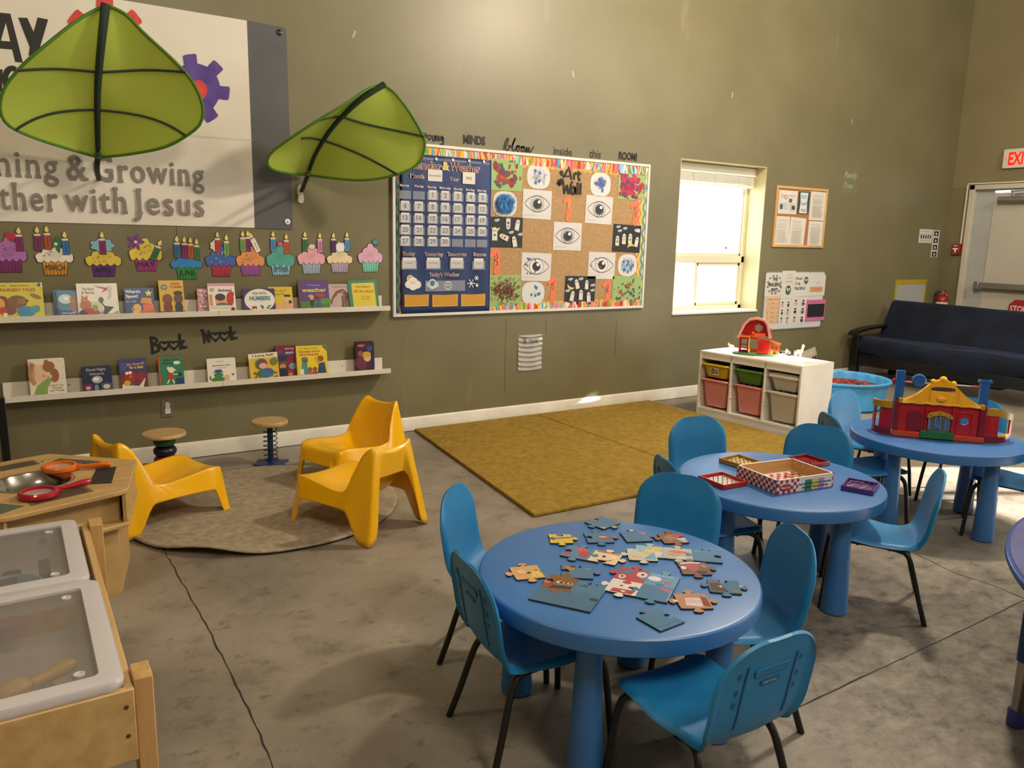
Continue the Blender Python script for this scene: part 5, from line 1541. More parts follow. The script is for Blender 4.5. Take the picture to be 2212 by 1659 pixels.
# ---------------------------------------------------------------- birthday cupcakes
def cloud(w, h, n=5, seed=0):
    """scalloped frosting outline, origin at the middle of its lower edge"""
    top = [(-w/2, h*0.20), (-w*0.50, h*0.36), (-w*0.40, h*0.48), (-w*0.33, h*0.50), (-w*0.30, h*0.66), (-w*0.20, h*0.76), (-w*0.13, h*0.80), (-w*0.09, h*0.96), (w*0.0, h*1.0), (w*0.09, h*0.96), (w*0.13, h*0.80), (w*0.20, h*0.76), (w*0.30, h*0.66), (w*0.33, h*0.50), (w*0.40, h*0.48), (w*0.50, h*0.36), (w/2, h*0.20)]
    bot = []
    m_ = 5
    for k in range(m_):
        for s in range(5):
            q = (k+s/5)/m_; bot.append((w/2-w*q, h*0.06-h*0.14*abs(sin(pi*(q*m_)))))
    return [(p.x, p.y) for p in spline(top, 3)]+bot
def cupcake(label, u, vt, vm, vb, hwf, hwt, hwb, cw, cf, candles=(), topper=None, word=None, dots=None, lining=None):
    x, zb = P2(u, vb); zm_ = P2(u, vm)[1]; zt = P2(u, vt)[1]
    k = (P2(u+50, vm)[0]-P2(u-50, vm)[0])/100
    t = thing('paper_cupcake', label, 'cupcake cutout', (x, -0.001, zb), 0, 'paper birthday cupcakes under the banner')
    X0 = wallX(0, 0, 0)
    hm = zm_-zb
    OUT = M('#2a2522', 0.7)
    mb = MB(OUT); w1, w2 = hwt*k, hwb*k
    e = 0.003
    mb.prism([(-w2-e, -e), (w2+e, -e), (w1+e, hm+0.02), (-w1-e, hm+0.02)], 0.0, 0.0012, X0)
    mw = noisy('crayon', cw, cw, 10, 0.7)
    c1 = lin(cw); r_ = [n_ for n_ in mw.node_tree.nodes if n_.type == 'VALTORGB'][0]
    r_.color_ramp.elements[0].color = (c1[0]*0.82, c1[1]*0.82, c1[2]*0.82, 1); r_.color_ramp.elements[1].color = (min(1, c1[0]*1.12), min(1, c1[1]*1.12), min(1, c1[2]*1.12), 1)
    mb.mat(mw); mb.prism([(-w2, 0), (w2, 0), (w1, hm+0.018), (-w1, hm+0.018)], 0.0012, 0.002, X0)
    a = Art(mb, X0 @ Matrix.Translation((0, 0, 0.002)), 0.0003)
    dk = '#%02x%02x%02x' % tuple(int(int(cw[i:i+2], 16)*0.72) for i in (1, 3, 5))
    for q in (-0.75, -0.45, -0.15, 0.15, 0.45, 0.75): a.line([(w2*q, 0.002), (w1*q, hm*0.95)], 0.0022, lining or dk)
    for q in (-0.8, -0.5, -0.2, 0.2, 0.5, 0.8): a.line([(w2*q, 0.0), (w2*q*1.02, hm*0.16)], 0.002, '#2a2522')
    if word: a.text(word, 0, hm*0.30, hm*0.42, '#2a2522', w=w1*1.45)
    mb.build('wrapper', t)
    h_ = zt-zm_+0.012
    cl = cloud(2*hwf*k, h_)
    T = X0 @ Matrix.Translation((0, hm-0.006, 0))
    mb = MB(OUT); mb.prism([(p[0]*1.05, p[1]*1.04-0.002) for p in cl], 0.0022, 0.003, T)
    mf = noisy('crayon', cf, cf, 12, 0.7); c1 = lin(cf); r_ = [n_ for n_ in mf.node_tree.nodes if n_.type == 'VALTORGB'][0]
    r_.color_ramp.elements[0].color = (c1[0]*0.88, c1[1]*0.88, c1[2]*0.88, 1); r_.color_ramp.elements[1].color = (min(1, c1[0]*1.1), min(1, c1[1]*1.1), min(1, c1[2]*1.1), 1)
    mb.mat(mf); mb.prism(cl, 0.003, 0.0038, T)
    a = Art(mb, T @ Matrix.Translation((0, 0, 0.0038)), 0.0003)
    if dots:
        rr_ = random.Random(int(u))
        for _ in range(15):
            px, py = rr_.uniform(-0.8, 0.8)*hwf*k, rr_.uniform(0.12, 0.75)*h_
            if abs(px) > hwf*k*(0.85-0.7*py/h_): px *= 0.4
            a.ell(px, py, 0.0032, 0.0026, dots, rr_.uniform(0, 3), 8)
    mb.build('frosting', t)
    if topper:
        mb = MB(); topper(mb, T, h_, k); mb.build('topper', t)
    for (cu, cv, cc, tilt) in candles:
        dx, dz = (cu-u)*k, P2(u, cv)[1]-zb
        C = X0 @ Matrix.Translation((dx, dz, 0.0045)) @ Matrix.Rotation(tilt, 4, 'Z')
        mb = MB(OUT); mb.prism(rrect(0.037, 0.094, 0.002, 1), 0, 0.0008, C)
        mb.mat(M(cc, 0.6)); mb.prism(rrect(0.033, 0.090, 0.002, 1), 0.0008, 0.0012, C)
        a = Art(mb, C @ Matrix.Translation((0, 0, 0.0012)), 0.0003)
        a.line([(-0.003, -0.03), (0.002, -0.016), (-0.002, -0.004), (0.003, 0.008), (-0.001, 0.022)], 0.003, '#2a2522')
        a.poly([(-0.0165, 0.036), (0.0165, 0.036), (0.0165, 0.046), (0.006, 0.050), (-0.008, 0.047), (-0.0165, 0.048)], '#d8cfc4')
        cd = mb.build('candle', t)
        mb = MB(OUT); fl = [(p.x, p.y) for p in spline([(0, 0.052), (0.011, 0.060), (0.010, 0.072), (0.002, 0.090), (-0.006, 0.078), (-0.011, 0.064)], 3, True)]
        mb.prism([(p[0]*1.18, 0.07+(p[1]-0.07)*1.14) for p in fl], 0, 0.0008, C)
        mb.mat(M('#e3cf74', 0.6)); mb.prism(fl, 0.0008, 0.0012, C)
        mb.build('flame', cd)
    return t
def top_heart(c):
    def f(mb, T, h, k):
        s = 0.032
        pts = [(s*1.0*sin(q)**3, s*(0.82*cos(q)-0.32*cos(2*q)-0.12*cos(3*q)-0.05*cos(4*q))) for q in [2*pi*i/30 for i in range(30)]]
        mb.mat(M(c, 0.6)); mb.prism(pts, 0.0038, 0.005, T @ Matrix.Translation((0.018, h*1.02, 0)) @ Matrix.Rotation(-0.2, 4, 'Z'))
    return f
def top_flower(c, dx, dy):
    def f(mb, T, h, k):
        mb.mat(M(c, 0.6))
        mb.prism([((0.034+0.016*cos(5*q))*cos(q)+dx, (0.034+0.016*cos(5*q))*sin(q)+dy*h) for q in [2*pi*i/60 for i in range(60)]], 0.0038, 0.0048, T)
        mb.mat(M('#e9d9a8', 0.6)); mb.prism(ellipse(dx, dy*h, 0.009, 0.009, 14), 0.0048, 0.0053, T)
    return f
def top_blob(c, dx, dy, rx, ry):
    def f(mb, T, h, k):
        mb.mat(M('#2a2522', 0.7)); mb.prism([((rx+0.003)*(1+0.12*cos(7*q))*cos(q)+dx, (ry+0.003)*(1+0.12*cos(7*q))*sin(q)+dy*h) for q in [2*pi*i/56 for i in range(56)]], 0.0037, 0.0044, T)
        mb.mat(M(c, 0.6)); mb.prism([(rx*(1+0.12*cos(7*q))*cos(q)+dx, ry*(1+0.12*cos(7*q))*sin(q)+dy*h) for q in [2*pi*i/56 for i in range(56)]], 0.0044, 0.0050, T)
    return f
MG, OG, BL_, GN = '#7a1f5e', '#a8482c', '#2a6a9e', '#2c6b3e'
cupcake('lilac-frosted magenta paper cupcake with a red heart, leftmost of the row', 23, 514, 559, 588, 38, 27, 24, '#7d2a68', '#a86fae', [(48, 525, MG, 0)], top_heart('#b02a3c'), None, '#8a2a6a')
cupcake('white-frosted orange paper cupcake marked MARCH', 121, 530, 562, 594, 40, 29, 23, '#d0923a', '#e2dccf', [(88, 524, MG, 0), (109, 522, OG, 0.02), (147, 533, BL_, 0.03)], top_flower('#2f6b48', 0.012, 1.02), 'MARCH', '#6b5a48')
cupcake('yellow-frosted purple paper cupcake with a pale blue swirl on top', 226, 536, 569, 597, 38, 27, 22, '#5e2a78', '#d3bd48', [(226, 533, MG, 0)], top_blob('#7fb0c4', 0.0, 1.10, 0.062, 0.038), 'APRIL', '#8a6a20', '#4a2060')
cupcake('yellow-frosted magenta paper cupcake with a purple flower', 317, 517, 557, 585, 35, 26, 20, '#a03a86', '#d8c34c', [(338, 547, GN, -0.42)], top_flower('#7a3a8e', -0.052, 0.82), 'MAY', '#7a3040')
cupcake('blue-frosted green paper cupcake marked JUNE with four candles', 405, 553, 575, 603, 34, 24, 19, '#2f8a44', '#2f7fc0', [(386, 541, BL_, 0), (402, 542, MG, 0), (415, 543, OG, 0), (428, 546, GN, 0)], None, 'JUNE', None)
cupcake('dotted blue-frosted red paper cupcake with a white shell', 478, 533, 570, 597, 32, 23, 18, '#a8324e', '#3f62a8', [(473, 531, '#a83a3a', 0), (492, 537, '#6a9a4e', 0)], top_blob('#d9cdbd', -0.03, 1.0, 0.030, 0.034), None, '#d9dfe8')
cupcake('orange-frosted violet paper cupcake with one white tilted candle', 542, 534, 570, 595, 30, 23, 18, '#9a4e9e', '#d8925c', [(527, 529, '#6a9a4e', 0), (538, 528, MG, 0), (554, 530, '#e6e2da', 0.42)], None, None, '#8a4a30')
cupcake('teal-frosted light blue paper cupcake marked SEPTEMBER', 607, 528, 570, 594, 30, 22, 17, '#8fc4d4', '#4fa294', [(592, 529, '#4a86b4', 0), (620, 534, '#b0503c', 0)], top_blob('#c25a7a', 0.0, 0.98, 0.018, 0.016), 'SEPTEMBER', None)
cupcake('pink-frosted grey-blue paper cupcake with green and pink candles', 673, 529, 566, 591, 29, 21, 17, '#9fb2c4', '#dfa6b2', [(660, 529, GN, 0), (692, 531, '#c27ab4', 0)], top_blob('#e0cba6', 0.006, 0.86, 0.022, 0.018), None, '#c98a98')
cupcake('cream-frosted lilac paper cupcake with a white swirl', 734, 539, 565, 588, 27, 20, 16, '#b5a3bc', '#e2cfa6', [(721, 531, '#4a2458', 0), (750, 529, '#4a90c0', 0)], top_blob('#e8e6e2', 0.004, 1.10, 0.036, 0.034), None, None)
cupcake('pink-frosted mint paper cupcake with a teal bow, rightmost of the row', 800, 528, 563, 587, 26, 19, 15, '#7ccdb8', '#d8a6c4', [], top_blob('#4f8a92', 0.04, 1.08, 0.024, 0.018), None, None)

# ---------------------------------------------------------------- picture ledges
LEDGEW = noisy('ledge_white', '#d5cfc2', '#dcd7cb', 4, 0.45)
def ledge(label, x0, x1, z0):
    t = thing('picture_ledge', label, 'shelf', ((x0+x1)/2, 0, z0))
    mb = MB(LEDGEW); mb.box(x0, x1-0.02, -0.014, 0, z0, z0+0.098); local(t, mb, 'back_board', bevel=0.002)
    mb = MB(LEDGEW); mb.box(x0, x1, -0.112, -0.014, z0, z0+0.014); local(t, mb, 'shelf_board', bevel=0.001)
    mb = MB(LEDGEW); mb.box(x0, x1, -0.124, -0.112, z0-0.002, z0+0.032); local(t, mb, 'front_lip', bevel=0.0015)
    for x in (x0+(x1-x0)*0.28, x0+(x1-x0)*0.72):
        mb = MB(M('#5e5a52', 0.4, 0.6)); mb.lathe([(0.001, 0.0145), (0.0045, 0.0145), (0.001, 0.016)], 10, wallX(x, z0+0.06, 0)); local(t, mb, 'screw')
    return t
ZU = wp(843, 671, -0.124).z+0.002; ZL_ = wp(844, 806, -0.124).z+0.002
XJ1 = wp(472, 676, -0.12).x; XJ2 = wp(481, 832, -0.12).x
XE = wp(843, 665, -0.12).x
ledge('white picture ledge of books under the cupcakes, right-hand length', XJ1+0.001, XE, ZU)
ledge('white picture ledge of books under the cupcakes, left-hand length', -0.6, XJ1-0.001, ZU)
ledge('lower white picture ledge of books, right-hand length', XJ2+0.001, XE, ZL_)
ledge('lower white picture ledge of books, left-hand length', wp(7, 860, -0.12).x, XJ2-0.001, ZL_)

PAGES = M('#d8d0bc', 0.8)
def book(label, u0, u1, vt, floor_z, cover, draw, th=0.012, y=-0.070, lean=9, roll=0.0, group='picture books on the wall ledges', board=False):
    yb = y
    l, r = wp(u0, (vt+vt+70)/2, yb).x, wp(u1, (vt+vt+70)/2, yb).x
    w = r-l
    h = (wp((u0+u1)/2, vt, yb+0.02).z-floor_z)
    t = thing('picture_book', label, 'book', ((l+r)/2, yb, floor_z+0.0005), 0, group)
    t.rotation_euler = (radians(-lean), roll, 0)
    X = Matrix(((1, 0, 0, 0), (0, 0, -1, 0), (0, 1, 0, 0), (0, 0, 0, 1)))
    rc = 0.012 if board else 0.003
    mb = MB(PAGES); mb.prism(rrect(w-0.004, h-0.004, rc, 3, 0, h/2), 0.0015, th-0.0015, X @ Matrix.Translation((0, 0, -th))); mb.build('pages', t)
    m_ = M(cover, 0.35)
    mb = MB(m_)
    mb.prism(rrect(w, h, rc, 4, 0, h/2), 0, 0.0015, X @ Matrix.Translation((0, 0, -th)))
    mb.prism(rrect(w, h, rc, 4, 0, h/2), th-0.0015, th, X @ Matrix.Translation((0, 0, -th)))
    mb.box(-w/2, -w/2+0.0015, 0.0, th, 0, h)
    a = Art(mb, X @ Matrix.Translation((-w/2, 0, 0)), 0.00025, 0.35)
    draw(a, w, h)
    mb.build('cover', t)
    return t
FU, FL = ZU+0.0145, ZL_+0.0145
def T_(a, w, s, x, y, h, c, ww=None, **k): a.text(s, x*w, y, h, c, w=None if ww is None else ww*w, **k)
def c_nursery(a, w, h):
    a.text('THE', w*0.14, h*0.90, h*0.035, '#7a2a1c', w=w*0.10, bold=0.02); a.text('BEARS', w*0.50, h*0.90, h*0.035, '#7a2a1c', w=w*0.4, bold=0.02)
    a.text('NURSERY TALES', w*0.46, h*0.76, h*0.085, '#a8321f', w=w*0.76, bold=0.02)
    a.ell(w*0.10, h*0.42, w*0.15, h*0.22, '#6b4526'); a.ell(w*0.06, h*0.42, w*0.09, h*0.15, '#d79a3a')
    a.ell(w*0.42, h*0.47, w*0.22, h*0.18, '#7a4c28'); a.ell(w*0.54, h*0.49, w*0.12, h*0.08, '#8f5f36'); a.ell(w*0.63, h*0.50, w*0.035, h*0.025, '#1e1814')
    a.ell(w*0.26, h*0.25, w*0.13, h*0.13, '#6b4526'); a.ell(w*0.10, h*0.24, w*0.09, h*0.10, '#b8302a')
    a.ell(w*0.60, h*0.20, w*0.20, h*0.15, '#2f80a8'); a.ell(w*0.80, h*0.26, w*0.12, h*0.10, '#3e8f9e', 0.6); a.ell(w*0.84, h*0.62, w*0.13, h*0.05, '#8a6a3a', -0.5)
    a.rect(w*0.10, h*0.01, w*0.18, h*0.17, '#e4dfd2'); a.poly([(w*0.84, h*0.99), (w*0.99, h*0.86), (w*0.99, h*0.99)], '#ece8dc'); a.ell(w*0.93, h*0.94, w*0.04, h*0.05, '#3e4a66')
book('big yellow picture book titled NURSERY TALES, leftmost on the upper ledge', -6, 94, 609, FU, '#c8bf22', c_nursery, 0.006, -0.085, 14)
def c_loved(a, w, h):
    a.rect(0, 0, w, h*0.35, '#31587a'); a.ell(w*0.35, h*0.70, w*0.28, h*0.18, '#c7d6dc'); a.ell(w*0.38, h*0.72, w*0.10, h*0.07, '#eef2ee')
    a.ell(w*0.72, h*0.42, w*0.22, h*0.25, '#a86a44'); a.ell(w*0.62, h*0.66, w*0.10, h*0.11, '#b57a52'); a.poly([(w*0.55, h*0.72), (w*0.58, h*0.86), (w*0.66, h*0.75)], '#a86a44')
    a.ell(w*0.5, h*0.33, w*0.42, h*0.07, '#5d83a0')
    a.text("I've Loved You", w*0.56, h*0.14, h*0.075, '#e8eae6', w=w*0.80, shear=0.25, bold=0.01); a.text('Since Forever', w*0.52, h*0.03, h*0.075, '#e8eae6', w=w*0.80, shear=0.25, bold=0.01)
for k in range(3):
    book('blue picture book with a fox, %s of three leaning together' % ('front', 'middle', 'rearmost')[k], 124-4*k, 178-5*k, 628-1*k, FU, '#4f7ea0', c_loved, 0.004, -0.080+0.009*k, 12)
def c_stork(a, w, h):
    a.rect(w*0.02, h*0.02, w*0.98, h*0.45, '#c9c9b4'); a.rect(w*0.02, h*0.02, w*0.98, h*0.15, '#8a9a96')
    a.text('The Stork', w*0.28, h*0.80, h*0.075, '#3a322c', w=w*0.29, bold=0.01); a.text('& The Fox', w*0.28, h*0.69, h*0.075, '#3a322c', w=w*0.31, bold=0.01)
    a.ell(w*0.80, h*0.84, w*0.07, h*0.09, '#b9c2c2'); a.line([(w*0.82, h*0.82), (w*0.82, h*0.65), (w*0.76, h*0.50)], h*0.07, '#b9c2c2')
    a.poly([(w*0.42, h*0.93), (w*0.76, h*0.86), (w*0.74, h*0.80), (w*0.60, h*0.71), (w*0.68, h*0.82)], '#b8322a')
    a.ell(w*0.78, h*0.30, w*0.20, h*0.22, '#dcdcd2', 0.5); a.poly([(w*0.55, h*0.50), (w*0.66, h*0.32), (w*0.88, h*0.28), (w*0.74, h*0.12), (w*0.60, h*0.02), (w*0.64, h*0.26)], '#2a2c28')
    a.ell(w*0.58, h*0.50, w*0.06, h*0.09, '#4a5a44'); a.ell(w*0.20, h*0.36, w*0.13, h*0.15, '#b5643a'); a.ell(w*0.18, h*0.52, w*0.08, h*0.07, '#c27848')
    a.poly([(w*0.12, h*0.55), (w*0.12, h*0.66), (w*0.17, h*0.58)], '#b5643a'); a.poly([(w*0.2, h*0.58), (w*0.25, h*0.66), (w*0.25, h*0.55)], '#b5643a')
    a.ell(w*0.28, h*0.12, w*0.24, h*0.14, '#a8302a'); a.ell(w*0.42, h*0.26, w*0.07, h*0.10, '#7f9a4a'); a.ell(w*0.12, h*0.10, w*0.10, h*0.10, '#3a2a26')
book('white picture book titled The Stork and The Fox with a red-billed bird', 167, 256, 611, FU, '#e3ded2', c_stork, 0.006, -0.088, 13)
def c_spot(a, w, h):
    a.text("Where's", w*0.30, h*0.82, h*0.105, '#e8e6e0', w=w*0.50, bold=0.03); a.text('Spot?', w*0.26, h*0.65, h*0.105, '#e8e6e0', w=w*0.40, bold=0.03); a.text('Eric Hill', w*0.22, h*0.48, h*0.055, '#d8d6d0', w=w*0.30)
    a.poly(star(w*0.82, h*0.80, w*0.14, w*0.06), '#e6d23a')
    a.rect(w*0.60, h*0.16, w*0.96, h*0.40, '#d8631c'); a.poly([(w*0.52, h*0.44), (w*0.92, h*0.40), (w*0.90, h*0.62), (w*0.58, h*0.64)], '#c98a34'); a.rect(w*0.46, h*0.02, w*0.98, h*0.18, '#c4541c')
    a.ell(w*0.40, h*0.26, w*0.14, h*0.16, '#d9a94a'); a.ell(w*0.35, h*0.10, w*0.12, h*0.10, '#d9a94a'); a.ell(w*0.26, h*0.24, w*0.05, h*0.08, '#a8702a')
book("navy picture book titled Where's Spot? with a yellow star", 270, 335, 621, FU, '#1f3d7a', c_spot, 0.006, -0.082, 12)
def c_pups(a, w, h):
    a.rect(0, 0, w, h*0.10, '#7a5226'); a.text('CHASE', w*0.66, h*0.87, h*0.055, '#a8282a', w=w*0.36, bold=0.04); a.text('AND', w*0.50, h*0.79, h*0.035, '#a8282a', w=w*0.12, bold=0.04); a.text('ZUMA', w*0.76, h*0.78, h*0.055, '#a8282a', w=w*0.36, bold=0.04)
    a.ell(w*0.22, h*0.80, w*0.13, h*0.08, '#4a5a7a'); a.ell(w*0.22, h*0.80, w*0.09, h*0.05, '#8a96a8')
    a.ell(w*0.32, h*0.45, w*0.20, h*0.15, '#7a3a24'); a.ell(w*0.32, h*0.20, w*0.18, h*0.18, '#6b2e20'); a.ell(w*0.76, h*0.46, w*0.18, h*0.15, '#5e3c22'); a.ell(w*0.76, h*0.62, w*0.18, h*0.07, '#2a3038'); a.ell(w*0.76, h*0.19, w*0.16, h*0.18, '#1f2a3e')
book('yellow board book lettered CHASE AND ZUMA on the upper ledge', 345, 399, 605, FU, '#cda92c', c_pups, 0.012, -0.078, 10, board=False)
def c_pinkpat(a, w, h):
    rr_ = random.Random(5)
    for _ in range(40): a.ell(w*rr_.uniform(0.08, 0.9), h*rr_.uniform(0.05, 0.93), w*rr_.uniform(0.03, 0.10), h*rr_.uniform(0.02, 0.06), rr_.choice(['#d9a6b4', '#8a5a62', '#e6c8cc', '#a8b4a0', '#c27a8a', '#6b5a58']), rr_.uniform(0, 3), 10)
book('small pink patterned board book partly behind the white baby book', 428, 457, 623, FU, '#c98a9c', c_pinkpat, 0.012, -0.066, 10)
def c_babies(a, w, h):
    a.rect(0, h*0.90, w, h, '#c98fa4'); a.text('Babies!', w*0.64, h*0.72, h*0.085, '#20304a', w=w*0.50, bold=0.03)
    a.ell(w*0.16, h*0.78, w*0.09, h*0.07, '#a8a49a'); a.rect(w*0.04, h*0.25, w*0.16, h*0.62, '#c98a4a'); a.ell(w*0.46, h*0.40, w*0.20, h*0.18, '#c9976f'); a.ell(w*0.44, h*0.53, w*0.19, h*0.12, '#2a201c')
    a.ell(w*0.50, h*0.25, w*0.24, h*0.09, '#4a5a6a'); a.ell(w*0.80, h*0.46, w*0.13, h*0.24, '#b0201e'); a.ell(w*0.86, h*0.62, w*0.10, h*0.10, '#b82420')
    a.ell(w*0.5, h*0.20, w*0.44, h*0.06, '#d8c4a0'); a.ell(w*0.88, h*0.12, w*0.07, h*0.06, '#3a2a6a')
book('white board book titled Babies! with a high chair on the cover', 451, 510, 611, FU, '#e0d9cf', c_babies, 0.010, -0.085, 11)
def c_num(a, w, h):
    a.ell(w*0.52, h*0.50, w*0.47, h*0.49, '#dedbd0', 0, 40); a.text('FUN WITH', w*0.52, h*0.74, h*0.11, '#1f4a4a', w=w*0.42, bold=0.02); a.text('NUMBERS', w*0.53, h*0.50, h*0.17, '#2a7a86', w=w*0.64, bold=0.04)
    a.line([(w*0.36, h*0.44), (w*0.68, h*0.44)], h*0.008, '#8a8a80'); a.ell(w*0.34, h*0.20, w*0.08, h*0.05, '#b02a3a'); a.ell(w*0.30, h*0.15, w*0.02, h*0.03, '#2a2a2a'); a.ell(w*0.39, h*0.15, w*0.02, h*0.03, '#2a2a2a')
    a.ell(w*0.56, h*0.22, w*0.025, h*0.08, '#2a7a96', 0.4); a.ell(w*0.60, h*0.20, w*0.025, h*0.08, '#2a7a96', 0.4); a.ell(w*0.80, h*0.24, w*0.06, h*0.03, '#4a8a4a', 0.3); a.ell(w*0.76, h*0.16, w*0.05, h*0.03, '#4a8a4a', -0.3)
book('purple picture book with a white oval titled FUN WITH NUMBERS', 526, 596, 623, FU, '#3e2a6a', c_num, 0.008, -0.084, 10)
def c_pig(a, w, h):
    a.text('On the Hips for', w*0.45, h*0.80, h*0.075, '#3a3226', w=w*0.66); a.text('Tricky Pig', w*0.40, h*0.66, h*0.08, '#3a3226', w=w*0.55); a.ell(w*0.78, h*0.62, w*0.14, h*0.05, '#22262c'); a.ell(w*0.76, h*0.45, w*0.13, h*0.13, '#e0ae94'); a.ell(w*0.80, h*0.20, w*0.20, h*0.18, '#d8a088'); a.ell(w*0.88, h*0.36, w*0.07, h*0.07, '#2f3a44'); a.ell(w*0.34, h*0.14, w*0.20, h*0.12, '#d8a088')
book('yellow picture book with a pink pig, beside FUN WITH NUMBERS', 582, 634, 619, FU, '#cfb536', c_pig, 0.008, -0.066, 10)
def c_weather(a, w, h):
    a.rect(0, 0, w*0.06, h, '#5e4a2a'); a.rect(w*0.06, 0, w, h*0.30, '#4a7a3c'); a.ell(w*0.8, h*0.30, w*0.25, h*0.10, '#568a44'); a.text('weather', w*0.52, h*0.61, h*0.14, '#d8cf3e', w=w*0.80, bold=0.02); a.line([(w*0.30, h*0.85), (w*0.72, h*0.83)], h*0.03, '#8f86b8')
    a.ell(w*0.40, h*0.47, w*0.10, h*0.05, '#c9a23a'); a.ell(w*0.42, h*0.40, w*0.06, h*0.07, '#c99a74'); a.rect(w*0.36, h*0.16, w*0.48, h*0.34, '#3a3430'); a.rect(w*0.37, h*0.04, w*0.41, h*0.16, '#2a5a8a'); a.rect(w*0.43, h*0.04, w*0.47, h*0.16, '#2a5a8a')
    a.ell(w*0.70, h*0.50, w*0.17, h*0.07, '#a83a5a'); a.ell(w*0.66, h*0.38, w*0.055, h*0.07, '#6b4a34'); a.poly([(w*0.58, h*0.12), (w*0.74, h*0.12), (w*0.68, h*0.34), (w*0.63, h*0.34)], '#4a5a9a')
book('purple picture book titled weather with two children on green grass', 647, 713, 605, FU, '#5a3f82', c_weather, 0.012, -0.082, 11)
def c_giraffe(a, w, h):
    a.text('GIRAFFES', w*0.55, h*0.86, h*0.05, '#5a4248', w=w*0.7); a.line([(w*0.10, h*0.20), (w*0.20, h*0.44), (w*0.40, h*0.66), (w*0.66, h*0.72), (w*0.86, h*0.58), (w*0.95, h*0.40)], [h*0.06, h*0.09, h*0.13, h*0.17, h*0.20, h*0.22], '#7a4e46')
    rr_ = random.Random(2)
    for _ in range(22):
        q = rr_.random(); a.ell(w*(0.16+0.76*q), h*(0.30+0.40*sin(q*2.1)+rr_.uniform(-0.05, 0.05)), w*0.022, h*0.022, '#c9b09a', rr_.uniform(0, 3), 7)
    for x in (0.66, 0.78, 0.90): a.line([(w*x, h*0.55), (w*(x-0.02), h*0.02)], w*0.05, '#6b4640')
book('pale mauve picture book with a bending giraffe, beside the weather book', 711, 758, 613, FU, '#b7a3a0', c_giraffe, 0.008, -0.066, 10)
def c_fight(a, w, h):
    a.rr(w*0.12, h*0.03, w*0.90, h*0.90, 0.01, '#d3bd3a'); a.text('The Bears', w*0.50, h*0.74, h*0.055, '#3a4a2e', w=w*0.5, bold=0.02); a.text('GET IN A FIGHT', w*0.51, h*0.56, h*0.085, '#b0402c', w=w*0.68, bold=0.02, rot=-0.04); a.text('Stan & Jan', w*0.56, h*0.40, h*0.04, '#5a4a2a', w=w*0.30); a.text('Berenstain', w*0.56, h*0.32, h*0.04, '#5a4a2a', w=w*0.30); a.rect(w*0.26, h*0.01, w*0.60, h*0.10, '#cdbd8a')
book('green and yellow picture book titled GET IN A FIGHT, rightmost on the upper ledge', 757, 820, 604, FU, '#3f7d66', c_fight, 0.006, -0.080, 13, radians(-1.5))
# lower ledge
def c_love(a, w, h):
    a.ell(w*0.12, h*0.60, w*0.13, h*0.30, '#b58a50'); a.ell(w*0.30, h*0.60, w*0.22, h*0.25, '#dcb694'); a.ell(w*0.40, h*0.54, w*0.05, h*0.04, '#d08a7a')
    for k in range(9): a.line([(w*0.16, h*(0.42+0.05*k)), (w*(0.01+0.02*(k % 3)), h*(0.45+0.06*k))], w*0.025, '#a97a42')
    a.ell(w*0.56, h*0.78, w*0.16, h*0.14, '#94572c'); a.ell(w*0.50, h*0.92, w*0.05, h*0.05, '#94572c'); a.ell(w*0.70, h*0.54, w*0.12, h*0.18, '#94572c')
    a.poly([(w*0.10, h*0.03), (w*0.22, h*0.30), (w*0.55, h*0.50), (w*0.60, h*0.40), (w*0.48, h*0.22), (w*0.46, h*0.03)], '#7f9a4c'); a.ell(w*0.58, h*0.52, w*0.05, h*0.05, '#dcb694')
    a.text('I Love You', w*0.74, h*0.26, h*0.05, '#8a4a3a', w=w*0.36); a.text('Through', w*0.74, h*0.19, h*0.05, '#8a4a3a', w=w*0.26); a.text('and Through', w*0.74, h*0.12, h*0.05, '#8a4a3a', w=w*0.38)
    for p in ((0.86, 0.90), (0.94, 0.76), (0.93, 0.54), (0.88, 0.45)): a.ell(w*p[0], h*p[1], w*0.012, h*0.01, '#7a4a3a')
book('cream board book titled I Love You Through and Through, leftmost on lower ledge', 62, 142, 774, FL, '#dcd3bf', c_love, 0.016, -0.085, 10, board=True)
def c_uni(a, w, h):
    a.text('Good Night', w*0.48, h*0.82, h*0.10, '#d8d6e0', w=w*0.66); a.text('Unicorns', w*0.50, h*0.66, h*0.095, '#d8d6e0', w=w*0.48); a.ell(w*0.50, h*0.48, w*0.18, h*0.14, '#a8b0b8'); a.ell(w*0.46, h*0.50, w*0.10, h*0.07, '#e0e2e2'); a.rect(w*0.02, h*0.04, w*0.32, h*0.34, '#5e2a4a'); a.ell(w*0.18, h*0.18, w*0.08, h*0.07, '#cfa6b4'); a.rect(w*0.62, h*0.04, w*0.97, h*0.34, '#2f5a74'); a.ell(w*0.80, h*0.20, w*0.12, h*0.09, '#d8c09a'); a.ell(w*0.46, h*0.16, w*0.07, h*0.14, '#7a86a8')
book('small dark blue board book titled Good Night Unicorns', 178, 243, 790, FL, '#1f2446', c_uni, 0.014, -0.085, 8, board=True)
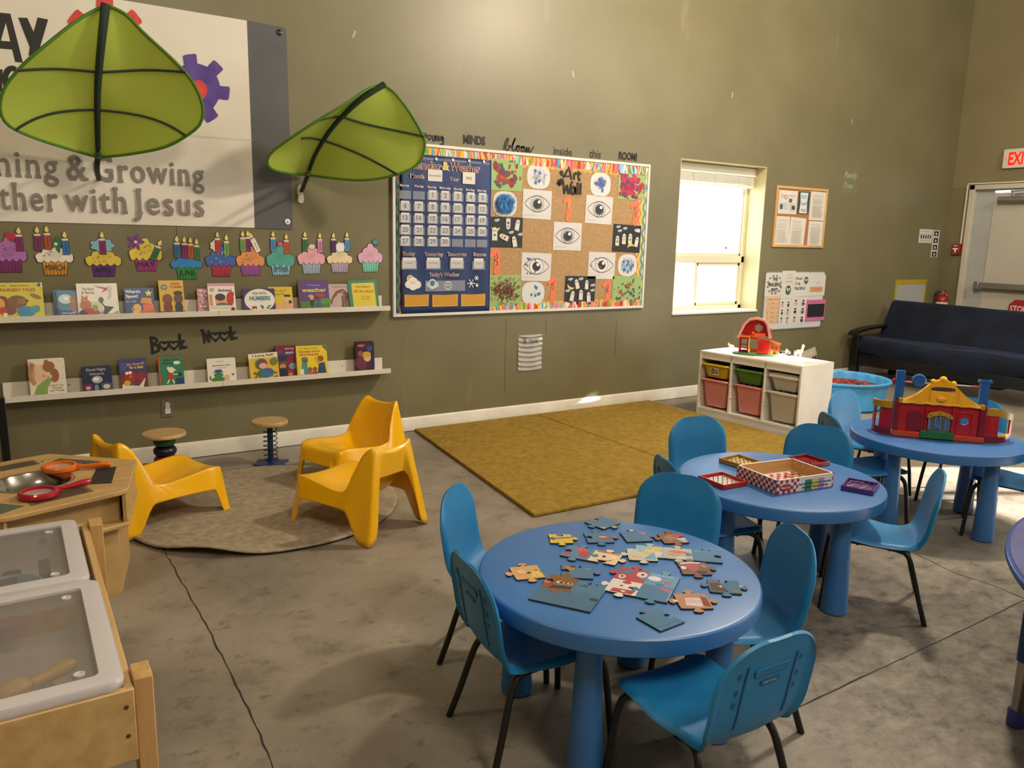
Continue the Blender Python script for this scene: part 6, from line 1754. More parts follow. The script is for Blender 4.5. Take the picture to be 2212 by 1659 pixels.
def c_bed(a, w, h):
    a.rect(0, h*0.55, w, h, '#35376e'); a.text('Big Enough', w*0.62, h*0.78, h*0.085, '#c9a25c', w=w*0.64, bold=0.02, rot=0.06); a.text('for a Bed', w*0.62, h*0.67, h*0.085, '#d8c06a', w=w*0.50, bold=0.03); a.rect(w*0.04, h*0.62, w*0.28, h*0.88, '#4a4a86')
    a.ell(w*0.36, h*0.42, w*0.22, h*0.19, '#9c2420'); a.ell(w*0.26, h*0.54, w*0.06, h*0.05, '#ece6da'); a.ell(w*0.38, h*0.55, w*0.06, h*0.05, '#ece6da'); a.ell(w*0.38, h*0.42, w*0.05, h*0.05, '#c9642a'); a.ell(w*0.72, h*0.38, w*0.18, h*0.13, '#8a1f2a'); a.poly([(w*0.04, h*0.02), (w*0.06, h*0.20), (w*0.30, h*0.14), (w*0.66, h*0.10), (w*0.92, h*0.36), (w*0.80, h*0.02)], '#dcd6d2'); a.ell(w*0.24, h*0.22, w*0.13, h*0.09, '#c9a02c'); a.ell(w*0.44, h*0.17, w*0.05, h*0.05, '#2f7a8a')
book('blue and red board book titled Big Enough for a Bed', 260, 320, 774, FL, '#6b2a3e', c_bed, 0.016, -0.082, 9, radians(-1.5), board=True)
def c_mouse(a, w, h):
    a.text('Maisy Likes', w*0.52, h*0.88, h*0.06, '#1f3a2a', w=w*0.62, bold=0.03); a.text('Dancing', w*0.40, h*0.77, h*0.06, '#1f3a2a', w=w*0.44, bold=0.03); a.ell(w*0.74, h*0.80, w*0.14, h*0.06, '#e8e2d0')
    a.ell(w*0.50, h*0.56, w*0.13, h*0.10, '#e6e0d0'); a.ell(w*0.38, h*0.62, w*0.05, h*0.06, '#e6e0d0'); a.poly([(w*0.56, h*0.62), (w*0.70, h*0.56), (w*0.56, h*0.50)], '#e6e0d0'); a.poly([(w*0.34, h*0.24), (w*0.58, h*0.24), (w*0.52, h*0.46), (w*0.38, h*0.46)], '#b5382c'); a.line([(w*0.40, h*0.24), (w*0.30, h*0.10)], w*0.05, '#e6e0d0'); a.line([(w*0.52, h*0.24), (w*0.58, h*0.10)], w*0.05, '#e6e0d0'); a.ell(w*0.82, h*0.40, w*0.09, h*0.06, '#22281f'); a.line([(w*0.55, h*0.42), (w*0.76, h*0.40)], w*0.04, '#e6e0d0'); a.rect(w*0.68, h*0.03, w*0.97, h*0.28, '#1e3a7a'); a.rect(w*0.10, h*0.0, w*0.66, h*0.05, '#c99a3a')
    a.rect(0, 0, w*0.05, h, '#c0542c')
book('green board book titled Maisy Likes Dancing', 344, 398, 771, FL, '#2f7a5a', c_mouse, 0.016, -0.082, 8, board=True)
def c_bard(a, w, h):
    a.line([(w*0.30, h*0.86), (w*0.38, h*0.88), (w*0.44, h*0.86), (w*0.60, h*0.88)], h*0.02, '#8a8a7a'); a.text("Bard's Rhyme Time", w*0.50, h*0.68, h*0.05, '#2a3a6a', w=w*0.62, bold=0.03); a.text('Touching Book', w*0.52, h*0.60, h*0.03, '#8a3a3a', w=w*0.36); a.rect(w*0.26, h*0.44, w*0.50, h*0.54, '#1f4a8a'); a.rect(w*0.20, h*0.42, w*0.56, h*0.45, '#1f4a8a'); a.ell(w*0.38, h*0.32, w*0.16, h*0.10, '#3f7a3a'); a.ell(w*0.36, h*0.12, w*0.22, h*0.14, '#3f7a3a'); a.line([(w*0.20, h*0.10), (w*0.08, h*0.20), (w*0.10, h*0.30)], w*0.05, '#3f7a3a'); a.ell(w*0.66, h*0.22, w*0.11, h*0.09, '#d8b07a'); a.ell(w*0.66, h*0.08, w*0.10, h*0.08, '#d8b07a'); a.line([(w*0.84, h*0.30), (w*0.92, h*0.36), (w*0.88, h*0.26)], w*0.03, '#1f2a4a')
book("white board book titled Bard's Rhyme Time with a green animal in a blue hat", 449, 511, 773, FL, '#e0dbce', c_bard, 0.014, -0.082, 9, board=True)
def c_fall(a, w, h):
    a.rect(0, h*0.82, w, h, '#e0d6c4'); a.text('I Love Fall!', w*0.50, h*0.87, h*0.085, '#5a2a2a', w=w*0.72, bold=0.03)
    rr_ = random.Random(9)
    for _ in range(26): a.poly(star(w*rr_.uniform(0.03, 0.95), h*rr_.uniform(0.02, 0.30), w*0.045, w*0.02, 5, rr_.uniform(0, 6)), rr_.choice(['#a84a24', '#c9742a', '#8a3a20', '#4a6a2e']))
    a.ell(w*0.42, h*0.60, w*0.20, h*0.20, '#3f6a3a'); a.ell(w*0.44, h*0.58, w*0.17, h*0.14, '#7a3a6a'); a.ell(w*0.46, h*0.52, w*0.14, h*0.11, '#d8a68a'); a.ell(w*0.56, h*0.26, w*0.26, h*0.17, '#2f6a9a'); a.line([(w*0.40, h*0.34), (w*0.22, h*0.22)], w*0.10, '#3f6a3a'); a.ell(w*0.86, h*0.66, w*0.12, h*0.14, '#6b7a3a'); a.ell(w*0.62, h*0.36, w*0.14, h*0.05, '#6a4a8a')
book('yellow board book titled I Love Fall! with scattered leaves', 541, 604, 762, FL, '#d2b43a', c_fall, 0.014, -0.088, 9, radians(-2), board=True)
def c_pup2(a, w, h):
    a.text('RESCUE', w*0.66, h*0.86, h*0.05, '#d8cfe0', w=w*0.4, bold=0.03); a.text('PARTY', w*0.66, h*0.78, h*0.05, '#d8cfe0', w=w*0.36, bold=0.03); a.ell(w*0.62, h*0.76, w*0.32, h*0.12, '#5a2a5e'); a.text('READY', w*0.66, h*0.74, h*0.055, '#d8cfe0', w=w*0.4, bold=0.03); a.ell(w*0.22, h*0.80, w*0.14, h*0.07, '#4a4a6e')
    a.ell(w*0.28, h*0.42, w*0.24, h*0.16, '#6b4426'); a.ell(w*0.28, h*0.60, w*0.26, h*0.09, '#22304e'); a.ell(w*0.30, h*0.35, w*0.14, h*0.08, '#b58a60'); a.ell(w*0.28, h*0.16, w*0.24, h*0.14, '#1f2a44'); a.ell(w*0.74, h*0.34, w*0.18, h*0.10, '#7a86a0'); a.rect(w*0.50, h*0.05, w*0.95, h*0.22, '#8a2a3a'); a.ell(w*0.62, h*0.08, w*0.10, h*0.06, '#b07a4a')
book('dark red board book behind the yellow ones on the lower ledge', 597, 645, 746, FL, '#7a1f2e', c_pup2, 0.014, -0.062, 8, board=True)
def c_trouble(a, w, h):
    a.text('The Bears and the', w*0.42, h*0.89, h*0.045, '#3f6a3a', w=w*0.62, bold=0.02); a.text('TROUBLE WITH', w*0.42, h*0.77, h*0.062, '#a8321f', w=w*0.70, bold=0.03); a.text('GROWNUPS', w*0.42, h*0.67, h*0.062, '#a8321f', w=w*0.62, bold=0.03)
    a.ell(w*0.28, h*0.52, w*0.10, h*0.10, '#7a4a26'); a.ell(w*0.27, h*0.58, w*0.10, h*0.05, '#3a7a8a'); a.poly([(w*0.12, h*0.06), (w*0.36, h*0.06), (w*0.34, h*0.44), (w*0.18, h*0.44)], '#3f8a96'); a.rect(w*0.10, h*0.06, w*0.22, h*0.24, '#cfd8cf'); a.ell(w*0.78, h*0.56, w*0.10, h*0.10, '#8a5228'); a.poly([(w*0.66, h*0.08), (w*0.94, h*0.08), (w*0.90, h*0.44), (w*0.72, h*0.40)], '#22406e'); a.line([(w*0.72, h*0.42), (w*0.62, h*0.62)], w*0.06, '#c9a23a'); a.ell(w*0.42, h*0.22, w*0.07, h*0.07, '#8a5228'); a.ell(w*0.58, h*0.22, w*0.07, h*0.07, '#8a5228'); a.ell(w*0.42, h*0.10, w*0.08, h*0.07, '#b04a5a'); a.ell(w*0.58, h*0.10, w*0.08, h*0.07, '#b03a2a')
    a.rect(0, 0, w*0.02, h, '#4a6a2e'); a.poly([(w*0.86, h*0.99), (w*0.99, h*0.82), (w*0.99, h*0.99)], '#3f7a3a')
book('yellow picture book titled TROUBLE WITH GROWNUPS on the lower ledge', 641, 709, 746, FL, '#d8c226', c_trouble, 0.006, -0.082, 12, radians(1))
def c_princess(a, w, h):
    a.ell(w*0.40, h*0.30, w*0.42, h*0.24, '#6b3040'); a.ell(w*0.62, h*0.46, w*0.20, h*0.13, '#d8b08a'); a.ell(w*0.58, h*0.56, w*0.24, h*0.10, '#c9a04a'); a.ell(w*0.26, h*0.60, w*0.14, h*0.10, '#8a5a44'); a.ell(w*0.74, h*0.76, w*0.16, h*0.10, '#3a4a7a'); a.ell(w*0.72, h*0.18, w*0.18, h*0.12, '#4a2a3a'); a.ell(w*0.3, h*0.86, w*0.2, h*0.05, '#a85a6a'); a.rect(w*0.84, h*0.15, w, h*0.60, '#22305a')
book('dark red and navy board book standing alone at the right of the lower ledge', 769, 809, 737, FL, '#3a1f2e', c_princess, 0.020, -0.075, 5, radians(1), board=True)

# ---------------------------------------------------------------- word cut-outs on clear film
FILM = clear_mat('laminating_film', '#b8b29c', 0.05, 0.5)
INK = '#14120f'
def film_sign(name, label, u0, u1, v0, v1, draw, ground=None, y=-0.002, rot=0.0, cat='lettering', tabs=True):
    cx, cz, w, h = quad(u0, u1, v0, v1, 0)
    t = thing(name, label, cat, (cx, -0.001, cz)); t.rotation_euler = (0, rot, 0)
    mb = MB(ground or FILM); mb.prism([(-w*0.54, -h*0.60), (w*0.54, -h*0.60), (w*0.54, h*0.60), (-w*0.54, h*0.60)], 0, 0.0008, wallX(0, 0, 0)); mb.build('film', t)
    mb = MB(); a = Art(mb, wallX(0, 0, 0) @ Matrix.Translation((0, 0, 0.001)), 0.0004); draw(a, w, h); mb.build('letters', t)
    return t
def heart_pts(cx, cy, s):
    return [(cx+s*sin(q)**3*1.05, cy+s*(0.82*cos(q)-0.32*cos(2*q)-0.12*cos(3*q)-0.05*cos(4*q))) for q in [2*pi*i/26 for i in range(26)]]
def stroke(a, pts, w, c=INK, n=6): a.line([(p.x, p.y) for p in spline([(q[0], q[1]) for q in pts], n)], w, c)
def d_book(first):
    def f(a, w, h):
        lw = 0.017
        if first == 'B':
            stroke(a, [(-0.44*w, 0.42*h), (-0.43*w, 0.1*h), (-0.42*w, -0.48*h)], lw, n=3); stroke(a, [(-0.48*w, 0.40*h), (-0.34*w, 0.36*h), (-0.29*w, 0.18*h), (-0.42*w, 0.02*h)], lw); stroke(a, [(-0.42*w, 0.02*h), (-0.28*w, -0.06*h), (-0.26*w, -0.34*h), (-0.46*w, -0.48*h)], lw)
        else:
            stroke(a, [(-0.44*w, 0.40*h), (-0.42*w, 0.0), (-0.40*w, -0.48*h)], lw, n=3); stroke(a, [(-0.48*w, 0.42*h), (-0.36*w, 0.0), (-0.27*w, -0.44*h)], lw, n=3); stroke(a, [(-0.27*w, -0.44*h), (-0.28*w, 0.0), (-0.27*w, 0.34*h)], lw, n=3)
        for cx in (-0.09, 0.16):
            P = heart_pts(cx*w, -0.06*h, 0.135*w); a.line(P, 0.012, INK, True)
        stroke(a, [(0.33*w, 0.55*h), (0.34*w, 0.1*h), (0.35*w, -0.36*h)], lw, n=3); stroke(a, [(0.46*w, 0.18*h), (0.37*w, -0.04*h), (0.42*w, -0.24*h), (0.52*w, -0.20*h)], lw)
    return f
film_sign('word_sign', 'black word Book with heart letters above the lower ledge', 322, 402, 724, 762, d_book('B'))
film_sign('word_sign', 'black word Nook with heart letters on glossy clear film', 433, 511, 707, 741, d_book('N'))
def d_young(a, w, h):
    lw = 0.012
    stroke(a, [(-0.50*w, 0.42*h), (-0.42*w, 0.10*h)], lw, n=3); stroke(a, [(-0.34*w, 0.42*h), (-0.40*w, 0.0), (-0.42*w, -0.36*h)], lw, n=3)
    a.line(heart_pts(-0.18*w, 0.10*h, 0.11*w), 0.010, INK, True)
    stroke(a, [(-0.02*w, 0.28*h), (-0.01*w, -0.06*h), (0.06*w, -0.14*h), (0.12*w, 0.28*h), (0.13*w, -0.12*h)], lw); stroke(a, [(0.20*w, 0.26*h), (0.21*w, -0.14*h)], lw, n=3); stroke(a, [(0.21*w, 0.12*h), (0.27*w, 0.24*h), (0.31*w, -0.14*h)], lw)
    stroke(a, [(0.48*w, 0.22*h), (0.40*w, 0.24*h), (0.38*w, 0.02*h), (0.46*w, 0.0), (0.49*w, 0.20*h), (0.50*w, -0.30*h), (0.42*w, -0.44*h), (0.38*w, -0.30*h)], lw)
film_sign('word_sign', 'black handwritten word Young above the calendar, half behind the leaf', 913, 957, 286, 314, d_young)
film_sign('word_sign', 'bold black word MINDS above the calendar', 1000, 1048, 292, 313, lambda a, w, h: a.text('MINDS', 0, -h*0.42, h*0.84, INK, w=w, bold=0.05))
def d_bloom(a, w, h):
    pts = [(-0.48, -0.34), (-0.44, 0.20), (-0.36, 0.50), (-0.34, 0.40), (-0.42, -0.20), (-0.38, -0.40), (-0.30, -0.20), (-0.30, 0.0), (-0.24, -0.10), (-0.17, 0.20), (-0.10, 0.52), (-0.13, 0.50), (-0.19, -0.10), (-0.17, -0.38), (-0.09, -0.25), (-0.03, 0.0), (0.03, -0.02), (0.02, -0.34), (-0.04, -0.34), (-0.04, -0.05), (0.05, 0.0), (0.12, -0.05), (0.18, 0.0), (0.19, -0.30), (0.12, -0.34), (0.12, -0.08), (0.22, -0.02), (0.26, -0.36), (0.30, -0.02), (0.33, -0.36), (0.38, -0.02), (0.40, -0.36), (0.48, -0.16), (0.54, 0.10)]
    stroke(a, [(x*w, y*h*1.1) for x, y in pts], 0.013, INK, 6)
film_sign('word_sign', 'black script word bloom above the art wall', 1087, 1150, 303, 329, d_bloom)
film_sign('word_sign', 'thin black word inside above the art wall', 1196, 1235, 316, 337, lambda a, w, h: a.text('inside', 0, -h*0.42, h*0.80, INK, w=w, bold=0.01))
film_sign('word_sign', 'slanted black word this above the art wall', 1273, 1298, 321, 342, lambda a, w, h: a.text('this', 0, -h*0.45, h*0.82, INK, w=w, shear=0.15, bold=0.01))
film_sign('word_sign', 'bold black word ROOM! at the right above the art wall', 1336, 1376, 329, 346, lambda a, w, h: a.text('ROOM!', 0, -h*0.45, h*0.9, INK, w=w, bold=0.05))
def d_fam(a, w, h):
    a.text('Family', 0, 0.10*h, 0.28*h, '#9fbf86', w=w*0.9, shear=0.3); a.text('Tree', -0.12*w, -0.40*h, 0.28*h, '#9fbf86', w=w*0.62, shear=0.3)
film_sign('word_sign', 'pale green script words Family Tree right of the window', 1822, 1852, 366, 412, d_fam)
# ---------------------------------------------------------------- small wall items
t = thing('wall_switch', 'grey metal switch plate with white rocker below the lower ledge', 'switch', (0.793, 0, 0.35))
mb = MB(M('#8f8a80', 0.35, 0.6)); mb.prism(rrect(0.072, 0.118, 0.004, 3), 0, 0.006, wallX(0, 0, 0)); mb.build('plate', t, bevel=0.002)
mb = MB(M('#d9d4c8', 0.4)); mb.prism([(p.x, p.y) for p in spline([(-0.015, 0.030), (0, 0.040), (0.015, 0.030), (0.013, 0.008), (0.017, -0.01), (0.016, -0.034), (0, -0.037), (-0.016, -0.034), (-0.017, -0.01), (-0.013, 0.008)], 4, True)], 0.006, 0.014, wallX(0, 0, 0)); mb.build('rocker', t, bevel=0.002)
for z in (0.05, -0.05): mb = MB(M('#4a4740', 0.4, 0.5)); mb.lathe([(0.001, 0.006), (0.004, 0.006), (0.001, 0.0075)], 10, wallX(0, z, 0)); mb.build('screw', t)
# crinkled clear sheet taped low on the wall
cx, cz, w, h = quad(1118, 1169, 723, 799)
mb = MB(clear_mat('crinkled_film', '#d9d9d8', 0.55, 0.12))
mb.grid(lambda u, v: (w*(u-0.5), -0.006-0.006*sin(v*46+2.2*sin(u*3.1))-0.003*sin(u*9+v*5)-0.004*(1 if v > 0.02 else 0), h*(v-0.5)), 18, 60)
mb.mat(M('#3a3a38', 0.6)); a = Art(mb, wallX(0, 0, -0.0215), 0.0004)
a.text('5', -0.26*w, 0.27*h, 0.05, '#33312e'); a.text('TIME', 0.10*w, 0.27*h, 0.028, '#33312e', w=0.09); a.line([(-0.02, 0.05), (0.03, 0.055)], 0.004, '#4a4844')
o = mb.build('plastic_sheet', loc=(cx, 0, cz)); tag(o, 'crinkled clear plastic sheet taped to the wall under the art board', 'sheet')
# scraps of tape left on the wall
for (u, v, r_) in ((765, 74, 0.4), (1238, 160, -0.3), (1582, 205, 0.2), (1841, 262, 0.0)):
    x, z = P2(u, v); mb = MB(M('#b5a98c', 0.4)); mb.prism(rrect(0.012, 0.05, 0.002, 2), 0, 0.0008, wallX(0, 0, 0))
    o = mb.build('tape_scrap', loc=(x, -0.0005, z)); o.rotation_euler = (0, r_, 0); tag(o, 'small scrap of old tape stuck high on the bare olive wall', 'tape', 'tape scraps on the bare wall')
# dark upright at the far left
mb = MB(M('#0e0d0c', 0.4)); x0 = wp(3, 840, -0.1).x
mb.box(x0-0.028, x0+0.012, -0.14, -0.10, 0.0, 0.52); o = recenter(mb.build('black_post', bevel=0.003)); tag(o, 'thin black upright post at the far left beside the lower ledge', 'post')
# ================================================================== BULLETIN BOARD
CORK = noisy('cork', '#a07f58', '#bb9c72', 90, 0.9, 0.15, 160, 3, lo=0.3, hi=0.7)
bd = thing('bulletin_board', 'wide cork bulletin board with white frame and bright patterned border', 'board', (3.58, 0, 0.885))
bx0, bx1, bzb, bzt = 2.362, 4.808, 0.882, 2.134
for (p, q, r, s) in ((bx0, bx1, bzt-0.022, bzt), (bx0, bx1, bzb, bzb+0.022), (bx0, bx0+0.022, bzb+0.022, bzt-0.022), (bx1-0.022, bx1, bzb+0.022, bzt-0.022)):
    mb = MB(M('#dedbd4', 0.4)); mb.box(p, q, -0.026, -0.001, r, s); local(bd, mb, 'frame', bevel=0.003)
mb = MB(CORK); mb.box(bx0+0.02, bx1-0.02, -0.014, -0.002, bzb+0.02, bzt-0.02); local(bd, mb, 'cork_panel')
BR = ['#c92c48', '#e04a9a', '#e8c22c', '#3f9ad0', '#8ac0e0', '#5aa83a', '#e8762c', '#b82a2a', '#e85a8a', '#e9a83a', '#e6dccb']
def border_strip(name, x0, x1, z0, z1, up, seed):
    """printed strip with scalloped inner edge and a tumble of bright striped triangles"""
    rr_ = random.Random(seed); h = z1-z0; n = max(4, int((x1-x0)/0.055))
    edge = []
    for k in range(n*8+1):
        edge.append((x0+(x1-x0)*k/(n*8), (z0 if up else z1)+(1 if up else -1)*h*0.16*(1-abs(sin(pi*k/8)))))
    flat_ = z1 if up else z0
    mb = MB(M('#d8b04a', 0.5)); mb.prism(edge+[(x1, flat_), (x0, flat_)], 0.0145, 0.0155, WX)
    a = Art(mb, WX @ Matrix.Translation((0, 0, 0.0155)), 0.00006, 0.5)
    m_ = int((x1-x0)/0.020)
    for k in range(m_):
        x = x0+0.012+(x1-x0-0.024)*k/m_; c1 = rr_.choice(BR)
        w_ = rr_.uniform(0.016, 0.028); s_ = rr_.uniform(-0.03, 0.03)
        lo, hi = z0+h*(0.20 if up else 0.02), z1-h*(0.02 if up else 0.20)
        cl = lambda v: max(x0, min(x1, v))
        if rr_.random() < 0.45:
            q = [(cl(x), lo), (cl(x+w_*1.6), (lo+hi)/2+rr_.uniform(-0.3, 0.3)*h), (cl(x+s_*0.5), hi)]
        else:
            q = [(cl(x), lo), (cl(x+w_), lo), (cl(x+w_+s_), hi), (cl(x+s_), hi)]
        a.poly(q, c1)
        if rr_.random() < 0.5 and len(q) == 4:
            for f in (0.25, 0.6):
                c2 = rr_.choice(['#f0e6da', '#f2d6e0', c1, '#f3e3a0'])
                a.poly([(q[0][0]+(q[1][0]-q[0][0])*f, lo), (q[0][0]+(q[1][0]-q[0][0])*(f+0.18), lo), (q[3][0]+(q[2][0]-q[3][0])*(f+0.18), hi), (q[3][0]+(q[2][0]-q[3][0])*f, hi)], c2)
    return local(bd, mb, name)
zt0, zt1 = bzt-0.112, bzt-0.020
XS = wp(1058, 338, 0).x
border_strip('border_strip', bx0+0.02, XS-0.006, zt0, zt1, True, 1)
border_strip('border_strip', XS, bx1-0.022, zt0, zt1, True, 2)
border_strip('border_strip', bx0+0.055, XS-0.006, bzb+0.020, bzb+0.088, False, 3)
border_strip('border_strip', XS, bx1-0.05, bzb+0.020, bzb+0.088, False, 4)
def wavy_strip(x0, x1, z0, z1, cols, name):
    mb = MB(M(cols[0], 0.5)); mb.prism([(x0, z0), (x1, z0), (x1, z1), (x0, z1)], 0.0145, 0.0152, WX)
    a = Art(mb, WX @ Matrix.Translation((0, 0, 0.0152)), 0.00025, 0.5)
    n = len(cols)-1; w_ = (x1-x0)/(n+1)
    for k in range(n):
        b = x0+w_*(k+0.9)
        a.line([(b+0.010*sin(z*56), z) for z in [z0+0.01+(z1-z0-0.02)*j/180 for j in range(181)]], w_*0.75, cols[k+1])
    local(bd, mb, name)
wavy_strip(bx0+0.022, 2.440, bzb+0.03, bzt-0.03, ['#22345a', '#2c5a6a', '#6a7a3a', '#7a3226'], 'border_strip')
wavy_strip(4.700, bx1-0.022, bzb+0.03, bzt-0.10, ['#e0cf9a', '#c94a2c', '#e8a63a', '#d8d06a', '#5a9a6a', '#3f8ac0'], 'border_strip')

# ---------------------------------------------------------------- calendar pocket chart
NAVYF = noisy('navy_nylon', '#1a2f60', '#213a70', 3, 0.45, 0.2, 9)
cl_ = thing('calendar_chart', 'navy fabric calendar and weather pocket chart hung on the left of the bulletin board', 'calendar', (2.80, 0, 0.90))
cx0, cx1, cz0, cz1 = 2.428, 3.186, 0.905, 2.056
mb = MB(NAVYF)
mb.grid(lambda u, v: (cx0+(cx1-cx0)*u, -0.0215-0.0022*sin(u*21+v*3)-0.0016*sin(v*17), cz0+(cz1-cz0)*v), 40, 30)
local(cl_, mb, 'fabric', solid=0.002)
def ctext(t, u, v, hpx, wpx, c1, c2=None, b=0.02, ob=0.045, rot=0.0):
    mb = MB(); a = Art(mb, wallM(-0.0288), 0.0002, 0.5)
    x, z = P2(u, v, -0.027); k = (P2(u+20, v, -0.027)[0]-P2(u-20, v, -0.027)[0])/40; kz = (P2(u, v-20, -0.027)[1]-P2(u, v+20, -0.027)[1])/40
    if c2: a.text(t, x, z, hpx*kz, c2, w=wpx*k+0.010, bold=ob, rot=rot)
    a.text(t, x, z, hpx*kz, c1, w=wpx*k, bold=b, rot=rot); local(cl_, mb, 'printed_word')
MAR = '#6b1a2c'; OFF = '#e9e4dc'
ctext('Calendar', 910, 365, 17, 88, MAR, OFF); ctext('&', 963, 367, 17, 13, '#d8c23a', OFF); ctext('Weather', 1005, 371, 17, 62, MAR, OFF)
ctext('Month', 901, 385, 9, 27, MAR, OFF); ctext('Year', 981, 391, 8, 18, MAR, OFF)
for t, u, v in (('Sunday', 874, 402.5), ('Monday', 905, 404.5), ('Tuesday', 933, 406.5), ('Wednesday', 961, 408.5), ('Thursday', 989, 410.5), ('Friday', 1016, 412.5), ('Saturday', 1041, 414)):
    ctext(t, u, v, 4.6, 17 if len(t) < 9 else 22, '#8a7a9a', OFF, 0.02, 0.05)
for t, u, v, w_ in (('Today', 883, 552, 24), ('Yesterday', 937, 553, 38), ('Tomorrow', 987, 553, 38), ('Season', 1036, 553, 24)): ctext(t, u, v, 8, w_, MAR, OFF)
ctext("Today's Weather", 960, 597, 8, 62, MAR, OFF)
# pockets of clear film and their cards
cxs = [wp(u, 0.5*(440+452), -0.028).x for u in (875, 904.5, 934.5, 961.5, 988.5, 1016.5, 1042)]
crow = [wp(960, v, -0.028).z for v in (422.5, 448, 473, 498, 522)]
zcard = (crow[0]-crow[1])*0.80
PK = clear_mat('clear_pocket', '#cfd6e4', 0.22, 0.08)
mb = MB(PK)
for r_ in range(5):
    for c in range(7):
        x, z = cxs[c], crow[r_]
        mb.box(x-0.047, x+0.047, -0.0312, -0.0308, z-zcard*0.55, z+zcard*0.30)
local(cl_, mb, 'clear_pockets')
for u, v in ((899, 341), (943, 343), (979, 345), (1014, 347), (1046, 349)):
    x, z = P2(u, v, -0.028); mb = MB(M('#c9c6be', 0.3, 0.7)); mb.lathe([(0.005, 0), (0.011, 0.001), (0.011, 0.003), (0.005, 0.002)], 16, wallX(x, z, -0.026)); local(cl_, mb, 'grommet')
def ccard(t, x, z, w, h, c='#1c1a18', label=None, group=None, th=None, bold=0.03, hh=0.5, sz=None):
    m2 = MB(M('#dcd8d2', 0.4)); m2.prism(rrect(w, h, 0.004, 3), 0, 0.0008, wallX(0, 0, 0)); b = Art(m2, wallX(0, 0, 0) @ Matrix.Translation((0, 0, 0.0008)), 0.0003, 0.4)
    if t: b.text(t, 0, -h*hh*0.5, h*hh, c, w=sz, bold=bold)
    o = m2.build('calendar_card', loc=(x, -0.0296, z)); return tag(o, label, 'card', group)
day = 1
for r_ in range(5):
    for c in range(7):
        if r_ == 0 and c < 2 or day > 30: continue
        ccard(str(day), cxs[c], crow[r_], 0.068, zcard, '#b0252c' if day == 1 else '#1d1b1a', 'white calendar card printed with the number %d' % day, 'day cards in the calendar chart'); day += 1
x, z = P2(940, 379, -0.03); ccard('November', x, z, 0.118, 0.084, '#4a5a4a', 'white calendar card printed November', hh=0.2, bold=0.0, sz=0.10)
x, z = P2(1013, 385, -0.03); ccard('2022', x, z, 0.108, 0.086, '#3a3a38', 'white calendar card printed 2022', hh=0.22, bold=0.01)
for t, u, v, lab in (('Tuesday', 884, 568, 'white day card in the pocket marked Today'), ('Monday', 936, 568, 'white day card in the pocket marked Yesterday'), ('Wednesday', 987, 568, 'white day card in the pocket marked Tomorrow'), ('Fall', 1034, 569, 'small white card in the pocket marked Season')):
    x, z = P2(u, v, -0.03); ccard(t, x, z, 0.108 if t != 'Fall' else 0.085, 0.078, '#5a4a4a', lab, hh=0.18, bold=0.0, sz=0.07 if t != 'Fall' else 0.04)
mb = MB(PK)
for u, v, w_ in ((884, 569, 0.125), (936, 569, 0.125), (987, 569, 0.125), (1034, 570, 0.115)):
    x, z = P2(u, v, -0.03); mb.box(x-w_/2, x+w_/2, -0.0312, -0.0308, z-0.045, z+0.022)
x, z = P2(962, 616, -0.03); mb.box(x-0.17, x+0.17, -0.0312, -0.0308, z-0.045, z+0.035)
local(cl_, mb, 'clear_pockets')
# weather icons
def icon(label, u, v, draw):
    x, z = P2(u, v, -0.03); m2 = MB(); b = Art(m2, wallX(0, 0, 0), 0.0004, 0.5); draw(b, m2); o = m2.build('weather_icon', loc=(x, -0.0297, z)); tag(o, label, 'weather picture', 'weather pictures on the calendar')
def cl3(b, c, s=1.0, dy=0.0):
    for (px, py, r_) in ((-0.030, -0.010, 0.024), (0.0, 0.004, 0.032), (0.030, -0.012, 0.026), (0.0, -0.018, 0.030)): b.ell(px*s, py*s+dy, r_*s*1.1, r_*s, c)
def sunc(b, m2): b.ell(-0.022, 0.030, 0.028, 0.028, '#e9e2d2'); b.ell(-0.022, 0.030, 0.023, 0.023, '#d8a83a'); cl3(b, '#e4e2dd', 1.15); b.line([(-0.018, -0.002), (0.0, 0.004), (0.018, -0.002)], 0.004, '#8a8a88')
icon('sun and cloud weather picture on the calendar', 892, 611, sunc)
def snow(b, m2):
    for (px, py, s) in ((-0.012, -0.008, 0.036), (0.032, 0.034, 0.020), (0.036, -0.022, 0.014)):
        for q in range(6): t_ = pi*q/3; b.line([(px, py), (px+s*cos(t_), py+s*sin(t_))], 0.006, '#e8e6e2')
icon('white snowflakes weather picture on the calendar', 1021, 610, snow)
def rainc(b, m2): cl3(b, '#cdd6de', 0.9); b.ell(0.0, 0.0, 0.020, 0.022, '#4a7a8a')
icon('pale raindrop weather picture in the clear pocket', 934, 612, rainc)
def windc(b, m2): b.ell(0, 0, 0.034, 0.034, '#d4d6d4'); b.ell(0, 0, 0.026, 0.024, '#5a5e62'); b.line([(-0.018, 0.0), (0.0, 0.008), (0.016, -0.004)], 0.007, '#d4d6d4')
icon('grey wind weather picture in the clear pocket', 968, 617, windc)
for k, (u0, u1, v0, v1) in enumerate(((874, 926, 636, 662), (934, 989, 636, 662), (996, 1048, 635, 661))):
    cx, cz, w, h = quad(u0, u1, v0, v1, -0.03)
    m2 = MB(M('#c9962a', 0.35)); m2.prism([(-w/2, -h/2), (w/2, -h/2), (w/2*1.02, h/2), (0, h/2-0.004), (-w/2*1.01, h/2)], 0, 0.002, wallX(cx, cz, -0.0275))
    b = Art(m2, wallX(cx, cz, -0.0297), 0.0004); b.line([(-w*0.47, h*0.44), (-w*0.47, -h*0.45), (w*0.47, -h*0.45), (w*0.47, h*0.44)], 0.003, '#e0cf9a')
    local(cl_, m2, 'yellow_pocket')

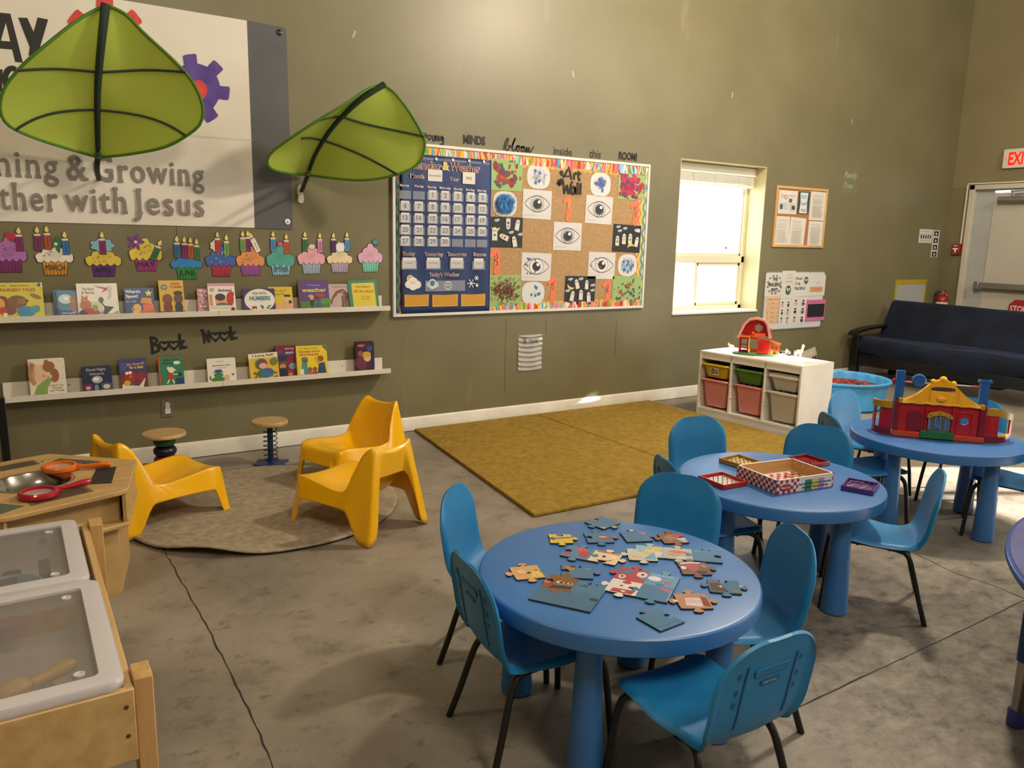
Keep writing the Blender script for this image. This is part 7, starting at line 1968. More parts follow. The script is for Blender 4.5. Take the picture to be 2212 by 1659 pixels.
# ---------------------------------------------------------------- children's art
def zq(x0, x1, y0, y1): return 1040+x0/3.95, 1040+x1/3.95, 280+y0/3.95, 280+y1/3.95
YA = -0.0155
def art(name, label, cat, box, color, draw, shape=None, rot=0.0, y=YA, group=None, **k):
    return sheet(name, label, cat, *zq(*box), color, draw, y=y, th=0.0012, rot=rot, shape=shape, group=group, **k)
GRP = '#98b573'
def dabs(seed, cols, n, size, streak=False):
    def f(a, w, h):
        rr_ = random.Random(seed); a.step = 0.00005
        for _ in range(n):
            x, y_ = rr_.gauss(0, 0.24)*w, rr_.gauss(-0.02, 0.22)*h
            x = max(-0.44*w, min(0.44*w, x)); y_ = max(-0.44*h, min(0.44*h, y_))
            c = rr_.choice(cols); s = size*rr_.uniform(0.5, 1.5); t_ = rr_.uniform(0, pi)
            s = min(s, 0.48*w-abs(x), 0.48*h-abs(y_))
            if s <= 0.002: continue
            a.ell(x, y_, s, s*(0.18 if streak else rr_.uniform(0.35, 0.8)), c, t_, 9)
    return f
art('finger_painting', 'green paper with blue and dark red dabs, top left of the art wall', 'painting', (76, 350, 252, 522), GRP, dabs(1, ['#7a2a3a', '#23586a', '#a83a3a', '#2a6a5a', '#8a2a3a'], 34, 0.030), group='green finger paintings')
art('finger_painting', 'green paper thickly dabbed in pink and red, top right of the art wall', 'painting', (1166, 1400, 350, 600), GRP, dabs(2, ['#b53250', '#c03a58', '#a82a48', '#6a3a6a'], 70, 0.034), group='green finger paintings')
art('finger_painting', 'green paper with a cloud of dark red specks, bottom left of the art wall', 'painting', (68, 336, 1240, 1502), GRP, dabs(3, ['#7a2a32', '#8f3a3a', '#5a3a2a', '#6a4a32'], 220, 0.016, True), group='green finger paintings')
art('finger_painting', 'green paper with scattered blue and red specks, bottom right of the art wall', 'painting', (1116, 1360, 1250, 1482), GRP, dabs(4, ['#2a5a7a', '#8a3a32', '#2f6a5a', '#b0623a'], 60, 0.012), group='green finger paintings')
def plate(w, h): return [(w/2*(abs(cos(t))**0.75)*(1 if cos(t) > 0 else -1), h/2*(abs(sin(t))**0.75)*(1 if sin(t) > 0 else -1)) for t in [2*pi*k/48 for k in range(48)]]
def scrib(seed, n, r, c=('#3f6fb0', '#5a86c0', '#6a6aa8'), dots=6, cx=0.0, cy=0.0):
    def f(a, w, h):
        rr_ = random.Random(seed); a.step = 0.00006
        for _ in range(n):
            t = rr_.uniform(0, 2*pi); q = r*sqrt(rr_.random()); x, y_ = cx*w+q*cos(t)*w, cy*h+q*sin(t)*h
            d = rr_.uniform(0, pi); l = rr_.uniform(0.05, 0.13)*w
            if (abs(x)+l)/w > 0.44 or (abs(y_)+l)/h > 0.44: continue
            a.line([(x-l*cos(d), y_-l*sin(d)), (x, y_+0.01), (x+l*cos(d), y_+l*sin(d))], 0.0028, rr_.choice(c))
        for _ in range(dots):
            t = rr_.uniform(0, 2*pi); q = 0.30*sqrt(rr_.random()); a.ell(q*cos(t)*w, q*sin(t)*h, 0.011, 0.015, '#2f78b4', rr_.uniform(-0.6, 0.6), 10)
    return f
PLT = '#d5d6d6'
art('paper_plate_drawing', 'white paper plate with grey scribble and three blue drops, top row', 'plate drawing', (388, 585, 298, 506), PLT, scrib(1, 40, 0.30, ('#8f8fb4', '#9a9ac0'), 4), plate, group='paper plate drawings')
art('paper_plate_drawing', 'white paper plate with a blue burst in the middle, right of the Art Wall letters', 'plate drawing', (928, 1102, 368, 570), PLT, scrib(2, 90, 0.20, ('#5a66b0', '#7a80c0', '#3f6fb8'), 4, 0.02, 0.06), plate, group='paper plate drawings')
art('paper_plate_drawing', 'white paper plate scribbled almost all over in strong blue, beside the calendar', 'plate drawing', (97, 302, 526, 742), PLT, scrib(3, 620, 0.36, ('#2f7cc4', '#3f8ad0', '#256ab4'), 8, -0.05, -0.03), plate, group='paper plate drawings')
art('paper_plate_drawing', 'white paper plate with looping violet lines and blue drops, lower right', 'plate drawing', (1164, 1326, 1064, 1250), PLT, scrib(4, 60, 0.34, ('#7a86c0', '#8f9ac8'), 9), plate, group='paper plate drawings')
art('paper_plate_drawing', 'white paper plate bare but for a few blue drops, bottom row', 'plate drawing', (344, 536, 1298, 1492), PLT, scrib(5, 4, 0.20, ('#a8b4cc',), 6), plate, group='paper plate drawings')
def eye(cols, seed, stray=False):
    def f(a, w, h):
        E = [(-0.44*w, 0.02*h)]; n = 16
        up = [(-0.44*w+0.88*w*k/n, 0.02*h+0.28*h*sin(pi*k/n)**0.8) for k in range(n+1)]; dn = [(0.44*w-0.88*w*k/n, 0.02*h-0.28*h*sin(pi*k/n)**0.8) for k in range(n+1)]
        a.line(up+dn[1:-1], 0.005, '#2a2a2a', True)
        a.ell(0, 0.02*h, 0.235*w, 0.275*h, '#2a2a2a', 0, 36); a.ell(0, 0.02*h, 0.222*w, 0.262*h, '#dfdfe2', 0, 36)
        rr_ = random.Random(seed)
        if not stray:
            for k in range(16):
                t = 2*pi*k/16+0.1; a.poly([(0.17*w*cos(t)+0.03*w*cos(t+q), 0.02*h+0.20*h*sin(t)+0.03*h*sin(t+q)) for q in (0.4, 2.0, 3.5, 5.2)], rr_.choice(cols))
        a.ell(0, 0.02*h, 0.14*w, 0.165*h, '#2d2f33', 0, 28); a.ell(0.05*w, 0.09*h, 0.055*w, 0.06*h, '#e6e6e6', 0, 18)
        if stray:
            for _ in range(9):
                x, y_ = rr_.uniform(-0.40, 0.05)*w, rr_.uniform(-0.3, 0.34)*h; a.poly([(x+0.035*w*cos(q), y_+0.035*h*sin(q)) for q in (0.5, 2.1, 3.6, 5.2)], rr_.choice(cols))
        a.text('I can see the light.', -0.26*w, -0.38*h, 0.022*h, '#8a8a8a', w=0.38*w)
    return f
EYP = '#d3d1d2'
art('eye_drawing', 'eye drawing with green and red squares in the iris, upper left', 'drawing', (352, 596, 514, 762), EYP, eye(['#3a7a4e', '#b04a4a', '#3f5a8a', '#5a9a5a'], 1), rot=0.02, group='eye drawings')
art('eye_drawing', 'eye drawing with a blue iris, upper right beside the orange number', 'drawing', (888, 1116, 566, 804), EYP, eye(['#3f4f9a', '#5a6ab0', '#33408a'], 2), rot=0.03, group='eye drawings')
art('eye_drawing', 'eye drawing with a blue iris, in the middle of the art wall', 'drawing', (614, 852, 792, 1030), EYP, eye(['#3f4f9a', '#5a6ab0', '#33408a'], 3), rot=0.01, group='eye drawings')
art('eye_drawing', 'eye drawing with blue squares strewn over its left side, lower left', 'drawing', (340, 592, 1052, 1292), EYP, eye(['#4a5a8a', '#3f4a7a'], 4, True), rot=0.03, group='eye drawings')
art('eye_drawing', 'eye drawing with pink and green scraps on its left corner, lower right', 'drawing', (910, 1138, 1046, 1274), EYP, eye(['#b06a7a', '#5a9a6a', '#c98a8a'], 5, True), rot=0.03, group='eye drawings')
def ghost(cx, cy, s, rot, c='#dedcd6'):
    out = [(-0.42, -1.0), (-0.30, -0.78), (-0.14, -1.0), (0.02, -0.78), (0.18, -1.0), (0.30, -0.80), (0.44, -1.0), (0.42, 0.35), (0.32, 0.75), (0.0, 0.95), (-0.32, 0.75), (-0.42, 0.35)]
    return [(cx+s*(p[0]*cos(rot)-p[1]*sin(rot)), cy+s*(p[0]*sin(rot)+p[1]*cos(rot))) for p in out]
def ghosts(items, moon, clouds):
    def f(a, w, h):
        for (x, y_) in clouds: a.ell(x*w, y_*h, 0.07*w, 0.045*h, '#9fb8c4'); a.ell(x*w+0.04*w, y_*h+0.02*h, 0.05*w, 0.04*h, '#a9c0ca')
        mx, my, mr = moon
        pts = [(mx*w+0.13*w*cos(t+mr), my*h+0.13*w*sin(t+mr)) for t in [pi*k/14 for k in range(15)]]+[(mx*w+0.13*w*cos(t+mr), my*h+0.13*w*(0.35*sin(t))*cos(mr)+0.13*w*cos(t)*sin(mr)) for t in [pi-pi*k/10 for k in range(11)][1:-1]]
        a.poly(pts, '#d8c66a')
        for (x, y_, s, r_, st) in items:
            a.poly(ghost(x*w, y_*h, s*h, r_), '#d9d7d0')
            e = lambda px, py: (x*w+s*h*(px*cos(r_)-py*sin(r_)), y_*h+s*h*(px*sin(r_)+py*cos(r_)))
            for px in (-0.16, 0.16): q = e(px, 0.42); a.ell(q[0], q[1], 0.0045, 0.006, '#2a2a2a', 0, 8)
            if st: q = e(0, -0.15); a.poly(star(q[0], q[1], 0.016, 0.007), st)
    return f
BKP = '#26272a'
art('ghost_collage', 'black paper with white paper ghosts and a moon, left edge of the art wall', 'collage', (70, 350, 746, 1006), BKP, ghosts([(0.05, 0.28, 0.20, pi, '#3a2a6a'), (0.33, 0.25, 0.20, -0.2, None), (-0.36, -0.06, 0.24, 0.0, '#2a6a7a'), (-0.08, -0.16, 0.20, 1.2, '#a83030'), (0.24, -0.30, 0.20, 0.2, None)], (-0.33, 0.18, pi), [(-0.30, 0.38), (0.14, 0.0), (0.42, -0.06)]), group='ghost collages')
art('ghost_collage', 'black paper with a row of four ghosts, right edge of the art wall', 'collage', (1120, 1356, 812, 1046), BKP, ghosts([(-0.34, -0.10, 0.20, 0.0, '#2f8a6a'), (-0.11, -0.02, 0.21, 0.0, '#c9a83a'), (0.11, 0.0, 0.21, 0.0, '#3f8a3a'), (0.35, -0.10, 0.20, -0.2, None), (0.34, 0.32, 0.15, 1.5, None)], (0.16, -0.34, 0.3), [(-0.34, 0.40), (-0.10, 0.36), (-0.28, 0.26)]), rot=0.03, group='ghost collages')
art('ghost_collage', 'black paper crowded with six ghosts, bottom row of the art wall', 'collage', (710, 968, 1250, 1492), BKP, ghosts([(-0.12, 0.22, 0.19, 0.3, None), (0.20, 0.20, 0.18, 0.0, None), (-0.26, -0.20, 0.20, -0.2, None), (0.02, -0.16, 0.20, 0.0, None), (0.28, -0.24, 0.20, 0.1, None)], (-0.30, 0.20, 2.6), [(-0.34, 0.38), (0.0, 0.40), (0.40, 0.18), (0.40, 0.0), (-0.42, -0.02)]), rot=0.02, group='ghost collages')
ONE = [(-0.02, -0.5), (0.16, -0.52), (0.30, -0.42), (0.32, 0.0), (0.30, 0.40), (0.16, 0.50), (-0.02, 0.47), (-0.38, 0.36), (-0.46, 0.24), (-0.36, 0.16), (-0.06, 0.22), (-0.12, -0.1), (-0.16, -0.42)]
def oneshape(w, h): return [(p.x, p.y) for p in spline([(x*w*1.05, y*h) for x, y in ONE], 4, True)]
def onedraw(seed, cols):
    def f(a, w, h):
        rr_ = random.Random(seed); a.step = 0.00008
        P = [(0.06*w+rr_.uniform(-0.14, 0.12)*w, 0.34*h-0.045*h*k) for k in range(14)]
        a.line([(p.x, p.y) for p in spline(P[:7+seed], 4)], 0.006, cols[0])
        for _ in range(8): a.ell(0.06*w+rr_.uniform(-0.12, 0.14)*w, rr_.uniform(-0.42, 0.3)*h, 0.003, 0.003, cols[-1], 0, 7)
    return f
ORA = '#ea7a52'
for k, (bx, lab, sd, cc_) in enumerate((((692, 784, 560, 783), 'orange number one cut-out under the Art Wall letters', 1, ['#e8c25a', '#8a3a2a']), ((1262, 1358, 604, 816), 'orange number one cut-out scribbled all down, right border', 6, ['#7a3a7a', '#c9a06a']), ((68, 174, 1014, 1240), 'orange number one cut-out with dark scribble, beside the calendar', 5, ['#3a2a5a', '#8a3a2a']), ((558, 648, 1257, 1474), 'orange number one cut-out in the bottom row, left of the ghosts', 2, ['#8a2a4a', '#8a3a2a']), ((1026, 1114, 1279, 1486), 'orange number one cut-out in the bottom row, right of the ghosts', 3, ['#4a2a6a', '#8a3a2a']))):
    art('number_cutout', lab, 'paper number', bx, ORA, onedraw(sd, cc_), oneshape, rot=(-0.06 if k in (2,) else 0.06), y=YA-0.001, group='orange number cut-outs')
def d_art(a, w, h):
    lw = 0.017
    def S(pts, ww=lw): stroke(a, [(x*w, y*h) for x, y in pts], ww, INK, 6)
    S([(-0.28, 0.10), (-0.16, 0.28), (-0.08, 0.50)]); S([(-0.08, 0.50), (0.0, 0.30), (0.06, 0.05)]); S([(0.02, 0.20), (-0.12, 0.16), (-0.36, 0.20), (-0.40, 0.30), (-0.32, 0.30), (-0.30, 0.22)], 0.012)
    S([(0.16, 0.28), (0.17, 0.06)]); S([(0.17, 0.20), (0.22, 0.29), (0.28, 0.27)]); S([(0.36, 0.38), (0.36, 0.10), (0.44, 0.06)]); S([(0.28, 0.27), (0.46, 0.28)], 0.014)
    S([(-0.46, -0.16), (-0.42, -0.04), (-0.34, -0.10), (-0.42, -0.16), (-0.50, -0.08), (-0.40, 0.02), (-0.28, -0.02), (-0.22, -0.46)]); S([(-0.22, -0.46), (-0.12, -0.14)]); S([(-0.12, -0.14), (-0.04, -0.46)]); S([(-0.04, -0.46), (0.06, -0.10), (0.10, 0.0)])
    S([(0.22, -0.20), (0.10, -0.22), (0.08, -0.42), (0.20, -0.42), (0.22, -0.20), (0.23, -0.46)]); S([(0.33, -0.02), (0.33, -0.46)]); S([(0.45, -0.04), (0.45, -0.46)])
u0, u1, v0, v1 = zq(640, 845, 318, 560)
o = film_sign('word_sign', 'black lettering Art Wall on clear film pinned to the cork', u0, u1, v0, v1, d_art); o.location.y = -0.017

# ================================================================== SMALL CORK BOARD
def zr(x0, x1, y0, y1): return 1420+x0/4.1475, 1420+x1/4.1475, 320+y0/4.1475, 320+y1/4.1475
x0, x1, z0, z1 = 6.505, 7.312, 1.447, 2.052
cb = thing('cork_board', 'small wood-framed cork board with notices right of the window', 'board', (6.9, 0, z0))
for (p, q, r, s) in ((x0, x1, z1-0.026, z1), (x0, x1, z0, z0+0.026), (x0, x0+0.026, z0+0.026, z1-0.026), (x1-0.026, x1, z0+0.026, z1-0.026)):
    mb = MB(noisy('pale_wood_frame', '#c79d63', '#d4ad74', 3, 0.5)); mb.box(p, q, -0.020, -0.001, r, s); local(cb, mb, 'frame', bevel=0.002)
mb = MB(noisy('cork', '#a06a42', '#b07a50', 90, 0.9)); mb.box(x0+0.02, x1-0.02, -0.010, -0.002, z0+0.02, z1-0.02); local(cb, mb, 'cork_panel')
def lines(n, seed, x0=-0.36, x1=0.36, y0=0.38, y1=-0.40, c='#9a968f', t=0.0022):
    def f(a, w, h):
        rr_ = random.Random(seed)
        for k in range(n):
            y_ = y0+(y1-y0)*k/(n-1); 
            if rr_.random() < 0.12: continue
            a.line([(x0*w, y_*h), ((x1-rr_.uniform(0, 0.25)*(x1-x0))*w, y_*h)], t, c)
    return f
def d_news(a, w, h):
    a.ell(-0.13*w, 0.22*h, 0.10*w, 0.09*h, '#a83a34'); a.ell(-0.13*w, 0.22*h, 0.07*w, 0.06*h, '#d8d4c8'); a.text('Newsletter', 0.22*w, 0.26*h, 0.06*h, '#6a6660', w=0.36*w); a.rect(-0.42*w, -0.32*h, 0.0, -0.02*h, '#b8c4ca'); a.rect(0.05*w, 0.0, 0.22*w, 0.16*h, '#5a5e5a')
    for k in range(6): a.line([(0.06*w, -0.06*h-0.06*h*k), (0.42*w, -0.06*h-0.06*h*k)], 0.002, '#8a867e')
    a.rect(0.22*w, -0.30*h, 0.40*w, -0.14*h, '#4a4844'); a.rect(-0.42*w, -0.30*h, -0.28*w, -0.10*h, '#3e5a68')
    for k in range(4): a.line([(-0.42*w, 0.32*h-0.05*h*k), (-0.28*w, 0.32*h-0.05*h*k)], 0.002, '#8a867e')
YB = -0.0115
sheet('notice', 'white newsletter sheet at the upper left of the small cork board', 'paper', *zr(1085, 1250, 379, 590), '#d9d4cb', d_news, y=YB, group='notices on the small cork board')
def d_bod(a, w, h):
    e = [(0.36*w-0.06*w*sin(pi*k/12), -0.46*h+0.92*h*k/12) for k in range(13)]
    a.poly(e+[(-p[0], p[1]) for p in reversed(e)], '#d5dde0')
    a.text('BOD', 0, 0.20*h, 0.15*h, '#2c4450', w=0.44*w); a.text('Staff', 0, -0.10*h, 0.15*h, '#2c4450', w=0.50*w); a.text('Wall', 0, -0.40*h, 0.15*h, '#2c4450', w=0.44*w)
sheet('notice', 'teal and white BOD Staff Wall sign on the small cork board', 'paper', *zr(1260, 1360, 391, 592), '#1f4a50', d_bod, y=YB, group='notices on the small cork board')
sheet('notice', 'white typed sheet at the upper right of the small cork board', 'paper', *zr(1366, 1508, 391, 648), '#d9d4cb', lines(26, 3), y=YB, rot=0.01, group='notices on the small cork board')
sheet('notice', 'white typed sheet at the lower left of the small cork board', 'paper', *zr(1048, 1180, 610, 868), '#d6d1c8', lines(18, 4), y=YB, group='notices on the small cork board')
sheet('notice', 'white typed sheet hung askew at the lower middle of the small cork board', 'paper', *zr(1182, 1320, 622, 880), '#dad5cc', lines(24, 5), y=YB, rot=0.05, group='notices on the small cork board')
sheet('notice', 'white typed sheet at the lower right of the small cork board', 'paper', *zr(1348, 1482, 655, 880), '#d9d4cb', lines(22, 6), y=YB, group='notices on the small cork board')
# ================================================================== WHITEBOARD WITH NOTICES
a_, b_ = quad(*zr(945, 1478, 1100, 1622)), 0
wbx = thing('whiteboard', 'whiteboard covered with calm-down notices under the small cork board', 'board', (a_[0], 0, a_[1]-a_[3]/2))
mb = MB(M('#8f8f8e', 0.4, 0.4)); mb.prism(rrect(a_[2], a_[3], 0.03, 4), 0.001, 0.010, wallX(a_[0], a_[1], 0)); local(wbx, mb, 'frame', bevel=0.003)
mb = MB(M('#d2d3d2', 0.25)); mb.prism(rrect(a_[2]-0.03, a_[3]-0.03, 0.02, 4), 0.010, 0.0108, wallX(a_[0], a_[1], 0)); local(wbx, mb, 'writing_surface')
YW = -0.0115
def d_peace(a, w, h):
    for k in range(12):
        t = 2*pi*k/12+0.25; a.ell(0.38*w*cos(t), 0.40*h*sin(t), 0.055*w, 0.045*h, '#3a4a40'); a.ell(0.38*w*cos(t), 0.40*h*sin(t)+0.01*h, 0.035*w, 0.022*h, '#b8c0b4')
    for s, y_, ww in (('THE', 0.17, 0.28), ('PEACEFUL', -0.07, 0.72), ('SPOT', -0.31, 0.38)): a.text(s, 0, y_*h, 0.15*h, '#1c1a18', w=ww*w, bold=0.02)
sheet('notice', 'white sign lettered THE PEACEFUL SPOT on the whiteboard', 'paper', *zr(967, 1126, 1120, 1322), '#d6d3cc', d_peace, y=YW, group='notices on the whiteboard')
def globe(a, x, y_, r): a.ell(x, y_, r, r*1.15, '#33503c'); a.ell(x-r*0.35, y_+r*0.15, r*0.30, r*0.42, '#d8d8ce'); a.ell(x+r*0.35, y_+r*0.15, r*0.30, r*0.42, '#d8d8ce'); a.ell(x-r*0.30, y_+r*0.12, r*0.10, r*0.16, '#1c1c1a'); a.ell(x+r*0.30, y_+r*0.12, r*0.10, r*0.16, '#1c1c1a'); a.line([(x-r*0.3, y_-r*0.5), (x, y_-r*0.65), (x+r*0.3, y_-r*0.5)], r*0.1, '#d8d8ce')
def d_calm(a, w, h):
    a.text('CALM', 0.05*w, 0.32*h, 0.05*h, '#b0605a', w=0.36*w); a.text('DOWN', 0.05*w, 0.21*h, 0.05*h, '#7a8a70', w=0.40*w); a.text('CORNER', 0.0, 0.08*h, 0.05*h, '#b0605a', w=0.56*w); globe(a, 0.02*w, -0.20*h, 0.20*w)
sheet('notice', 'tall white sign with a round green face below three small words', 'paper', *zr(1112, 1232, 1098, 1346), '#d4d2cc', d_calm, y=YW-0.003, group='notices on the whiteboard')
def d_choose(a, w, h):
    a.text('I Choose', -0.22*w, 0.20*h, 0.11*h, '#24221f', w=0.56*w, bold=0.02); a.text('To Be', -0.24*w, -0.02*h, 0.11*h, '#24221f', w=0.36*w, bold=0.02); a.text('PEACEFUL!', -0.06*w, -0.22*h, 0.11*h, '#24221f', w=0.80*w, bold=0.03); globe(a, 0.34*w, 0.16*h, 0.15*w)
sheet('notice', 'white sign lettered I Choose To Be PEACEFUL! with a green face', 'paper', *zr(1224, 1348, 1112, 1328), '#d6d4ce', d_choose, y=YW-0.0015, group='notices on the whiteboard')
def d_right(a, w, h):
    a.line([(-0.1*w, 0.16*h), (0.22*w, 0.17*h)], 0.003, '#8a867e'); a.line([(-0.05*w, 0.08*h), (0.18*w, 0.09*h)], 0.003, '#8a867e'); a.rect(-0.36*w, -0.32*h, 0.38*w, -0.06*h, '#d49a6a'); a.line([(-0.2*w, -0.14*h), (0.26*w, -0.14*h)], 0.003, '#8a5a3a'); a.line([(-0.2*w, -0.22*h), (0.22*w, -0.22*h)], 0.003, '#8a5a3a')
sheet('notice', 'white notice with a peach box at the upper right of the whiteboard', 'paper', *zr(1345, 1502, 1138, 1322), '#d4d3cf', d_right, y=YW-0.0008, group='notices on the whiteboard')
def d_peach(a, w, h):
    a.text('CALMING CHOICES', 0, 0.38*h, 0.05*h, '#b0563c', w=0.82*w, bold=0.02)
    for k in range(5):
        y_ = 0.26*h-0.17*h*k; a.text(['BREATHE', 'COUNT', 'STRETCH', 'HUMMM', 'REST'][k], 0, y_-0.02*h, 0.035*h, '#7a5a44', w=0.30*w); a.line([(-0.4*w, y_-0.08*h), (0.4*w, y_-0.08*h)], 0.0015, '#b58a6a'); a.line([(-0.36*w, y_+0.03*h), (-0.33*w, y_-0.03*h), (-0.36*w, y_-0.05*h)], 0.003, '#3a302a'); a.line([(0.30*w, y_-0.03*h), (0.34*w, y_+0.03*h), (0.38*w, y_-0.03*h)], 0.003, '#3a302a')
sheet('notice', 'peach chart of calming choices at the lower left of the whiteboard', 'paper', *zr(966, 1090, 1332, 1572), '#d9b491', d_peach, y=YW, group='notices on the whiteboard')
def d_cards(seed, cols):
    def f(a, w, h):
        rr_ = random.Random(seed)
        for i in range(2):
            for j in range(3):
                x, y_ = (-0.24+0.48*i)*w, (0.30-0.30*j)*h
                a.ell(x, y_+0.03*h, 0.07*w, 0.045*h, '#d8b49a'); a.ell(x, y_+0.055*h, 0.075*w, 0.03*h, rr_.choice(['#2a2420', '#4a3020'])); a.ell(x, y_-0.05*h, 0.09*w, 0.05*h, rr_.choice(cols)); a.line([(x-0.1*w, y_-0.12*h), (x+0.1*w, y_-0.12*h)], 0.002, '#7a766e')
    return f
sheet('notice', 'white sheet of small drawings with a pink figure, beside the peach chart', 'paper', *zr(1086, 1192, 1348, 1582), '#d4d2cf', d_cards(2, ['#d08aa0', '#3a3a3a', '#c9a0b0']), y=YW, group='notices on the whiteboard')
sheet('notice', 'white sheet of small drawings left of the pink and black pouch', 'paper', *zr(1196, 1332, 1330, 1578), '#d4d2cf', d_cards(4, ['#6b3a34', '#c9a078', '#2a2420']), y=YW, rot=0.03, group='notices on the whiteboard')
def d_pouch(a, w, h): a.rect(-0.44*w, -0.33*h, 0.46*w, 0.30*h, '#1a1d24'); a.line([(-0.3*w, 0.40*h), (0.3*w, 0.42*h)], 0.003, '#8a3a5a')
sheet('picture_pouch', 'pink-edged black pouch at the lower right of the whiteboard', 'pouch', *zr(1330, 1496, 1358, 1544), '#cf6f98', d_pouch, y=YW-0.004, th=0.006, rough=0.35)
# ================================================================== NOTICES BY THE CORNER, YELLOW POCKET
def d_silh(a, w, h):
    a.line([(-0.2*w, 0.32*h), (0.25*w, 0.32*h)], 0.004, '#8a867e')
    for k in range(5): a.ell((-0.34+0.17*k)*w, -0.05*h, 0.045*w, 0.15*h, '#22252a', -0.15); a.ell((-0.34+0.17*k)*w, 0.06*h, 0.02*w, 0.08*h, '#22252a')
    for k in range(5): a.line([((-0.38+0.17*k)*w, -0.32*h), ((-0.28+0.17*k)*w, -0.32*h)], 0.004, '#8a867e')
sheet('notice', 'white notice with five dark shapes high near the corner', 'paper', 1985, 2014, 495, 525, '#d0cec8', d_silh)
def d_strip(a, w, h):
    for k in range(4): a.rect(-0.34*w, (0.28-0.25*k)*h, 0.34*w, (0.46-0.25*k)*h, '#24262a'); a.ell(0, (0.36-0.25*k)*h, 0.15*w, 0.05*h, '#c9c6be')
sheet('photo_strip', 'narrow white strip of four small pictures nearest the corner', 'paper', 2013, 2027, 497, 556, '#d4d2cc', d_strip)
x0, x1 = wp(1934, 610).x, wp(2001, 606).x; z1 = wp(1967, 604).z
yp = thing('document_pocket', 'pale document pocket edged in yellow tape above the futon', 'pocket', ((x0+x1)/2, 0, z1-0.62))
mb = MB(M('#a9adb0', 0.3)); mb.box(x0+0.02, x1-0.02, -0.006, -0.001, z1-0.60, z1-0.02); local(yp, mb, 'pocket_sheet')
mb = MB(M('#b09a1e', 0.5))
mb.box(x0, x1, -0.008, -0.001, z1-0.055, z1); mb.box(x0, x0+0.03, -0.008, -0.001, z1-0.62, z1-0.055); mb.box(x1-0.03, x1, -0.008, -0.001, z1-0.62, z1-0.055); mb.box(x0, x1, -0.008, -0.001, z1-0.62, z1-0.59)
local(yp, mb, 'yellow_tape_border')
# ================================================================== PUZZLE PIECES ON THE NEAR TABLE
def edge_pts(p, q, kind):
    """one side of a jigsaw piece from p to q; kind 0 straight, 1 tab outwards, -1 hole"""
    p, q = Vector(p), Vector(q)
    if kind == 0: return [tuple(p)]
    d = q-p; L = d.length; d.normalize(); n_ = Vector((d.y, -d.x))*(1 if kind > 0 else -1)
    prof = [(0.0, 0.0), (0.30, 0.015), (0.40, 0.0), (0.41, 0.05), (0.35, 0.12), (0.36, 0.20), (0.43, 0.245), (0.50, 0.255), (0.57, 0.245), (0.64, 0.20), (0.65, 0.12), (0.59, 0.05), (0.60, 0.0), (0.70, 0.015)]
    P = spline([(x, y) for x, y in prof]+[(1.0, 0.0)], 3)[:-1]
    return [tuple(p+d*(k.x*L)+n_*(k.y*L)) for k in P]
CARD = M('#3a2f26', 0.8)
PUZ = 'puzzle pieces on the near table'
ZT = 0.4816
def piece(label, u, v, ang, s, kinds, base, patches, pos=None):
    c = gp(u, v, ZT) if pos is None else pos
    w, h = s, s
    cs = [(-w/2, -h/2), (w/2, -h/2), (w/2, h/2), (-w/2, h/2)]
    out = []
    for i in range(4): out += edge_pts(cs[i], cs[(i+1) % 4], kinds[i])
    mb = MB(CARD); mb.prism(out, 0, 0.0035)
    mb.mat(M(base, 0.28)); mb.prism([(x*0.995, y*0.995) for x, y in out], 0.0035, 0.0040)
    a = Art(mb, Matrix.Translation((0, 0, 0.0040)), 0.00012, 0.28)
    for p in patches:
        if p[0] == 'e': a.ell(p[1]*s, p[2]*s, p[3]*s, p[4]*s, p[5], p[6] if len(p) > 6 else 0.0, 18)
        elif p[0] == 'p': a.poly([(x*s, y*s) for x, y in p[1]], p[2])
        elif p[0] == 'l': a.line([(x*s, y*s) for x, y in p[1]], p[2]*s, p[3])
    _pz[0] += 1; o = mb.build('puzzle_piece', loc=(c.x, c.y, ZT+0.0002+0.0002*(_pz[0] % 3))); o.rotation_euler = (0, 0, radians(ang))
    return tag(o, label, 'puzzle piece', PUZ)
SKY, TAN, BRN, RD, YL, WT, DK, NV = '#3f6f96', '#c49a6a', '#7a4a28', '#a83a44', '#d0b03a', '#cdc8c6', '#2a2624', '#1f3050'
S = 0.090
_pz = [0]
def blk(u, v, ang):
    c = gp(u, v, ZT); a_ = radians(ang); ex = Vector((cos(a_), sin(a_), 0)); ey = Vector((-sin(a_), cos(a_), 0))
    return lambda i, j: c+ex*(S*i)+ey*(S*j)
FLB, CRB, TRB, RWB = blk(1275, 1325, -56), blk(1441, 1305, -56), blk(1280, 1202, -56), blk(1527, 1204, -42)
piece('sky blue puzzle piece with yellow corner tips, farthest back on the table', 1301, 1131, 10, S, (1, 0, -1, 1), SKY, [('p', [(-0.5, -0.5), (-0.3, -0.48), (-0.42, -0.25)], YL), ('e', 0.0, -0.62, 0.10, 0.06, YL)])
piece('yellow puzzle piece with a blue stripe at the back left', 1211, 1166, -30, S*0.85, (1, 1, -1, -1), YL, [('p', [(-0.48, -0.10), (0.48, 0.05), (0.48, 0.20), (-0.48, 0.05)], SKY)])
piece('blue puzzle piece with a red and pink shape, back left of the middle', 1293, 1163, -28, S, (1, 1, 1, -1), SKY, [('p', [(0.0, 0.12), (0.35, 0.20), (0.45, -0.15), (0.15, -0.10)], RD), ('e', 0.16, 0.02, 0.16, 0.06, '#d8a8a4'), ('e', 0.58, 0.0, 0.06, 0.07, '#b86a6a')])
piece('blue corner puzzle piece with a pale tab, at the back', 1374, 1161, -24, S, (0, 1, 1, 0), SKY, [('e', 0.0, 0.60, 0.08, 0.07, WT), ('p', [(0.15, 0.42), (0.45, 0.35), (0.42, 0.05)], '#a8707a')])
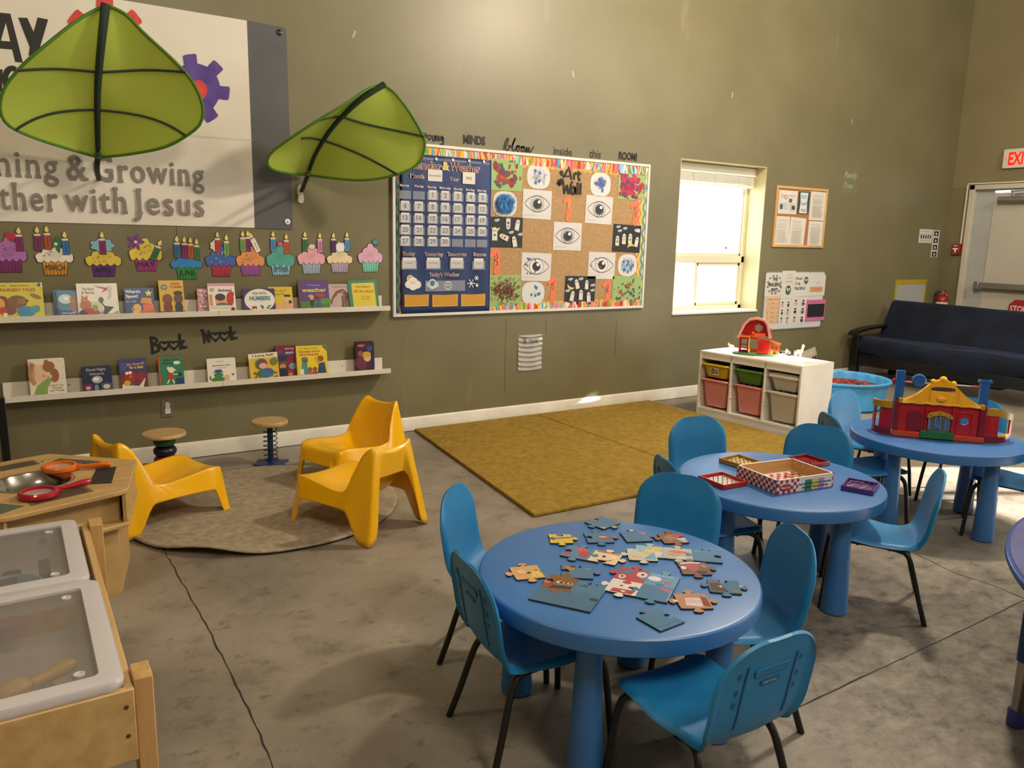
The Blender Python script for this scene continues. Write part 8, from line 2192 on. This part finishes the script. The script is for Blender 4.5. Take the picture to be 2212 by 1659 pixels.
piece('brown and red puzzle piece with a white fan of stripes, back right', 1454, 1165, -26, S*0.95, (1, -1, 1, 1), BRN, [('p', [(-0.4, 0.1), (0.0, 0.4), (0.1, 0.0), (-0.2, -0.3)], '#9c6a36'), ('p', [(0.0, 0.4), (0.45, 0.42), (0.40, 0.12), (0.10, 0.05)], RD), ('p', [(0.05, -0.05), (0.46, 0.02), (0.46, -0.42), (0.30, -0.44)], WT), ('l', [(0.1, -0.05), (0.42, -0.38)], 0.03, SKY), ('l', [(0.2, -0.02), (0.45, -0.28)], 0.03, SKY)])
piece('pink and red puzzle piece of an assembled pair, left half', 0, 0, -56, S, (1, 1, 1, -1), '#4a7a9c', [('e', 0.05, 0.30, 0.22, 0.16, '#c04a62'), ('e', 0.25, -0.05, 0.18, 0.28, RD), ('p', [(-0.48, -0.2), (-0.2, -0.1), (-0.3, -0.45)], '#b83a5a')], pos=TRB(-0.55, 0))
piece('cream puzzle piece with a large dark round spot, right half of an assembled pair', 0, 0, -56, S, (-1, 1, 1, -1), '#d8c3a0', [('e', -0.05, 0.08, 0.13, 0.16, WT), ('e', -0.05, 0.06, 0.07, 0.10, DK), ('l', [(-0.4, 0.42), (0.1, 0.46), (0.42, 0.40)], 0.08, RD), ('l', [(-0.2, -0.32), (0.1, -0.30), (0.3, -0.18)], 0.05, '#8a3a34'), ('e', 0.3, 0.1, 0.10, 0.12, '#e2d2b4')], pos=TRB(0.45, 0))
piece('pale puzzle piece with soft yellow and tan shapes, centre back', 1387, 1201, -36, S, (1, 0, -1, 1), '#b9bcb4', [('e', -0.2, -0.2, 0.20, 0.14, '#cfa878'), ('e', 0.2, 0.2, 0.18, 0.10, YL), ('p', [(0.0, -0.4), (0.45, 0.3), (0.45, -0.4)], '#6f9ab4')])
piece('blue puzzle piece crossed by a yellow and white band, back right', 0, 0, -42, S, (1, -1, 1, 1), '#8fb0c0', [('p', [(-0.3, -0.1), (0.1, 0.46), (0.45, 0.40), (0.2, -0.1)], YL), ('p', [(-0.1, -0.4), (0.3, 0.1), (0.46, -0.1), (0.3, -0.44)], '#c9c2b0')], pos=RWB(-2, 0))
piece('orange and pale puzzle piece joined to a blue edge piece, right back', 0, 0, -42, S, (1, -1, 1, 1), '#a8a89c', [('e', 0.0, 0.15, 0.34, 0.12, '#c0622a'), ('e', -0.15, -0.1, 0.24, 0.10, '#b98a4a'), ('e', 0.1, -0.35, 0.20, 0.08, '#cfc6c0')], pos=RWB(-1, 0))
piece('plain blue edge puzzle piece at the far right back', 0, 0, -42, S, (0, -1, 1, 1), SKY, [('p', [(-0.45, 0.3), (0.1, 0.42), (-0.4, 0.44)], '#5a86a4')], pos=RWB(0, 0))
piece('tan and yellow puzzle piece lying alone at the far left', 1139, 1239, -18, S*0.98, (1, -1, 1, 1), TAN, [('p', [(0.0, -0.46), (0.46, -0.40), (0.46, 0.10), (0.1, 0.05)], YL), ('l', [(0.15, 0.0), (0.2, -0.42)], 0.03, WT), ('l', [(0.3, 0.03), (0.35, -0.42)], 0.03, WT), ('e', 0.0, 0.58, 0.10, 0.08, RD), ('e', 0.0, 0.56, 0.05, 0.04, WT), ('e', -0.2, 0.05, 0.16, 0.18, '#d8b888'), ('e', 0.05, -0.05, 0.08, 0.06, DK)])
piece('blue puzzle piece with a brown rounded shape, left of the middle', 1246, 1237, -36, S*1.05, (0, 1, -1, -1), SKY, [('e', -0.22, 0.22, 0.13, 0.20, '#a8743a', 0.5), ('e', -0.12, 0.36, 0.10, 0.08, DK), ('p', [(0.0, 0.2), (0.45, 0.1), (0.45, 0.25)], '#5a8ab0')])
piece('red and white puzzle piece with dark trim, right of the middle', 1499, 1230, -32, S, (1, 1, 1, -1), '#6b4634', [('p', [(-0.44, 0.1), (-0.1, 0.42), (0.25, 0.2), (0.0, -0.3)], RD), ('l', [(-0.4, 0.35), (-0.1, 0.44), (0.3, 0.42)], 0.12, WT), ('e', -0.36, 0.0, 0.10, 0.14, WT), ('e', 0.36, 0.15, 0.10, 0.16, '#a8682c'), ('e', 0.2, -0.3, 0.18, 0.10, DK)])
piece('red puzzle piece with white round markings, left of the assembled block', 0, 0, -56, S, (1, -1, 1, 1), RD, [('p', [(-0.46, 0.1), (-0.1, 0.46), (0.0, 0.2), (-0.3, -0.05)], SKY), ('e', -0.28, -0.24, 0.12, 0.16, WT), ('e', -0.28, -0.22, 0.05, 0.07, DK), ('e', 0.30, 0.15, 0.18, 0.22, WT), ('e', 0.32, 0.16, 0.06, 0.07, DK)], pos=CRB(-1.5, 1.5))
piece('blue and white puzzle piece at the top right of the assembled block', 0, 0, -56, S, (-1, 0, 1, 1), '#5d8cb4', [('e', -0.25, 0.05, 0.22, 0.18, '#d6d2d2'), ('e', 0.2, -0.1, 0.14, 0.10, '#a8606e'), ('l', [(-0.4, 0.3), (0.3, 0.36)], 0.04, '#a8c4d4')], pos=CRB(-0.5, 1.5))
piece('white puzzle piece with dark markings and red base, centre of the assembled block', 0, 0, -56, S, (1, -1, -1, 1), '#cfcaca', [('e', -0.12, 0.05, 0.10, 0.07, WT), ('e', -0.10, 0.05, 0.05, 0.05, DK), ('e', 0.22, 0.02, 0.09, 0.07, DK), ('p', [(-0.35, -0.46), (0.35, -0.46), (0.42, -0.16), (-0.30, -0.20)], RD), ('e', 0.05, -0.33, 0.08, 0.06, '#d8c4c4')], pos=CRB(-1.5, 0.5))
piece('blue puzzle piece at the lower end of the assembled block', 0, 0, -56, S, (1, 0, 1, 1), SKY, [('p', [(-0.1, 0.46), (0.40, 0.46), (0.40, 0.2)], '#b8586a'), ('l', [(0.46, -0.4), (0.46, 0.4)], 0.03, '#8fb0c4')], pos=CRB(-0.5, 0.5))
piece('dark blue and brown puzzle piece with a white spark, at the right edge', 1564, 1269, -40, S*0.98, (1, 1, -1, 1), '#3a6a90', [('p', [(-0.46, 0.3), (-0.1, 0.2), (0.1, -0.45), (-0.46, -0.40)], '#4a3228'), ('p', star(-0.12, -0.05, 0.12, 0.03, 4), '#e0dcd8'), ('e', -0.36, 0.25, 0.10, 0.12, BRN), ('e', 0.32, -0.36, 0.12, 0.10, '#8a6440'), ('e', 0.55, 0.05, 0.07, 0.06, YL)])
piece('brown and striped white puzzle piece near the front right', 1497, 1301, -30, S, (1, 1, 1, 1), '#a87a5a', [('p', [(-0.2, 0.2), (0.3, 0.2), (0.2, -0.4), (-0.3, -0.3)], '#cfb8b8'), ('l', [(-0.2, 0.05), (0.25, 0.0)], 0.03, '#a87aa0'), ('l', [(-0.22, -0.08), (0.22, -0.12)], 0.03, '#a87aa0'), ('p', [(0.28, 0.3), (0.46, 0.2), (0.46, -0.4), (0.25, -0.3)], '#7a2f34'), ('e', -0.56, 0.0, 0.08, 0.08, WT)])
piece('plain blue edge puzzle piece lying alone nearest the camera', 1426, 1341, 3, S, (0, -1, 1, 0), '#416f92', [('l', [(-0.44, -0.36), (0.40, -0.42)], 0.015, '#5a86a4'), ('l', [(-0.44, -0.30), (0.40, -0.36)], 0.012, '#325a7a'), ('e', 0.08, 0.62, 0.06, 0.05, '#b05a50')])
piece('blue corner puzzle piece of the block at the front left', 0, 0, -56, S, (0, 1, -1, 0), '#3a6586', [('p', [(0.0, 0.46), (0.2, 0.40), (0.1, 0.30)], '#2a4a66')], pos=FLB(-1.5, 0.5))
piece('brown puzzle piece with pale eyespots in the front left block', 0, 0, -56, S, (1, -1, 1, -1), BRN, [('e', -0.40, -0.12, 0.16, 0.12, '#8a3a30'), ('e', -0.40, -0.12, 0.11, 0.08, '#c06a5a'), ('e', 0.0, 0.02, 0.14, 0.10, WT), ('e', 0.03, 0.02, 0.07, 0.08, DK), ('e', 0.32, 0.05, 0.10, 0.08, WT), ('e', 0.33, 0.05, 0.05, 0.06, DK), ('p', [(-0.2, -0.46), (0.44, -0.30), (0.44, -0.12), (-0.15, -0.26)], '#26303e'), ('l', [(-0.1, -0.2), (0.4, -0.08)], 0.03, '#c9a83a')], pos=FLB(-1.5, 1.5))
piece('blue puzzle piece at the right side of the front left block', 0, 0, -56, S, (-1, 0, -1, 1), '#3f6f92', [('p', [(-0.4, 0.1), (-0.1, 0.3), (-0.1, 0.0)], '#2a5070')], pos=FLB(-0.5, 1.5))
piece('blue edge puzzle piece along the bottom of the front left block', 0, 0, -56, S, (0, 0, 1, -1), '#3a6688', [('e', 0.35, 0.30, 0.14, 0.10, '#26303e')], pos=FLB(-0.5, 0.5))

# ================================================================== BOX AND GEOBOARDS ON THE MIDDLE TABLE
ZT2 = 0.4816
bA, bB, bC, bD = [gp(u, v, 0.54) for u, v in ((1596, 1004), (1712, 989), (1801, 1022), (1676, 1039))]
ctr = (bA+bB+bC+bD)/4
ux = ((bC-bD)+(bB-bA)).normalized(); 
bw = ((bC-bD).length+(bB-bA).length)/2; bh_ = ((bB-bC).length+(bA-bD).length)/2
BT = thing('wooden_toy_box', 'open wooden box with red and white checked sides on the middle table', 'box', (ctr.x, ctr.y, ZT2), atan2(ux.y, ux.x))
WOODB = noisy('toy_box_wood', '#b98f5c', '#c8a06a', 4, 0.55, 0, None, 5, (1, 12, 12))
HB = 0.058
CHR, CHW = '#a0202e', '#d9cfc6'
def side(px0, py0, px1, py1, printed):
    d = Vector((px1-px0, py1-py0)); L = d.length; d.normalize(); n_ = Vector((d.y, -d.x))
    mb = MB(WOODB); p, q = Vector((px0, py0)), Vector((px1, py1))
    mb.prism([p, q, q-n_*0.008, p-n_*0.008], 0, HB)
    X = Matrix(((d.x, 0, n_.x, px0), (d.y, 0, n_.y, py0), (0, 1, 0, 0), (0, 0, 0, 1)))
    a = Art(mb, X, 0.0003, 0.4)
    a.rect(0.001, 0.001, L-0.001, HB-0.002, CHW); s = 0.0145; a.step = 0.00001
    z_ = a.z
    for i in range(int(L/s)+1):
        for j in range(4):
            x0, x1 = i*s, min(L-0.001, (i+1)*s)
            if (i+j) % 2 or (printed and x0 > L*0.36 and j in (1, 2, 3) and x0 < L*0.94) or (printed and L*0.05 < x0 < L*0.22 and j in (1, 2)): continue
            a.z = z_; a.rect(x0+0.0005, j*s, x1, min(HB-0.002, (j+1)*s), CHR)
    a.z = z_+0.0003; a.step = 0.0003
    if printed:
        a.rect(L*0.36, 0.002, L*0.97, HB*0.72, '#d8d2c8'); a.rect(L*0.48, 0.002, L*0.60, HB*0.80, '#3a7a4e'); a.rect(L*0.60, 0.002, L*0.72, HB*0.80, '#cdbf5a'); a.rect(L*0.72, 0.002, L*0.82, HB*0.80, '#b085b0')
        a.text('Sandwich-making wooden sandwich', L*0.66, HB*0.45, HB*0.16, '#1f3a6a', w=L*0.58, bold=0.02); a.text('Jeu pour les sandwichs', L*0.66, HB*0.20, HB*0.16, '#1f3a6a', w=L*0.46, bold=0.02)
        a.ell(L*0.145, HB*0.45, L*0.10, HB*0.24, '#8a1a28', 0, 28); a.ell(L*0.145, HB*0.45, L*0.093, HB*0.20, '#b03040', 0, 28); a.text('Melissa & Doug', L*0.145, HB*0.38, HB*0.14, '#e4d6d0', w=L*0.15, bold=0.02)
    mb.build('side_wall', BT)
hw_, hh_ = bw/2, bh_/2
side(-hw_, -hh_, hw_, -hh_, True); side(hw_, -hh_, hw_, hh_, False); side(hw_, hh_, -hw_, hh_, False); side(-hw_, hh_, -hw_, -hh_, False)
mb = MB(WOODB); mb.box(-hw_+0.008, hw_-0.008, -hh_+0.008, hh_-0.008, 0.002, 0.006)
a = Art(mb, Matrix.Translation((0, 0, 0.006)), 0.00002, 0.5); a.rect(-hw_+0.009, -hh_+0.009, hw_-0.009, hh_-0.009, CHW); z_ = a.z; a.step = 0
n_ = int((2*hw_-0.02)/0.02); m_ = int((2*hh_-0.02)/0.02)
for i in range(n_):
    for j in range(m_):
        if (i+j) % 2: continue
        a.z = z_+0.0003; a.rect(-hw_+0.01+i*0.02, -hh_+0.01+j*0.02, -hw_+0.03+i*0.02, -hh_+0.03+j*0.02, CHR)
mb.build('bottom_panel', BT)
mb = MB(M('#e0d8ca', 0.5))
for (p, q, r, s) in ((-hw_, hw_, -hh_, -hh_+0.008), (-hw_, hw_, hh_-0.008, hh_), (-hw_, -hw_+0.008, -hh_, hh_), (hw_-0.008, hw_, -hh_, hh_)): mb.box(p, q, r, s, HB, HB+0.0008)
mb.build('painted_rim', BT)
rr_ = random.Random(4); BTX = Matrix.Translation((ctr.x, ctr.y, ZT2)) @ Matrix.Rotation(atan2(ux.y, ux.x), 4, 'Z')
for k in range(16):
    x, y_ = rr_.uniform(-0.75, 0.75)*hw_, rr_.uniform(-0.75, 0.55)*hh_
    c = rr_.choice(['#c9a23a', '#d8c46a', '#a83a4a', '#c05a9a', '#3a3a3a', '#d98a3a', '#b5b0a4'])
    r_ = rr_.uniform(0.016, 0.030); e = rr_.uniform(0.5, 0.9)
    mb = MB(M(c, 0.4)); t0 = rr_.uniform(0, 3)
    mb.tube([(r_*cos(t+t0), r_*e*sin(t+t0), 0.0015+0.002*sin(3*t)**2) for t in [2*pi*q/28 for q in range(28)]], 0.0014, 6, closed=True)
    o = mb.build('rubber_band', loc=BTX @ Vector((x, y_, 0.0072+0.0008*k*0.2))); tag(o, 'coloured rubber band lying in the checked wooden box', 'rubber band', 'rubber bands in the wooden box')
def geoboard(label, pts, col, pin, band, floor_c=None):
    P = [gp(u, v, ZT2+0.018) for u, v in pts]
    c = sum(P, Vector())/4; ux_ = ((P[2]-P[3])+(P[1]-P[0])).normalized(); w = ((P[2]-P[3]).length+(P[1]-P[0]).length)/2; h = ((P[1]-P[2]).length+(P[0]-P[3]).length)/2
    t = thing('geoboard', label, 'pegboard', (c.x, c.y, ZT2), atan2(ux_.y, ux_.x), 'geoboards on the middle table')
    m_ = M(col, 0.35)
    mb = MB(m_); mb.box(-w/2, w/2, -h/2, h/2, 0.0, 0.007)
    for (p, q, r, s) in ((-w/2, w/2, -h/2, -h/2+0.006), (-w/2, w/2, h/2-0.006, h/2), (-w/2, -w/2+0.006, -h/2+0.006, h/2-0.006), (w/2-0.006, w/2, -h/2+0.006, h/2-0.006)): mb.box(p, q, r, s, 0.007, 0.020)
    mb.build('tray', t, bevel=0.0015)
    if floor_c:
        mb = MB(M(floor_c, 0.5)); mb.box(-w/2+0.014, w/2-0.014, -h/2+0.014, h/2-0.014, 0.007, 0.0078); mb.build('floor_sheet', t)
    for i in range(5):
        for j in range(5):
            mb = MB(M(pin, 0.35)); mb.cyl(-w*0.38+w*0.19*i, -h*0.36+h*0.18*j, 0.007, 0.017, 0.0016, 8); mb.build('peg', t)
    for B in band:
        mb = MB(M(B[0], 0.4)); mb.tube([(-w*0.38+w*0.19*i, -h*0.36+h*0.18*j, 0.013) for i, j in B[1]], 0.0011, 6, closed=True); mb.build('rubber_band', t)
geoboard('yellow geoboard at the back left of the middle table', [(1556, 989), (1597, 981), (1642, 997), (1600, 1006)], '#a8781e', '#6b4a1a', [('#e2d2a0', [(0, 0), (3, 1), (4, 3), (1, 2)]), ('#cfc08a', [(0, 3), (2, 4), (4, 4)])], '#bfa76a')
geoboard('bright red geoboard at the left of the middle table', [(1516, 1027), (1566, 1018), (1608, 1041), (1555, 1050)], '#b02820', '#3a2a26', [('#c9a23a', [(3, 0), (4, 2), (4, 4)])], '#c9c0ba')
geoboard('dark red geoboard behind the wooden box on the middle table', [(1706, 986), (1741, 981), (1793, 997), (1757, 1004)], '#8a1a20', '#7a1a1e', [('#8a3a5a', [(1, 1), (3, 1), (3, 3), (1, 3)])])
geoboard('purple geoboard with stretched bands at the right of the middle table', [(1826, 1031), (1895, 1043), (1893, 1063), (1823, 1050)], '#4a2474', '#8a74b0', [('#cfb78a', [(0, 4), (2, 4), (4, 1), (0, 1)]), ('#d8c8a8', [(0, 0), (2, 0), (3, 2), (1, 2)])])

# ================================================================== CIRCUS TOY ON THE FAR RIGHT TABLE
d_ = Vector((0.642, -0.767)); CT = thing('toy_circus', 'red and yellow toy circus with blue posts on the right-hand table', 'toy', (4.050, -3.175, ZT2), atan2(d_.y, d_.x))
CR = M('#b01322', 0.3, 0, 0.5, 0, 0.2); CRD = M('#7a1420', 0.35); COR = M('#c2421e', 0.35); CY = M('#f2ac1c', 0.35); CYD = M('#b98a20', 0.4); CBL = M('#1f5aa8', 0.35); CGR = M('#1a6b34', 0.4)
def vpanel(mb, poly, y0, y1): mb.prism(poly, -y1, -y0, Matrix.Rotation(radians(90), 4, 'X'))
L2 = 0.217
# front wall with door opening and a round window
mb = MB(CR); frame_panel(mb, -L2+0.02, L2-0.02, 0.0, 0.190, 0.006, 0.014, [(-0.045, 0.050, 0.03, 0.125), (0.098, 0.146, 0.078, 0.126)]); mb.build('front_wall', CT, bevel=0.001)
Xr = Matrix.Translation((0.122, 0, 0.102)) @ Matrix.Rotation(radians(90), 4, 'X')
mb = MB(CR); ringpoly(mb, resample([(-0.0245, -0.0245), (0.0245, -0.0245), (0.0245, 0.0245), (-0.0245, 0.0245)], 32, pi/4), [(0.0195*cos(pi/4+2*pi*k/32), 0.0195*sin(pi/4+2*pi*k/32)) for k in range(32)], -0.014, -0.006, Xr); mb.build('round_window', CT)
for x0, x1 in ((-L2, -L2+0.025), (L2-0.03, L2)): mb = MB(CRD); mb.box(x0, x1, -0.006, 0.02, 0.03, 0.192); mb.build('corner_pillar', CT, bevel=0.003)
arch = [(-0.150, 0.035), (-0.075, 0.035), (-0.075, 0.115)]+[(-0.1125+0.0375*cos(t), 0.118+0.022*sin(t)) for t in [pi*k/10 for k in range(11)]]+[(-0.150, 0.115)]
mb = MB(CRD); vpanel(mb, arch, 0.002, 0.006); mb.build('arched_panel', CT, bevel=0.001)
for x in (-0.060, 0.066): mb = MB(CR); mb.box(x-0.006, x+0.006, -0.004, 0.008, 0.03, 0.17); mb.build('door_jamb', CT, bevel=0.001)
mb = MB(CR)
arch2 = [(x+0.2345, z) for x, z in arch]
mb.box(0.085, 0.092, 0.0, 0.007, 0.03, 0.13); mb.box(0.153, 0.160, 0.0, 0.007, 0.03, 0.13)
mb.tube([(0.1225+0.035*cos(t), 0.003, 0.130+0.020*sin(t)) for t in [pi*k/10 for k in range(11)]], 0.004, 6)
mb.build('door_moulding', CT, bevel=0.001)
mb = MB(COR); mb.box(-L2, L2, -0.022, 0.05, 0.0, 0.030); mb.build('base', CT, bevel=0.004)
mb = MB(CGR); mb.box(-0.085, 0.075, -0.030, -0.0, 0.004, 0.042); mb.box(-0.05, 0.045, -0.032, 0.0, 0.042, 0.047); mb.build('green_step', CT, bevel=0.004)
mb = MB(M('#b4b6bc', 0.16, 0.95)); mb.grid(lambda u, v: (-0.048+0.098*u, -0.020-0.006*sin(u*26)-0.003*sin(u*11+v*4), 0.036+0.006*sin(u*7)+(0.095-0.006*sin(u*7))*v), 40, 8); mb.build('foil_curtain', CT, solid=0.0006)
ped = [(p.x, p.y) for p in spline([(-0.062, 0.118), (-0.050, 0.138), (-0.02, 0.148), (0.0, 0.153), (0.02, 0.148), (0.05, 0.138), (0.064, 0.118)], 5)]+[(0.052, 0.116), (0.03, 0.126), (0.0, 0.131), (-0.03, 0.126), (-0.05, 0.116)]
mb = MB(CYD); vpanel(mb, ped, -0.032, -0.012); mb.mat(M('#2a2a26', 0.5))
for x, z in ((-0.045, 0.130), (0.0, 0.142), (0.046, 0.130)): mb.prism(ellipse(x, z, 0.0035, 0.0035, 10), 0.0321, 0.0325, Matrix.Rotation(radians(90), 4, 'X'))
mb.build('pediment', CT, bevel=0.002)
# tented roof with a slot handle
outl = spline([(-0.185, 0.192), (-0.12, 0.228), (-0.06, 0.285), (-0.035, 0.305), (0.0, 0.314), (0.04, 0.305), (0.07, 0.278), (0.12, 0.232), (0.190, 0.188)], 8)
def rt(x):
    for i in range(1, len(outl)):
        if x <= outl[i].x: k = (x-outl[i-1].x)/(outl[i].x-outl[i-1].x); return outl[i-1].y+(outl[i].y-outl[i-1].y)*k
    return outl[-1].y
def slot(x):
    q = abs(x-0.005)/0.060
    return None if q >= 1 else 0.014*(1-q**4)**0.5
mb = MB(CY); xs = [-0.185+0.375*k/75 for k in range(76)]
def yfold(x): return 0.0-0.007*abs(sin(x*46))-0.006
for i in range(75):
    a0, a1 = xs[i], xs[i+1]
    def strip4(lo0, hi0, lo1, hi1):
        V = []
        for (x, lo, hi) in ((a0, lo0, hi0), (a1, lo1, hi1)):
            f = yfold(x)
            V += [(x, f*(0.4 if hi > 0.27 else 1), lo), (x, f*0.5, hi), (x, 0.030, lo), (x, 0.030, hi)]
        mb.add(V, [(0, 4, 5, 1), (2, 3, 7, 6), (1, 5, 7, 3), (0, 2, 6, 4)])
    s0, s1 = slot(a0), slot(a1); zc = 0.262; base_ = 0.180
    if s0 is None or s1 is None: strip4(base_, rt(a0), base_, rt(a1))
    else: strip4(base_, zc-s0, base_, zc-s1); strip4(zc+s0, rt(a0), zc+s1, rt(a1))
for x, z, r_ in ((-0.045, 0.302, 0.014), (0.002, 0.314, 0.019), (0.052, 0.297, 0.014)): mb.sphere(x, 0.010, z, r_, 16, 10)
mb.sphere(0.0, -0.008, 0.214, 0.022, 16, 10, 1.3, 0.6, 0.8)
mb.tube([(-0.185, -0.004, 0.188), (0.0, -0.008, 0.186), (0.19, -0.004, 0.184)], 0.006, 8)
mb.build('tent_roof', CT, angle=60)
for x0, x1, z0, z1 in ((-0.20, -0.18, 0.178, 0.205), (0.185, 0.206, 0.172, 0.198)): mb = MB(CYD); mb.box(x0, x1, -0.01, 0.03, z0, z1); mb.build('eave_block', CT, bevel=0.003)
for x, zt, cap in ((-0.196, 0.345, 0), (0.203, 0.322, 1)):
    mb = MB(CBL); mb.box(x-0.021, x+0.021, 0.030, 0.055, 0.02, zt)
    if cap: mb.box(x-0.030, x+0.030, 0.024, 0.062, zt-0.014, zt)
    for z in (0.24, 0.27, 0.31): mb.lathe([(0.003, 0.0), (0.003, 0.001), (0.001, 0.001)], 8, Matrix.Translation((x+0.01, 0.030, z)) @ Matrix.Rotation(radians(90), 4, 'X'))
    mb.build('post', CT, bevel=0.002)
mb = MB(M('#b8a89c', 0.4)); mb.tube([(-0.23, 0.043, 0.285), (0.205, 0.043, 0.285)], 0.0035, 8); mb.build('axle', CT)
mb = MB(M('#a01a4a', 0.35)); mb.tube([(-0.172, 0.043, 0.285), (-0.13, 0.043, 0.285)], 0.0055, 8); mb.tube([(0.140, 0.043, 0.285), (0.182, 0.043, 0.285)], 0.0055, 8); mb.sphere(-0.226, 0.043, 0.285, 0.012, 12, 8, 0.7, 1, 1.4); mb.build('axle_knob', CT)
mb = MB(CBL); Xw = Matrix.Translation((-0.105, 0.043, 0.298)) @ Matrix.Rotation(radians(90), 4, 'X'); mb.lathe([(0.001, -0.012), (0.028, -0.012), (0.034, -0.006), (0.034, 0.006), (0.028, 0.012), (0.018, 0.010), (0.001, 0.012)], 32, Xw); mb.box(-0.118, -0.092, 0.036, 0.050, 0.262, 0.285); mb.build('spinner_wheel', CT)
# folding wings
def wing(p0, p1, doors):
    d = Vector((p1[0]-p0[0], p1[1]-p0[1])); L = d.length; rz = atan2(d.y, d.x)
    X = Matrix.Translation((p0[0], p0[1], 0)) @ Matrix.Rotation(rz, 4, 'Z')
    return L, X
L, X = wing((-L2, 0.01), (-0.270, 0.150), 0)
def curved(mb, pts, z0, z1, th):
    P = spline([(p[0], p[1]) for p in pts], 8); n = len(P); V = []
    for i, p in enumerate(P):
        t = (P[min(i+1, n-1)]-P[max(i-1, 0)]).normalized(); q = Vector((-t.y, t.x))*th
        zz0 = z0(i/(n-1)) if callable(z0) else z0; zz1 = z1(i/(n-1)) if callable(z1) else z1
        V += [(p.x, p.y, zz0), (p.x, p.y, zz1), (p.x+q.x, p.y+q.y, zz0), (p.x+q.x, p.y+q.y, zz1)]
    F = []
    for i in range(n-1):
        b = 4*i; F += [(b, b+4, b+5, b+1), (b+2, b+3, b+7, b+6), (b+1, b+5, b+7, b+3), (b, b+2, b+6, b+4)]
    F += [(0, 1, 3, 2), (4*n-4, 4*n-2, 4*n-1, 4*n-3)]
    mb.add(V, F)
LW = [(-L2-0.004, 0.012), (-0.262, 0.030), (-0.290, 0.070), (-0.292, 0.125)]
mb = MB(CRD); curved(mb, LW, 0.0, 0.035, 0.008); mb.build('wing_base', CT)
mb = MB(CR); curved(mb, LW[:2]+[(-0.272, 0.042)], 0.035, 0.150, 0.008); curved(mb, [(-0.289, 0.075), (-0.292, 0.10), (-0.292, 0.125)], 0.035, 0.150, 0.008); mb.build('wing_wall', CT)
mb = MB(CYD); curved(mb, [(q[0]-0.002, q[1]-0.004) for q in LW], 0.145, lambda k: 0.185-0.012*k, 0.014); mb.build('wing_roof', CT)
RW = [(L2+0.004, 0.014), (0.275, 0.018), (0.330, 0.050), (0.368, 0.105)]
mb = MB(CRD); curved(mb, RW, 0.0, 0.032, 0.008); mb.build('wing_base', CT)
mb = MB(CR); curved(mb, [RW[0], (0.25, 0.012), (0.285, 0.022)], 0.032, 0.150, 0.008); curved(mb, [(0.352, 0.08), (0.36, 0.092), (0.368, 0.105)], 0.032, 0.115, 0.008); mb.build('wing_wall', CT)
mb = MB(CYD); curved(mb, [(q[0]+0.001, q[1]-0.005) for q in RW], lambda k: 0.142-0.055*max(0, k-0.35), lambda k: 0.180-0.06*max(0, k-0.35), 0.014); mb.build('wing_roof', CT)
mb = MB(CY); curved(mb, [(0.288, 0.020), (0.325, 0.043), (0.352, 0.078)], 0.030, 0.042, 0.010); mb.build('window_sill', CT)
